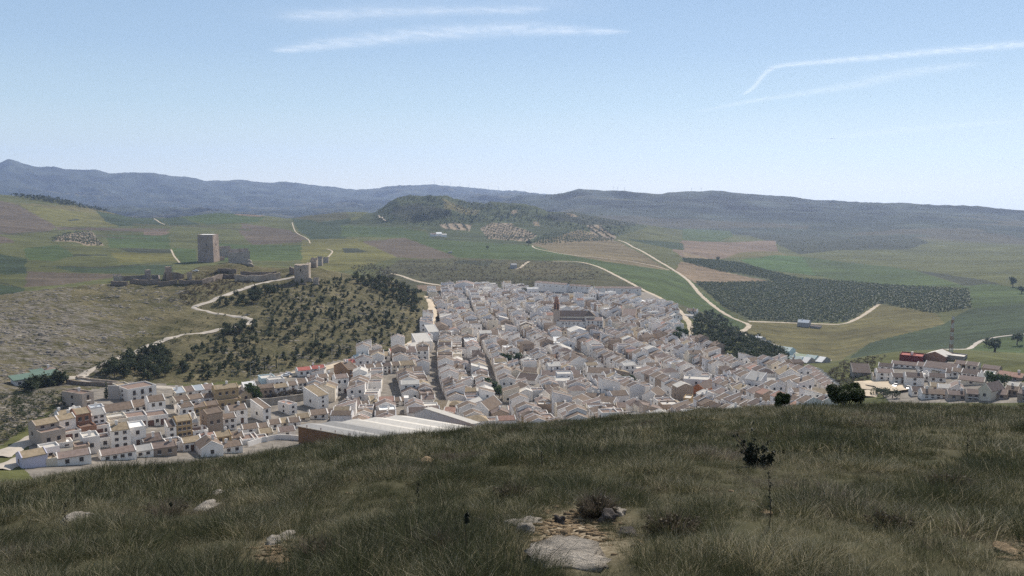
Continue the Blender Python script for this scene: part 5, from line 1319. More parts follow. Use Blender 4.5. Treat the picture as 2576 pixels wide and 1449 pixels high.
def sample_poly(poly, n, rng, rmin, mind=2.0, rmax=1e9, tries=40):
    """points on the ground, spread evenly over the land that a polygon of the view shows"""
    xs = [q[0] for q in poly]; ys = [q[1] for q in poly]; out = []; T = 0
    grid = {}
    while len(out) < n and T < n*tries:
        T += 1
        x, y = rng.uniform(min(xs), max(xs)), rng.uniform(min(ys), max(ys))
        if not bool(in_poly(np.array([x]), np.array([y]), poly)[0]): continue
        p = at(x, y, rmin)
        if hypot2(p.x, p.y) > rmax: continue
        key = (int(p.x//mind), int(p.y//mind)); ok = True
        for a in (-1, 0, 1):
            for b in (-1, 0, 1):
                for q in grid.get((key[0]+a, key[1]+b), ()):
                    if (q.x-p.x)**2+(q.y-p.y)**2 < mind*mind: ok = False
        if not ok: continue
        grid.setdefault(key, []).append(p); out.append((p, x, y))
    return out
ROADPTS = []
for o in D.objects:
    if o.type == 'MESH' and o.get('kind') == 'structure' and any(w in o.name for w in ('castle_road', 'hill_foot', 'upper_street')):
        ROADPTS += [v.co.xy.copy() for v in o.data.vertices]
def off_road(p, d=4.0): return all(abs(q.x-p.x) > d or abs(q.y-p.y) > d or (q-p.xy).length > d for q in ROADPTS)
def clear_view_of_road(p): return True
trng = random.Random(21)
SLOPE = [(650,745),(700,722),(850,700),(960,705),(1050,740),(1085,775),(1075,800),(1035,850),(980,872),(860,900),(640,948),(470,962),(440,940),(480,880),(560,850),(650,822),(660,790)]
WOOD_TOP = [(880,672),(930,668),(990,690),(1060,735),(1085,765),(1078,790),(1050,800),(1010,770),(960,745),(900,715)]
WOOD_LOW = [(212,948),(225,920),(250,900),(300,888),(345,882),(400,880),(430,905),(432,945),(380,955),(290,952)]
BAND1 = [(585,745),(640,730),(700,722),(690,740),(640,765),(590,772),(540,768)]
BAND2 = [(540,838),(600,800),(636,805),(655,812),(640,835),(590,845),(560,850)]
pts = []
for poly, n, md, lo, hi, nm in ((WOOD_LOW, 70, 3.0, 4.5, 8, 'wood'), (BAND1, 34, 2.8, 3.5, 6.5, 'band'), (BAND2, 30, 2.8, 4, 7, 'band'), (WOOD_TOP, 120, 2.8, 3.2, 5.8, 'top'), (SLOPE, 620, 2.8, 1.8, 4.8, 'slope')):
    for p, x, y in sample_poly(poly, n, trng, 290, md, 760):
        if nm == 'slope':
            dn = vnoise(np.array([x/70.0]), np.array([y/38.0]), 7)[0]+.35*sstep(700, 980, x)
            if dn < -.62: continue
        if off_road(p, 4.2): pts.append((p, nm, trng.uniform(lo, hi), x, y))
pts.sort(key=lambda q: hypot2(q[0].x, q[0].y)/q[2])
LABT = {'wood': ('dark pine in the dense wood by the road junction', 'pines in the wood by the road junction'), 'band': ('dark pine in the belt along the castle road bends', 'pines along the castle road'), 'top': ('dark pine in the thick stand on the shoulder of the castle hill', 'pines in the thick stand'), 'slope': ('dark green pine scattered over the rocky castle slope', 'pines scattered over the castle slope')}
far_v, far_f = [], []; nv = 0; LEFT = 290
for i, (p, nm, h, x, y) in enumerate(pts):
    q = trng.random()
    if nm == 'slope' and q < .05: pr, name, lab, w = trng.choice(CYPR), 'cypress_tree', 'slim dark cypress standing among the pines of the castle slope', 1.0
    elif nm == 'slope' and q < .30: pr, name, lab, w = trng.choice(BUSHP), 'low_pine', 'low spreading pine scrub on the rocky castle slope', 1.1
    elif q < .62: pr, name, lab, w = trng.choice(RNDP), 'pine_tree', LABT[nm][0].replace('dark', 'round headed dark', 1), trng.uniform(.95, 1.25)
    else: pr, name, lab, w = trng.choice(PINE), 'pine_tree', LABT[nm][0], trng.uniform(.9, 1.3)
    if name == 'low_pine': h *= .6
    if name == 'cypress_tree': h *= 1.3
    if i < LEFT: tree(name, lab, 'tree', pr, p, h, w, LABT[nm][1], trng)
    else:
        me = pr[0]; V = np.empty(len(me.vertices)*3, np.float32); me.vertices.foreach_get('co', V); V = V.reshape(-1, 3)
        a = trng.uniform(0, 6.28); ca, sa = cos(a), sin(a)
        V = np.stack([(V[:, 0]*ca-V[:, 1]*sa)*h*w, (V[:, 0]*sa+V[:, 1]*ca)*h*w, V[:, 2]*h], 1)+np.array(p); far_v.append(V); far_f.append(np.arange(len(V)).reshape(-1, 4)+nv); nv += len(V)
if far_v: tag(link('pine_wood', np_mesh('pine_wood', np.concatenate(far_v), np.concatenate(far_f), M_PINE)), 'farther pines merging into dark wood on the castle hill', 'wood', kind='stuff')
# scrub and brush as masses
def brush(name, label, poly, n, h0, h1, material, rmin, kindp='bush', faces=60, seed=1, rmax=1e9, mind=1.0, kind='stuff'):
    rg = random.Random(seed); protos = [crown_mesh('tmp', 300+seed*7+i, kindp, faces, material) for i in range(4)]
    arr = []
    for me in protos:
        V = np.empty(len(me.vertices)*3, np.float32); me.vertices.foreach_get('co', V); arr.append(V.reshape(-1, 3)); 
    for me in protos: D.meshes.remove(me)
    VV, FF, c = [], [], 0
    for p, x, y in sample_poly(poly, n, rg, rmin, mind, rmax, 12):
        V = rg.choice(arr); h = rg.uniform(h0, h1); w = h*rg.uniform(.9, 1.4); a = rg.uniform(0, 6.28); ca, sa = cos(a), sin(a)
        V = np.stack([(V[:, 0]*ca-V[:, 1]*sa)*w, (V[:, 0]*sa+V[:, 1]*ca)*w, V[:, 2]*h], 1)+np.array(p); VV.append(V); FF.append(np.arange(len(V)).reshape(-1, 4)+c); c += len(V)
    return tag(link(name, np_mesh(name, np.concatenate(VV), np.concatenate(FF), material)), label, 'vegetation', kind=kind)
brush('undergrowth', 'low dark scrub dotted over the castle slope', [(480,740),(640,715),(950,700),(1080,780),(1030,850),(640,950),(440,960),(330,900),(200,950),(160,960),(200,900),(470,800)], 500, .5, 1.6, M_BUSH, 290, faces=34, seed=1, rmax=760)
brush('roadside_scrub', 'grey green scrub filling the hollow beside the castle road', [(500,690),(560,680),(630,700),(625,716),(575,730),(490,765),(460,770),(450,745),(470,720)], 260, .8, 2.4, M_DRYBUSH, 500, faces=60, seed=2, rmax=760)
brush('slope_scrub', 'dark scrub on the banks left of the near houses', [(0,990),(60,985),(170,990),(180,1020),(120,1060),(0,1120)], 320, .5, 1.8, M_BUSH, 280, faces=60, seed=3)
brush('dark_wood', 'dark wooded bank falling from the right edge of town to the fields', [(1745,800),(1790,790),(1830,810),(1860,845),(1905,850),(1950,880),(1985,905),(1975,930),(1930,925),(1860,905),(1790,882),(1745,858)], 520, 3.0, 7.0, M_BUSH, 480, 'round', 110, seed=4, mind=2.0)
brush('cliff_scrub', 'dark scrub crowning the shoulder behind the pine wood', [(880,672),(930,665),(975,672),(1000,690),(985,712),(1040,745),(960,720)], 420, 1.0, 2.8, M_DRYBUSH, 600, 'round', 60, seed=5, mind=2.0)
brush('mesa_scrub', 'dark scrub woods on the table hill', c2((230,540),(390,410),(600,375),(800,405),(1100,440),(1000,600),(700,620),(500,610),(300,590)), 900, 1.5, 4.5, M_BUSH, 2000, 'round', 16, seed=6)
brush('cliff_brush', 'dark scrub at the foot of the cliff on the table hill', c2((530,540),(640,520),(820,510),(800,560),(700,580),(530,600)), 260, 3, 7, M_BUSH, 2000, 'round', 18, seed=12)
brush('mesa_side_scrub', 'scrub speckling the long right side of the table hill', c2((840,430),(1340,470),(1540,510),(2250,600),(2100,690),(1700,640),(1300,590),(900,600)), 900, 2, 5, M_BUSH, 2000, 'round', 14, seed=7)
brush('hedgerow', 'dark hedge line along the crest of the left hill', c1((-20,345),(120,372),(400,400),(560,440),(760,490),(840,520),(700,500),(500,465),(300,430),(0,375)), 420, 4, 9, M_BUSH, 2000, 'round', 20, seed=8)
brush('valley_scrub', 'patches of scrub across the right hand valley floor', c3((350,650),(900,650),(1200,700),(1700,690),(1860,740),(1700,790),(1200,800),(880,830),(700,750)), 260, 1.5, 3.5, M_BUSH, 1300, 'round', 14, seed=9)
brush('hill_scrub', 'low scrub over the dark hill behind the town', c2((430,890),(880,868),(1300,888),(1590,892),(1850,905),(2040,1000),(1450,1090),(1000,1050),(600,1020),(420,960)), 1500, .8, 2.4, M_DRYBUSH, 800, faces=14, seed=10)
brush('knoll_scrub', 'low scrub around the right hand knoll', [(2060,960),(2120,910),(2230,895),(2190,940),(2170,990),(2090,985)], 260, .6, 2.2, M_DRYBUSH, 300, faces=50, seed=11)
def grove(name, label, poly, spacing, ang, h0, h1, rmin, faces=16, jitter=.6, seed=0, keep=.97):
    """olive trees planted in rows"""
    rg = random.Random(seed); P = [at(x, y, rmin) for x, y in poly]
    cx = sum(p.x for p in P)/len(P); cy_ = sum(p.y for p in P)/len(P); R = max((p.xy-Vector((cx, cy_))).length for p in P)
    ca, sa = cos(ang), sin(ang); n = int(R/spacing[0])+1; n2 = int(R/spacing[1])+1
    I, J = np.meshgrid(np.arange(-n, n+1)*spacing[0], np.arange(-n2, n2+1)*spacing[1])
    X = cx+I*ca-J*sa; Y = cy_+I*sa+J*ca; X = X.ravel(); Y = Y.ravel()
    m = in_poly(X, Y, [(p.x, p.y) for p in P]); X, Y = X[m], Y[m]
    nr = np.random.default_rng(seed); k = nr.random(len(X)) < keep; X, Y = X[k]+nr.normal(size=k.sum())*jitter*.4, Y[k]+nr.normal(size=k.sum())*jitter*.4
    Z = ground_z(X, Y); protos = []
    for i in range(5):
        me = crown_mesh('tmp', 500+seed*9+i, 'round', faces, M_OLIVE); V = np.empty(len(me.vertices)*3, np.float32); me.vertices.foreach_get('co', V); protos.append(V.reshape(-1, 3)); D.meshes.remove(me)
    VV = []; pi_ = nr.integers(0, 5, len(X)); hs = nr.uniform(h0, h1, len(X)); cnt = len(protos[0])
    A = np.stack([protos[i] for i in pi_])*hs[:, None, None]*np.array((1.25, 1.25, 1)); A[:, :, 2] -= .12*hs[:, None]
    A += np.stack([X, Y, Z], 1)[:, None, :]; V = A.reshape(-1, 3)
    return tag(link(name, np_mesh(name, V, np.arange(len(V)).reshape(-1, 4), M_OLIVE)), label, 'olive grove', kind='stuff')
GROVE = c3((95,1048),(400,1050),(705,1042),(560,1000),(300,965),(60,905),(0,885),(0,868),(230,880),(450,905),(600,950),(900,1022),(1200,1040),(1700,1080),(2155,1106),(2168,1240),(1880,1278),(1700,1248),(1480,1202),(1255,1335),(900,1345),(495,1325),(300,1222))
grove('olive_grove', 'large dark olive grove in rows on the right hand plain', GROVE, (6.0, 7.2), .12, 4.4, 5.6, 780, 16, seed=1)
grove('left_orchard', 'olive rows on pale soil at the left of the valley', c1((400,705),(560,668),(690,668),(790,770),(650,775),(560,740),(400,735)), (17, 9), 1.35, 4, 5.5, 1200, 22, seed=2)
for i, (lab, q, a) in enumerate((('olive rows on pale soil below the table hill, leftmost plot', ((740,605),(850,592),(985,610),(960,660),(780,640)), .2), ('olive rows on pale soil below the table hill, middle plot', ((1050,640),(1130,600),(1270,605),(1480,690),(1400,740),(1110,720)), .5), ('olive rows on the tan slope by the long farm road', ((1420,755),(1540,680),(1800,655),(2080,735),(1800,745),(1560,760)), .5), ('striped olive rows on the pale plot at the end of the table hill', ((1855,620),(1960,620),(2070,700),(2060,725),(1900,690)), .1))):
    grove('orchard', lab, c2(*q), (20, 11), a, 5, 7.5, 1300, 18, seed=3+i)
# single trees
def one(name, label, cat, proto, x, y, h, wide=1.0, rmin=240, group=None): return tree(name, label, cat, proto, at(x, y, rmin), h, wide, group)
one('oak_tree', 'big dark round tree on the plain beside the grey road', 'tree', OLIVE[0], 2502, 886, 14, 1.15, 640)
one('oak_tree', 'dark tree by the grey road at the right picture edge', 'tree', OLIVE[1], 2558, 868, 12, .9, 640)
one('oak_tree', 'lone dark tree on the pale field above the olive grove', 'tree', OLIVE[0], 1807, 655, 10, 1, 900)
one('oak_tree', 'dark tree at the right picture edge among far fields, lower one', 'tree', OLIVE[1], 2548, 722, 16, .8, 900)
one('oak_tree', 'dark tree at the right picture edge among far fields, upper one', 'tree', OLIVE[0], 2570, 738, 14, .9, 900)
one('oak_tree', 'dark tree at the bend of the thin field track', 'tree', OLIVE[1], 1330, 617, 12, 1.1, 900)
one('oak_tree', 'small lone dark tree in the green field beyond the scrub hill', 'tree', OLIVE[0], 1227, 626, 8, 1, 900)
one('round_tree', 'round bushy tree at the street corner by the beige house', 'tree', BROAD[0], 640, 1012, 8.5, 1.0, 300)
for i, (x, y, h, lab) in enumerate(((1272,923,8,'left tree of the town garden'),(1290,926,9,'middle tree of the town garden'),(1308,925,8,'right tree of the town garden'),(1236,992,8,'bright green tree in the lower town yard, taller one'),(1256,1000,6,'bright green tree in the lower town yard, shorter one'),(1580,974,7,'dark green tree in a yard of the right hand town'),(1700,862,8,'green tree at the right edge of the upper town, left one'),(1716,856,9,'green tree at the right edge of the upper town, right one'),(1240,728,6,'dark shrubby tree by the sandy track above town'),(1318,742,7,'dark tree by the sandy open track'),(2508,985,8,'dark tree between houses of the right hand knoll'))):
    one('garden_tree', lab, 'tree', BROAD[i % 3], x, y, h, 1.15, 300)
for i in range(9):
    x = 68+i*11.5; y = 984-i*2.6; one('conifer', 'dark conifer in the tall hedge before the green roofed building', 'tree', PINE[i % 5], x, y, 5.5+(i*37 % 5)*.5, 1.25, 300, 'conifers before the green roofed building')
one('cypress_tree', 'dark cypress left of the garden wall below the castle road', 'tree', CYPR[0], 268, 1003, 7, 1.6, 300)
one('bush', 'dark bushes on the slope beside the tall narrow house', 'bush', BUSHP[0], 172, 1018, 5, 1.2, 290)
for i, x in enumerate((690,705,718,728,740,752)): one('street_tree', 'small rounded reddish green tree in the row by the parked cars', 'tree', (crown_mesh('crown', 90+i, 'round', 260, M_DRYBUSH), RNDP[0][1]) , x, 1005-(x-690)*.14, 3.6, 1.2, 300, 'street trees by the parked cars')
for i, (x, y, h, lab) in enumerate(((2205,992,4.5,'dark bush below the sandy yard, leftmost'),(2222,998,5,'dark bush below the sandy yard, middle'),(2245,1000,5.5,'dark bush below the sandy yard, rightmost'),(2095,962,3.5,'dark bush on the scrub above the large round bush'))): one('bush', lab, 'bush', BUSHP[i % 3], x, y, h, 1.1, 300)
# ------------------------------------------------------------------ smaller things of the place
def green_roof():
    p = at(330/4+CR1[0], 180/4+CR1[1], 300); s = mpp(p)*.25; az = atan2(p.x, p.y)
    root = empty('green_roofed_building', tuple(p), -az+radians(18)); tag(root, 'long low white building with green sheet roof at the foot of the rocky hill', 'building')
    L = 400*s/cos(radians(18)); H = 85*s; d = 5
    mb = MB(); mb.box(-L*.38, L*.62, 0, d, -3, H); mb.build('walls', WALL['white'], root)
    rb = MB(); rb.solid([(-L*.38-.8,-.9,H+.1),(L*.62+.5,-.9,H+.1),(L*.62+.5,d+.4,H+1.2),(-L*.38-.8,d+.4,H+1.2)], .3); rb.build('roof', ROOF['green'], root)
    r2 = MB(); r2.solid([(L*.1,d+.41,H+.9),(L*.4,d+.41,H+.9),(L*.4,d+4,H+1.6),(L*.1,d+4,H+1.6)], .3); r2.build('rear_roof', ROOF['green'], root)
    for i in range(5): link('window', opening_mesh('window', 1.2, 1.0), root, (-L*.28+i*L*.19, 0, H*.55))
    hpix(CR1, 460, 592, 60, 30, -5, 20, 'cream', 'rose', 'hip', '12', 'small house with beige hipped roof behind the green roofed building', rmin=300)
green_roof()
M_CARP = {n: mat(n+'_car_paint', c, .03, 2, .3, spec=.5) for n, c in (('white', (.75,.75,.75)), ('silver', (.45,.46,.48)), ('dark', (.05,.055,.07)), ('red', (.35,.04,.03)))}
M_TYRE = mat('black_tyre', (.03,.03,.03), .1, 4, .8); M_GLASSD = mat('tinted_car_glass', (.03,.035,.04), .1, 4, .1, spec=.6)
def car_mesh(col):
    prof = [(-2.05,.35),(-2.1,.75),(-1.5,.9),(-.9,.95),(-.35,1.42),(1.05,1.45),(1.75,1.0),(2.0,.9),(2.05,.4)]
    b = MB(); n = len(prof); vs = []
    for y, k in ((-.85, 1), (.85, 1)):
        for x, z in prof: vs.append((x, y*(.82 if z > 1.2 else 1), z))
    b.add(vs, [tuple(range(n-1, -1, -1)), tuple(range(n, 2*n))]+[(i, (i+1) % n, n+(i+1) % n, n+i) for i in range(n)]); body = b.mesh('body', M_CARP[col])
    g = MB()
    for y in (-1, 1): g.add([(-.75,y*.83,1.0),(1.5,y*.83,1.0),(1.0,y*.735,1.38),(-.35,y*.735,1.38)], [(0,1,2,3) if y < 0 else (3,2,1,0)])
    g.add([(-.93,-.7,.99),(-.93,.7,.99),(-.42,.62,1.4),(-.42,-.62,1.4)], [(0,1,2,3)]); g.add([(1.12,-.62,1.43),(1.12,.62,1.43),(1.72,.7,1.05),(1.72,-.7,1.05)], [(0,1,2,3)])
    glass = g.mesh('window_glass', M_GLASSD)
    w = MB(); w.tube([(0,-.1,0),(0,.1,0)], .31, 10); wheel = w.mesh('wheel', M_TYRE); return body, glass, wheel
CARS = {c: car_mesh(c) for c in M_CARP}
def car(label, col, p, rz, group=None):
    r = empty('parked_car', tuple(p), rz); tag(r, label, 'car', group); b, g, w = CARS[col]; link('body', b, r); link('window_glass', g, r)
    for x in (-1.3, 1.3):
        for y in (-.78, .78): link('wheel', w, r, (x, y, .31))
def carpx(label, col, x, y, rz, rmin=300, group=None, up=.2): p = at(x, y, rmin); car(label, col, p+Vector((0, 0, up)), rz, group)
carpx('white van like car parked below the castle keep', 'white', 492, 684, .2, 560)
GC = 'cars parked below the whitewashed terrace'
for i, (x, y, c) in enumerate(((682,1000,'dark'),(698,999,'silver'),(716,996,'white'),(733,993,'dark'),(752,989,'silver'),(764,986,'white'))):
    carpx('%s car parked in the line along the street trees' % (('dark','silver grey','white')[('dark','silver','white').index(c)])+(', left' if i < 3 else ', right'), c, x, y, .35, group=GC)
carpx('pale car parked on the upper street near the pale teal house', 'silver', 724, 945, .5, 380); carpx('white car parked behind the red roofed pair of houses', 'white', 718, 948, .4, 380)
for i in range(12):
    y = 806+i*6.4; carpx('pale car parked in the line down the long straight street', 'white' if i % 3 else 'silver', 1197+(i % 2)*1.2-i*.15, y, 1.35, 500, 'cars down the long straight street', .25)
for i, (x, y, c, l) in enumerate(((1292,738,'white','white car on the sandy open track above town'),(1298,741,'dark','dark car on the sandy open track above town'),(1992,930,'dark','dark truck like car on the yard by the dark wood'),(2252,974,'silver','silver car parked before the knoll houses, left'),(2285,980,'dark','dark car parked before the knoll houses, right'),(2060,960,'white','white car beside the slanting terrace'))): carpx(l, c, x, y, .3*i, 300)
def mast():
    p = at(2392, 886, 300); s = mpp(p); H = 92*s; r = empty('radio_mast', tuple(p)); tag(r, 'tall thin lattice radio mast behind the right hand quarter', 'mast')
    mr_, mw_ = mat('mast_red', (.27,.15,.12), .1), mat('mast_grey', (.42,.42,.42), .1)
    k = 9; w0, w1 = 1.0, .5
    for i in range(k):
        z0, z1 = H*i/k, H*(i+1)/k; a, b = w0+(w1-w0)*i/k, w0+(w1-w0)*(i+1)/k; mb = MB()
        for j in range(3):
            t0, t1 = j*2*pi/3, (j+1)*2*pi/3
            P0, P1 = (a*cos(t0), a*sin(t0), z0), (b*cos(t0), b*sin(t0), z1); Q0, Q1 = (a*cos(t1), a*sin(t1), z0), (b*cos(t1), b*sin(t1), z1)
            mb.tube([P0, P1], .15, 4); 
            for u in range(3):
                L = lambda A, B, t: tuple(A[q]+(B[q]-A[q])*t for q in range(3))
                mb.tube([L(P0,P1,u/3), L(Q0,Q1,(u+1)/3)], .08, 4)
        mb.build('mast_section', mr_ if i % 2 else mw_, r)
    for z, rr_ in ((.93, .5), (.8, .4)):
        d = MB(); d.tube([(0,-.4,0),(0,-.9,0)], rr_, 10); d.build('dish_antenna', mw_, r, (0, 0, H*z))
mast()
M_TURB = mat('white_turbine', (.75,.75,.75), .03)
def turbine(x, y, rng):
    az, t = ray(x, y+1); fa = (float(az)-AZ[0])/(AZ[1]-AZ[0]); i = int(fa); col = TG[i]; j = int(np.argmax(col)); r = float(RR[j]); p = Vector((sin(az)*r, cos(az)*r, ZG[i, j]))
    root = empty('wind_turbine', tuple(p), rng.uniform(-.5, .5)); tag(root, 'tiny white wind turbine standing on the far skyline', 'wind turbine', 'wind turbines along the far skyline')
    k = r/9300; H = 34*k
    b = MB(); b.tube([(0,0,-4),(0,0,H)], [1.3*k, .8*k], 6); b.build('tower', M_TURB, root)
    b = MB(); b.box(-.9*k, .9*k, -2*k, 3*k, H, H+1.8*k); b.build('nacelle', M_TURB, root)
    a0 = rng.uniform(0, 2)
    for q in range(3):
        a = a0+q*2*pi/3; b = MB(); L = 19*k; b.add([(-.6*k,-2.2*k,0),(.6*k,-2.2*k,0),(.25*k,-2.2*k,L),(-.1*k,-2.2*k,L),(-.6*k,-2.05*k,0),(.6*k,-2.05*k,0),(.25*k,-2.05*k,L),(-.1*k,-2.05*k,L)], [(0,1,2,3),(7,6,5,4),(0,3,7,4),(1,5,6,2),(3,2,6,7),(0,4,5,1)])
        o = b.build('blade', M_TURB, root, (0, 0, H+.9*k)); o.rotation_euler = (0, a, 0)
tr_ = random.Random(4)
for x in (1093,1113,1134,1157,1180,1229,1254,1543,1554,1571,1740,1764): turbine(x, 470, tr_)
def fpx(x0, x1, yb, ye, yr, rot, wall, roof, rt, wins, label, name='farmhouse', cat='farmhouse', rmin=800, depth=9, group=None): return hpix((0, 0), x0*4, x1*4, yb*4, ye*4, yr*4, rot, wall, roof, rt, wins, label, name, cat, rmin=rmin, depth=depth, group=group)
fpx(1085,1098,595,590,588,10,'white','rose','x','','white farmhouse on the plain below the table hill, left wing',rmin=1200,depth=14); fpx(1098,1112,594,588,586,10,'white','bright','x','','white farmhouse on the plain below the table hill, main block',rmin=1200,depth=14); fpx(1112,1124,596,591,589,10,'white','pale','x','','white farm shed on the plain below the table hill, right end','shed','shed',rmin=1200,depth=12)
fpx(1286,1301,676,667,664,10,'grey','grey','x','','grey hut on the scrub hill behind the town','hut','hut'); fpx(1128,1138,637,634,633,0,'grey','pale','flat','','small grey hut in the brown field beyond the scrub','hut','hut')
fpx(2006,2034,822,812,806,-10,'grey','blue','x','','grey sheet roofed barn on the track below the olive grove','barn','barn',rmin=700,depth=12); fpx(2038,2062,826,822,820,-10,'stone','dark','flat','','low dark walled yard beside the grey sheet roofed barn','enclosure','enclosure',rmin=700,depth=10)
fpx(1727,1752,790,783,776,-10,'white','brown','x','12','white house on the spur at the top right of town','house','house',rmin=500); fpx(1722,1745,798,795,793,-10,'white','pale','flat','','walled white yard below the house on the spur','enclosure','enclosure',rmin=500,depth=7)
GH = 'sheds and greenhouses along the canal road'
for i, (x0, x1, yb, ye, yr, rf, lab) in enumerate(((1893,1912,858,855,850,'bright','pale greenhouse farthest up the canal road'),(1950,1985,886,882,876,'teal','long teal greenhouse beside the canal road'),(1990,2022,908,902,894,'green','yellow green roofed shed by the canal road'),(2000,2030,916,912,905,'bright','white roofed shed below the yellow green one'),(2022,2046,909,905,900,'teal','teal greenhouse right of the yellow green shed'),(1978,2008,920,916,909,'teal','teal greenhouse nearest the dark wood'),(2050,2068,917,914,910,'bright','last pale greenhouse toward the slanting terrace'),(1905,1925,868,865,860,'grey','grey shed between the first two greenhouses'))):
    ROOF.setdefault('teal', roofmat('pale_teal_sheet', (.48,.55,.52), .1)); ROOF.setdefault('lime', roofmat('lime_sheet', (.48,.54,.38), .08))
    fpx(x0, x1, yb, ye, yr, -24, 'teal' if rf == 'teal' else 'grey', 'lime' if rf == 'green' else rf, 'x', '', lab, 'greenhouse' if 'greenhouse' in lab else 'shed', 'greenhouse' if 'greenhouse' in lab else 'shed', rmin=560, depth=12, group=GH)
def lamp(x, y, label, h=8, rmin=300):
    p = at(x, y, rmin); r = empty('street_lamp', tuple(p), -atan2(p.x, p.y)); tag(r, label, 'street lamp', 'street lamps by the castle slope'); b = MB(); b.tube([(0,0,-.3),(0,0,h),(.5,0,h+.35),(1.2,0,h+.4)], [.11,.08,.06,.05], 6); b.build('post', mat('grey_lamp_post', (.3,.3,.3), .05) if 'grey_lamp_post' not in D.materials else D.materials['grey_lamp_post'], r)
    b = MB(); b.box(.9, 1.7, -.15, .15, h+.3, h+.45); b.build('lamp_head', WALL['grey'], r)
for x, y, l in ((631,955,'street lamp at the foot of the pine slope, first from left'),(702,935,'street lamp at the foot of the pine slope, second from left'),(836,910,'street lamp at the foot of the pine slope, third from left'),(898,895,'street lamp at the foot of the pine slope, rightmost'),(74,1108,'lone lamp post beside the left concrete road')): lamp(x, y, l)
def tank():
    p = at(518, 968, 300); b = MB(); n = 10
    for i in range(4): pass
    V, Fc = bmesh_ico(2); b.add([(v[0]*1.3, v[1]*1.0, max(v[2], -.2)*1.0) for v in V], Fc); o = b.build('water_tank', WALL['white'], None, tuple(p)); tag(o, 'small white rounded tank at the foot of the pine slope', 'tank')
tank()
# rocks over the castle hill: limestone pavement, too many to count
def hill_rocks():
    rg = random.Random(9); V0 = [rock_mesh(100+i, 1, .55) for i in range(6)]; VV, FF, c = [], [], 0
    REG = [([(-40,775),(120,722),(330,705),(470,720),(470,790),(330,870),(200,905),(60,960),(-40,990)], 2300, .3, 1.25), ([(640,735),(960,705),(1080,780),(1035,850),(640,948),(440,960),(560,850)], 1200, .3, 1.3), ([(0,1000),(170,1000),(110,1075),(0,1125)], 200, .3, 1.0)]
    for poly, n, s0, s1 in REG:
        for p, x, y in sample_poly(poly, n, rg, 280, .8, 720, 6):
            q = vnoise(np.array([p.x/16]), np.array([p.y/9]), 5)[0]+.25*sstep(250, 0, x)
            if q < -.02: continue
            V, Fc = rg.choice(V0); a = rg.uniform(-.35, .35)+.5; k = rg.uniform(s0, s1)*rg.uniform(.5, 1); ca, sa = cos(a), sin(a)
            W_ = V*np.array((k*1.6, k*.8, k*.6)); W_ = np.stack([W_[:, 0]*ca-W_[:, 1]*sa, W_[:, 0]*sa+W_[:, 1]*ca, W_[:, 2]], 1)+np.array(p)
            VV.append(W_); FF.append(Fc+c); c += len(W_)
    tag(link('loose_rocks', np_mesh('loose_rocks', np.concatenate(VV), np.concatenate(FF), M_ROCK)), 'countless grey limestone rocks strewn over the castle hill', 'rocks', kind='stuff')
hill_rocks()
# ------------------------------------------------------------------ the hillside we stand on
EDGE = np.array([(-1200,1300,24),(-700,1262,24),(0,1190,27),(250,1162,28),(500,1144,30),(830,1098,31),(1000,1082,32),(1200,1058,33),(1500,1034,35),(1750,1014,37),(2000,1004,39),(2250,1004,42),(2576,1008,44),(3300,1050,44),(4200,1150,40)], float)
_ex = np.linspace(-1200, 4200, 300); EDGE = np.stack([_ex, np.interp(_ex, EDGE[:, 0], EDGE[:, 1]), np.interp(_ex, EDGE[:, 0], EDGE[:, 2])], 1)
eaz, et = ray(EDGE[:, 0], EDGE[:, 1])
def fg_z(x, y, rough=True):
    x = np.asarray(x, float); y = np.asarray(y, float)
    a = np.arctan2(x, np.maximum(y, 1e-3)); a = np.where(y <= 0, np.sign(x)*1.3, a); r = np.hypot(x, y)
    te = np.interp(a, eaz, et); re = np.interp(a, eaz, EDGE[:, 2]); s = -te-EYE/re
    z = -EYE-s*r-(.47-s)*(np.sqrt(((r-re)*.5)**2+2.2**2)+(r-re)*.5-np.sqrt((re*.5)**2+2.2**2)+re*.5)*(r > 0)
    if rough: z = z+(fbm(x, y, 2.6, 3, 201)*.10+fbm(x, y, .7, 2, 205)*.03)*sstep(1, 5, r)
    return z
def fg_at(px, py):
    az, t = ray(px, py); az, t = float(az), float(t)
    r = np.linspace(3, 70, 2400); z = fg_z(np.sin(az)*r, np.cos(az)*r); h = np.nonzero(z/r >= t)[0]
    q = r[h[0]] if len(h) else r[int(np.argmax(z/r))]
    return Vector((sin(az)*q, cos(az)*q, float(fg_z(sin(az)*q, cos(az)*q))))
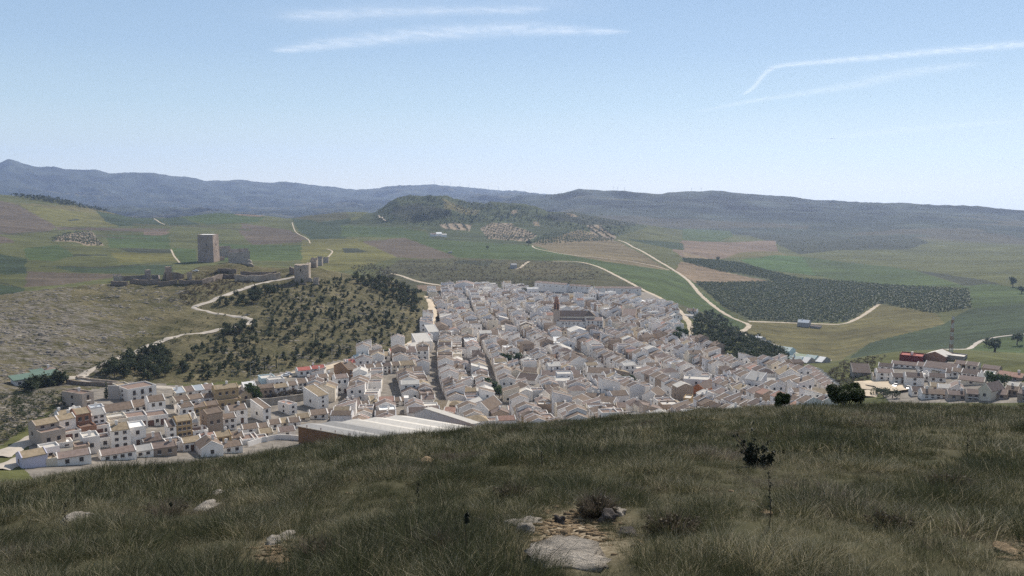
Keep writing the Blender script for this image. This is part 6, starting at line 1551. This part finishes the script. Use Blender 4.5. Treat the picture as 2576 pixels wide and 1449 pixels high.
def hillside():
    az = np.linspace(-radians(80), radians(80), 420); r = np.concatenate([[.3], np.geomspace(.8, 60, 520), np.geomspace(61, 235, 60)])
    A, R = np.meshgrid(az, r, indexing='ij'); X, Y = np.sin(A)*R, np.cos(A)*R; Z = fg_z(X, Y)
    idx = np.arange(A.size).reshape(A.shape); q = np.stack([idx[:-1, :-1], idx[1:, :-1], idx[1:, 1:], idx[:-1, 1:]], -1).reshape(-1, 4)
    px, py = project(X, Y, Z)
    bare = np.exp(-(((px-1440)/130)**2+((py-1350)/70)**2))+np.exp(-(((px-705)/70)**2+((py-1375)/60)**2))*.8+np.exp(-(((px-2560)/60)**2+((py-1385)/45)**2))*.6
    m, nt, b = nodes('dry_hillside_soil')
    g, f = noise_mix(nt, 1.1, (.045,.047,.025), (.08,.073,.043), .3, .7, detail=8, rough=.7)
    st, f2 = noise_mix(nt, 17.0, (.17,.13,.085), (.44,.37,.275), .35, .7, detail=6)
    ra = nt.nodes.new('ShaderNodeAttribute'); ra.attribute_name = 'bare'
    nt.links.new(mixc(nt, ra.outputs['Fac'], g, st), b.inputs['Base Color']); setin(b, Roughness=1); b.inputs['Specular IOR Level'].default_value = .05
    bump(nt, b, f2, .7, .012)
    me = np_mesh('hillside', np.stack([X.ravel(), Y.ravel(), Z.ravel()], 1), q, m, smooth=True, attrs={'bare': np.clip(bare, 0, 1).ravel()})
    tag(link('hillside', me), 'dry grassy hillside falling away in front', kind='structure')
hillside()
def blade_mesh(name, seed, n, h, spread, width, colours, lean, wind=.25, seg=3):
    """a tuft: n curved blades from one root"""
    rg = np.random.default_rng(seed); a = rg.uniform(0, 2*pi, n); r0 = spread*np.sqrt(rg.random(n))*.5; H = h*rg.uniform(.45, 1.1, n)
    bend = lean*rg.uniform(.2, 1.3, n); out = a+rg.normal(size=n)*.5
    t = np.linspace(0, 1, seg+1)
    bx = np.cos(a)*r0; by = np.sin(a)*r0
    dx = np.cos(out)*bend+wind*rg.uniform(.3, 1.2, n); dy = np.sin(out)*bend
    w = width*rg.uniform(.6, 1.3, n); ph = rg.uniform(0, pi, n)
    V = []; 
    for k in range(seg+1):
        cx_ = bx+dx*H*t[k]**1.7; cy_ = by+dy*H*t[k]**1.7; cz = H*(t[k]-.28*np.clip(np.hypot(dx, dy), 0, 1.2)*t[k]**2)-.02
        ww = w*(1-t[k]**1.5*.92)
        V.append(np.stack([cx_-np.cos(ph)*ww/2, cy_-np.sin(ph)*ww/2, cz], 1)); V.append(np.stack([cx_+np.cos(ph)*ww/2, cy_+np.sin(ph)*ww/2, cz], 1))
    V = np.stack(V, 1).reshape(-1, 3); m = 2*(seg+1)
    Q = np.concatenate([np.stack([np.arange(n)*m+2*k, np.arange(n)*m+2*k+1, np.arange(n)*m+2*k+3, np.arange(n)*m+2*k+2], 1) for k in range(seg)])
    C = np.array(colours)[rg.choice(len(colours), n)]*rg.uniform(.75, 1.8, n)[:, None]
    return np_mesh(name, V, Q, M_BLADE, attrs={'tone': np.repeat(C, m, 0)})
def blade_material():
    m, nt, b = nodes('grass_blades'); at_ = nt.nodes.new('ShaderNodeAttribute'); at_.attribute_name = 'tone'
    nt.links.new(at_.outputs['Color'], b.inputs['Base Color']); setin(b, Roughness=.55); b.inputs['Specular IOR Level'].default_value = .12
    t = nt.nodes.new('ShaderNodeBsdfTranslucent'); nt.links.new(at_.outputs['Color'], t.inputs['Color'])
    mx = nt.nodes.new('ShaderNodeMixShader'); mx.inputs[0].default_value = .32
    nt.links.new(b.outputs[0], mx.inputs[1]); nt.links.new(t.outputs[0], mx.inputs[2]); nt.links.new(mx.outputs[0], nt.nodes['Material Output'].inputs['Surface'])
    return m
M_BLADE = blade_material()
GRN, DGR, OLV, STR, DED = (.073,.079,.038), (.037,.042,.022), (.102,.096,.053), (.37,.325,.225), (.115,.092,.074)
TUFTS = []
def tuft(cols, n, h, spread, width, lean, wind=.2, k=3):
    n = int(n*1.15)
    for _ in range(k):
        me = blade_mesh('tuft', 900+len(TUFTS), n, h, spread, width, cols, lean, wind); TUFTS.append(D.objects.new('tuft', me))
tuft([GRN, DGR, DGR, OLV, GRN, DGR, GRN, STR], 140, .20, .32, .004, .8)
tuft([OLV, GRN, OLV, STR, DGR], 130, .20, .32, .004, .85)
tuft([STR, OLV, STR, OLV, GRN], 100, .22, .34, .0036, .9)
tuft([DED, DED, DGR, DED, STR], 140, .16, .40, .0042, 1.0)
tuft([DGR, DGR, (.02,.027,.014), GRN, DGR], 260, .33, .6, .0042, .8)
N_NEAR = len(TUFTS)
tuft([GRN, DGR, DGR, OLV, GRN, DGR, GRN, STR], 90, .205, .40, .008, .8)
tuft([OLV, GRN, STR, DGR, OLV, DGR], 86, .205, .40, .008, .85)
tuft([STR, OLV, STR, OLV, GRN], 75, .22, .46, .0072, .95)
tuft([DED, DED, DGR, OLV, DED], 90, .16, .46, .0085, 1.0)
tuft([DGR, DGR, (.02,.027,.014), GRN, DGR], 170, .33, .7, .0085, .8)
tc_ = D.collections.new('grass_tufts')
for o in TUFTS: tc_.objects.link(o)
def scatter_grass():
    rg = np.random.default_rng(77); P, SCL, IDX, ROT = [], [], [], []
    def lay(r0, r1, dens, near):
        az0, az1 = -radians(41), radians(41); n = int(dens*(az1-az0)/2*(r1*r1-r0*r0))
        a = rg.uniform(az0, az1, n); r = np.sqrt(rg.uniform(r0*r0, r1*r1, n)); x, y = np.sin(a)*r, np.cos(a)*r
        px, py = project(x, y, fg_z(x, y))
        bare = np.exp(-(((px-1440)/118)**2+((py-1365)/66)**2)**2)*1.1+np.exp(-(((px-705)/52)**2+((py-1385)/55)**2)**1.5)+.8*np.exp(-(((px-2560)/60)**2+((py-1385)/40)**2))
        cl = fbm(x, y, 1.1, 2, 301); keep = rg.random(n) > np.clip(bare*1.0-.05, 0, .97)
        keep &= rg.random(n) < np.clip(1.05+cl*.3, .8, 1)
        x, y, cl, r = x[keep], y[keep], cl[keep], r[keep]; n = len(x)
        sel = .6*fbm(x, y, 2.4, 3, 311)+rg.normal(size=n)*.42; sel2 = .75*fbm(x, y, 1.8, 3, 331)+rg.normal(size=n)*.28
        typ = np.where(sel2 > .62, 3, np.where(sel > .36, 2, np.where(sel > -.02, 1, 0)))
        typ = np.where(rg.random(n) < np.where(fbm(x, y, 4.5, 2, 351) > 0, .085, .02), 4, typ)
        IDX.append((0 if near else N_NEAR)+typ*3+rg.integers(0, 3, n)); P.append(np.stack([x, y, fg_z(x, y)-.01], 1))
        SCL.append((1-.55*np.clip(np.exp(-(((px[keep]-1440)/190)**2+((py[keep]-1390)/110)**2)), 0, 1))*(.52+.46*np.clip(cl*1.4+.45, 0, 1.3))*rg.uniform(.6, 1.3, n)); ROT.append(rg.uniform(-1.9, 1.2, n))
    lay(4.2, 15, 52, True); lay(15, 62, 32, False)
    P = np.concatenate(P); me = D.meshes.new('grass'); me.vertices.add(len(P)); me.vertices.foreach_set('co', P.astype(np.float32).ravel())
    for nm, typ, arr in (('size', 'FLOAT', np.concatenate(SCL)), ('turn', 'FLOAT', np.concatenate(ROT)), ('sort', 'INT', np.concatenate(IDX))):
        a = me.attributes.new(nm, typ, 'POINT'); a.data.foreach_set('value', arr.astype(np.int32 if typ == 'INT' else np.float32))
    me.update(); o = link('grass', me); tag(o, 'dry green and straw coloured grass covering the hillside', 'grass', kind='stuff')
    ng = D.node_groups.new('grass_scatter', 'GeometryNodeTree'); ng.interface.new_socket('Geometry', in_out='INPUT', socket_type='NodeSocketGeometry'); ng.interface.new_socket('Geometry', in_out='OUTPUT', socket_type='NodeSocketGeometry')
    gi, go = ng.nodes.new('NodeGroupInput'), ng.nodes.new('NodeGroupOutput'); ip = ng.nodes.new('GeometryNodeInstanceOnPoints'); ci = ng.nodes.new('GeometryNodeCollectionInfo')
    ci.inputs['Collection'].default_value = tc_; ci.inputs['Separate Children'].default_value = True; ci.inputs['Reset Children'].default_value = True
    def attr(nm, t):
        n = ng.nodes.new('GeometryNodeInputNamedAttribute'); n.data_type = t; n.inputs['Name'].default_value = nm; return [q for q in n.outputs if q.enabled and q.name == 'Attribute'][0]
    ip.inputs['Pick Instance'].default_value = True
    ng.links.new(gi.outputs[0], ip.inputs['Points']); ng.links.new(ci.outputs[0], ip.inputs['Instance']); ng.links.new(attr('sort', 'INT'), ip.inputs['Instance Index']); ng.links.new(attr('size', 'FLOAT'), ip.inputs['Scale'])
    cx_ = ng.nodes.new('ShaderNodeCombineXYZ'); ng.links.new(attr('turn', 'FLOAT'), cx_.inputs['Z']); e2 = ng.nodes.new('FunctionNodeEulerToRotation'); ng.links.new(cx_.outputs[0], e2.inputs[0]); ng.links.new(e2.outputs[0], ip.inputs['Rotation'])
    ng.links.new(ip.outputs[0], go.inputs[0]); md = o.modifiers.new('scatter', 'NODES'); md.node_group = ng
scatter_grass()
# rocks and stones
M_STONE = stone('speckled_limestone', (.52,.48,.43), 6.0); M_STONE2 = stone('dark_lichened_stone', (.17,.155,.15), 7.0); M_STONE3 = stone('ochre_stone', (.42,.32,.21), 7.0)
def rock(x, y, w, h, dp, label, m=M_STONE, seed=0, name='rock', rz=0, sink=.25, n=3):
    p = fg_at(x, y); s = mpp(p); V, Fc = rock_mesh(400+seed, n, 1.0); V = V*np.array((w*s/2, dp, h*s/2))
    o = link(name, np_mesh(name, V, Fc, m, smooth=False), None, tuple(p+Vector((0, 0, h*s*.5*(1-2*sink)))), rz); tag(o, label, 'rock' if name == 'rock' else 'stone'); return o
rock(1432,1405,200,24,.36,'large flat pale limestone slab with grass stems before it, lower centre', M_STONE, 1, sink=.3)
rock(1528,1314,50,40,.12,'dark grey rock with pale side at the right of the stony patch', M_STONE2, 2)
rock(1552,1296,44,26,.12,'small pale rock leaning on the dark grey one', M_STONE, 3)
rock(1584,1347,48,22,.11,'grey rock at the right rim of the stony patch', M_STONE2, 4)
rock(1322,1316,84,14,.10,'long thin grey rock at the left rim of the stony patch', M_STONE, 5, rz=.3)
rock(1318,1340,44,32,.1,'pale upright stone at the left of the stony patch', M_STONE, 6)
rock(1420,1352,40,22,.09,'ochre stone in the middle of the stony patch', M_STONE3, 7, 'stone')
rock(1408,1318,28,30,.07,'small dark stone in the middle of the stony patch', M_STONE2, 8, 'stone')
rock(715,1362,78,16,.2,'flat pale rock in the grass, lower left of centre', M_STONE, 9, sink=.3)
rock(690,1422,56,20,.15,'small pale flat stone at the lower edge, left of centre', M_STONE3, 10, 'stone')
rock(520,1279,52,12,.25,'pale flat rock half hidden in the left grass', M_STONE, 11)
rock(545,1248,30,12,.2,'small pale stone behind the left half hidden rock', M_STONE, 12, 'stone')
rock(190,1306,60,10,.25,'pale flat rock far left in the grass', M_STONE, 13)
rock(1070,1165,36,14,.3,'pale patch of rock high in the middle grass', M_STONE3, 14)
rock(1928,1300,30,18,.1,'dusty stone in the right grass below the tall stalk', M_STONE3, 15, 'stone')
rock(2535,1388,52,14,.15,'pale stone near the lower right corner', M_STONE3, 16)
def gravel():
    rg = random.Random(31); P = [rock_mesh(500+i, 1, .7) for i in range(5)]; VV, FF, c = [], [], 0
    for cx_, cy_, sx, sy, n in ((1430,1335,120,40,260), (700,1395,50,45,90), (2560,1385,40,30,40), (1200,1260,900,80,60)):
        for _ in range(n):
            x, y = rg.gauss(cx_, sx*.6), rg.gauss(cy_, sy*.6)
            if y < 1180: continue
            p = fg_at(x, min(y, 1445)); V, Fc = rg.choice(P); k = rg.uniform(.012, .05); V = V*k*np.array((rg.uniform(.8, 1.5), 1, .7))+np.array(p); VV.append(V); FF.append(Fc+c); c += len(V)
    tag(link('gravel', np_mesh('gravel', np.concatenate(VV), np.concatenate(FF), M_STONE3)), 'small ochre stones scattered over the bare patches', 'gravel', kind='stuff')
gravel()
# bushes on the brow
def fg_bush(name, label, x, y, w, h, seed, leaves, m, leafsize=.05, clumps=None, group=None):
    p = fg_at(x, y); s = mpp(p); W_, H_ = w*s, h*s; rg = np.random.default_rng(seed)
    root = empty(name, tuple(p)); tag(root, label, 'bush', group); cl = clumps(W_, H_, rg) if clumps else [((rg.uniform(-.36, .36)*W_, rg.uniform(-.3, .3)*W_, rg.uniform(.28, .8)*H_), rg.uniform(.13, .24)*min(W_, H_*1.2)) for _ in range(16)]
    V, Q = leaf_cloud(rg, cl, leaves, leafsize); V[:, 2] = np.maximum(V[:, 2], -.05)
    link('foliage', np_mesh('foliage', V, Q, m), root); b = MB(); r2 = random.Random(seed)
    for c, r in cl[:9]:
        b.tube([(r2.uniform(-.04, .04), r2.uniform(-.04, .04), -.1), (c[0]*.45, c[1]*.45, c[2]*.5), (c[0], c[1], c[2])], [.03*H_, .02*H_, .008*H_], 5)
    b.build('stems', M_BARK, root); return root
fg_bush('evergreen_bush', 'large dark round bush on the brow at the right', 2130, 1022, 112, 66, 1, 8000, M_BUSH, .055)
fg_bush('evergreen_bush', 'smaller dark bush on the brow left of the large one', 1966, 1034, 44, 52, 2, 3200, M_BUSH, .05)
def spiky(W_, H_, rg):
    cl = []
    for dx, top, r in ((-.40, .75, .05), (-.28, .6, .1), (-.14, .5, .12), (-.12, .98, .055), (-.13, .85, .06), (-.02, .45, .12), (.10, .4, .12), (.2, .62, .07), (.3, .3, .1), (.42, .38, .06)):
        for t in np.linspace(.12, 1, 6): cl.append(((dx*W_*(.5+.5*t)+rg.normal()*.02, rg.normal()*.06, top*H_*t), r*W_*(.8-.4*t)))
    return cl
fg_bush('thorny_shrub', 'dark thorny shrub with upright spikes in the right hand grass', 1905, 1174, 135, 112, 3, 1700, leafmat('blackish_thorn_leaves', (.022,.028,.020), .3, .1), .028, spiky)
for i, (x, y, w, h, n, lab) in enumerate(((1500,1296,120,56,2600,'greyish purple dry bush behind the stony patch'),(1690,1345,170,70,2200,'dark grass hummock right of the stony patch'),(1085,1400,110,66,1600,'dark withered bush lower centre, left of the flat slab'),(2390,1235,120,60,1500,'dark low bush in the right hand grass'),(800,1405,120,60,1500,'dark low bush between the lower pale rocks'),(2240,1330,120,50,1300,'dark withered clump in the lower right grass'),(420,1300,110,46,1200,'dull purple bush in the left hand grass'),(1290,1255,100,52,1300,'dark withered bush above the stony patch'))):
    def low(W_, H_, rg): return [((rg.uniform(-.4, .4)*W_, rg.uniform(-.25, .25)*W_, rg.uniform(.12, .55)*H_), rg.uniform(.12, .22)*H_*1.6) for _ in range(12)]
    p = fg_at(x, y); s = mpp(p); rz = R_.uniform(-.5, .5); root = empty('dry_bush', tuple(p), rz); tag(root, lab, 'bush')
    me = blade_mesh('twigs', 1200+i, n//3, h*s*1.15, w*s*.55, .006, [DED, DGR, DED, (.09,.075,.06)] if i % 2 == 0 else [DGR, DGR, OLV, DED], .8, .1); link('twigs', me, root)
    V, Q = leaf_cloud(np.random.default_rng(70+i), low(w*s, h*s, np.random.default_rng(i)), n//3, .02); link('leaves', np_mesh('leaves', V, Q, M_DRYBUSH), root)
def stalk(x, y, h, lab, head=True, lean=.08, seed=0):
    p = fg_at(x, y); s = mpp(p); H = h*s; rg = random.Random(seed); r = empty('seed_stalk', tuple(p)); tag(r, lab, 'plant', 'dried flower stalks in the grass'); b = MB()
    pts = [(lean*H*t*t+.012*sin(5*t), 0, H*t-.03*(t == 0)) for t in np.linspace(0, 1, 8)]; b.tube(pts, [.005-.003*t for t in np.linspace(0, 1, 8)], 5); b.build('stem', mat('dark_stem', (.06,.05,.035), .2) if 'dark_stem' not in D.materials else D.materials['dark_stem'], r)
    cl = [((pts[-1][0]+rg.uniform(-.012, .012), rg.uniform(-.012, .012), H*(.84+.16*t)), .019) for t in np.linspace(0, 1, 7)] if head else [((lean*H*t*t+rg.uniform(-.02, .02), rg.uniform(-.02, .02), H*t), .014) for t in np.linspace(.35, 1, 14)]
    V, Q = leaf_cloud(np.random.default_rng(seed), cl, 260 if head else 90, .012); link('seed_head', np_mesh('seed_head', V, Q, D.materials['blackish_thorn_leaves']), r)
for a in ((1168,1432,146,'tall dark stalk with knobbed seed head, lower centre',True,.07,1),(1934,1330,150,'tall dark spiky stalk standing in the right grass',False,-.02,2),(192,1290,100,'thin dark stalk with seed pods at far left, taller one',False,.02,3),(166,1345,80,'thin dark stalk with seed pods at far left, shorter one',False,.02,4),(432,1310,46,'short stalk with dark seed head in the left grass',True,.03,5),(1050,1270,60,'thin stalk in the middle grass',False,.05,6),(2112,1160,56,'thin dark stalk below the large bush',False,.05,7),(1000,1160,50,'thin stalk on the upper middle grass',False,-.04,8),(1362,1180,46,'thin stalk above the stony patch',False,.04,9),(2430,1150,60,'pale thin stalk in the right hand grass',False,.08,10)): stalk(*a)
# ------------------------------------------------------------------ cirrus and condensation trails, high above the haze
def cloud_material(name, dens, scale, stretch):
    m = D.materials.new(name); m.use_nodes = True; nt = m.node_tree; nt.nodes.remove(nt.nodes['Principled BSDF']); out = nt.nodes['Material Output']
    tc = nt.nodes.new('ShaderNodeAttribute'); tc.attribute_name = 'along'
    mp = nt.nodes.new('ShaderNodeMapping'); mp.inputs['Scale'].default_value = stretch; nt.links.new(tc.outputs['Vector'], mp.inputs[0])
    no = nt.nodes.new('ShaderNodeTexNoise'); setin(no, Scale=scale*2.2, Detail=8, Roughness=.68); nt.links.new(mp.outputs[0], no.inputs['Vector'])
    mr = nt.nodes.new('ShaderNodeMapRange'); mr.inputs[1].default_value = .28; mr.inputs[2].default_value = .74; nt.links.new(no.outputs['Fac'], mr.inputs[0])
    th = nt.nodes.new('ShaderNodeAttribute'); th.attribute_name = 'thick'
    mu = nt.nodes.new('ShaderNodeMath'); mu.operation = 'MULTIPLY'; nt.links.new(mr.outputs[0], mu.inputs[0]); nt.links.new(th.outputs['Fac'], mu.inputs[1])
    m2 = nt.nodes.new('ShaderNodeMath'); m2.operation = 'MULTIPLY'; m2.inputs[1].default_value = dens; m2.use_clamp = True; nt.links.new(mu.outputs[0], m2.inputs[0])
    tr = nt.nodes.new('ShaderNodeBsdfTransparent'); tl = nt.nodes.new('ShaderNodeBsdfTranslucent'); tl.inputs['Color'].default_value = (.97,.97,.97,1); df = nt.nodes.new('ShaderNodeBsdfDiffuse'); df.inputs['Color'].default_value = (.97,.97,.97,1)
    ad = nt.nodes.new('ShaderNodeAddShader'); nt.links.new(tl.outputs[0], ad.inputs[0]); nt.links.new(df.outputs[0], ad.inputs[1])
    mx = nt.nodes.new('ShaderNodeMixShader'); nt.links.new(m2.outputs[0], mx.inputs[0]); nt.links.new(tr.outputs[0], mx.inputs[1]); nt.links.new(tl.outputs[0], mx.inputs[2]); nt.links.new(mx.outputs[0], out.inputs['Surface'])
    return m
def cloud(name, label, line, widths, alt, dens, scale=3.0, stretch=(2.2, 1.0, 1.0), fade=.12, cat='cloud'):
    """a lens shaped ribbon of ice cloud at altitude alt; line in view coordinates, widths in rows"""
    P = []
    for x, y in line:
        az, t = ray(x, y); r = alt/float(t); P.append(Vector((sin(az)*r, cos(az)*r, alt)))
    P = smooth_line(P, 3); n = len(P); k = 13; V, TH, AL = [], [], []; L = 0; o0 = P[0].copy()
    lx = [q[0] for q in line]; ws = np.interp(np.linspace(0, 1, n), np.linspace(0, 1, len(widths)), widths)
    for i, p in enumerate(P):
        d = P[min(i+1, n-1)]-P[max(i-1, 0)]; d.z = 0; dl = d.length; d.normalize(); s = Vector((d.y, -d.x, 0))
        if s.y < 0: s = -s
        if i: L += (P[i]-P[i-1]).length
        t = p.z/hypot2(p.x, p.y); rng_ = hypot2(p.x, p.y); dt = ws[i]/F; q1 = P[min(i+1, n-1)]; q0 = P[max(i-1, 0)]; ax, ay = project(q0.x, q0.y, q0.z); bx, by = project(q1.x, q1.y, q1.z); L2 = hypot2(bx-ax, by-ay)
        sx_, sy_ = project(p.x+s.x*50, p.y+s.y*50, p.z); px_, py_ = project(p.x, p.y, p.z); per = abs((bx-ax)*(sy_-py_)-(by-ay)*(sx_-px_))/L2/50; across = ws[i]/max(per, 1e-4)*1.6
        e = min(1, (i/(n-1))/fade, (1-i/(n-1))/fade); e = e*e*(3-2*e)
        for layer in (0, 1):
            for j in range(k):
                u = j/(k-1)*2-1; q = p+s*across*u*.5; h = (1-u*u)*across*.003
                V.append((q.x-o0.x, q.y-o0.y, (h if layer else -h))); TH.append((math.exp(-4.2*u*u)-.015)*(1-u*u)*e); AL.append((L/9000, u*.35, 0))
    V = np.array(V); m = 2*k; Q = []
    for i in range(n-1):
        for layer in (0, 1):
            for j in range(k-1): a = i*m+layer*k+j; b = a+m; Q.append((a, a+1, b+1, b) if layer else (a, b, b+1, a+1))
    me = np_mesh(name, V, np.array(Q), cloud_material(name+'_ice', dens*.34, scale, stretch), smooth=True, attrs={'thick': np.array(TH), 'along': np.array(AL)})
    o = link(name, me, None, tuple(o0)); tag(o, label, cat, kind=None); return o
cloud('cirrus_cloud', 'long tapering white cloud streak in the upper middle of the sky', [(690,132),(760,122),(860,108),(1000,92),(1150,80),(1300,72),(1450,78),(1590,82)], [8,26,40,44,46,44,22,6], 4200, .62, 3, (2.5, 1, 1))
cloud('cirrus_cloud', 'upper thin cloud streak near the top edge of the sky', [(700,48),(850,34),(1000,30),(1150,26),(1270,26),(1390,22)], [20,40,30,24,26,8], 4600, .45, 3, (2.5, 1, 1), .2)
cloud('cirrus_cloud', 'faint veil of cloud spread around the upper streaks', [(640,60),(900,40),(1150,10),(1400,0),(1560,-10)], [70,110,130,110,60], 5200, .13, 2, (1.2, 1, 1), .3)
cloud('vapour_trail', 'long straight vapour trail bending down at its left end', [(1868,240),(1895,222),(1915,195),(1935,175),(1965,165),(2050,157),(2200,145),(2350,130),(2480,119),(2620,108)], [6,12,14,14,14,16,20,22,24,26], 4000, .75, 5, (3, 1, 1), .1, 'vapour trail')
cloud('cirrus_cloud', 'feathery cloud strip below the long vapour trail', [(1740,285),(1880,255),(2020,236),(2150,215),(2250,190),(2350,172),(2480,155)], [6,12,16,28,34,26,8], 3600, .38, 4, (3, 1, 1), .2)
cloud('cirrus_cloud', 'faint low cloud line at the right of the sky', [(2020,360),(2150,340),(2300,325),(2450,312),(2620,298)], [10,18,20,18,16], 2400, .22, 4, (3, 1, 1), .25)
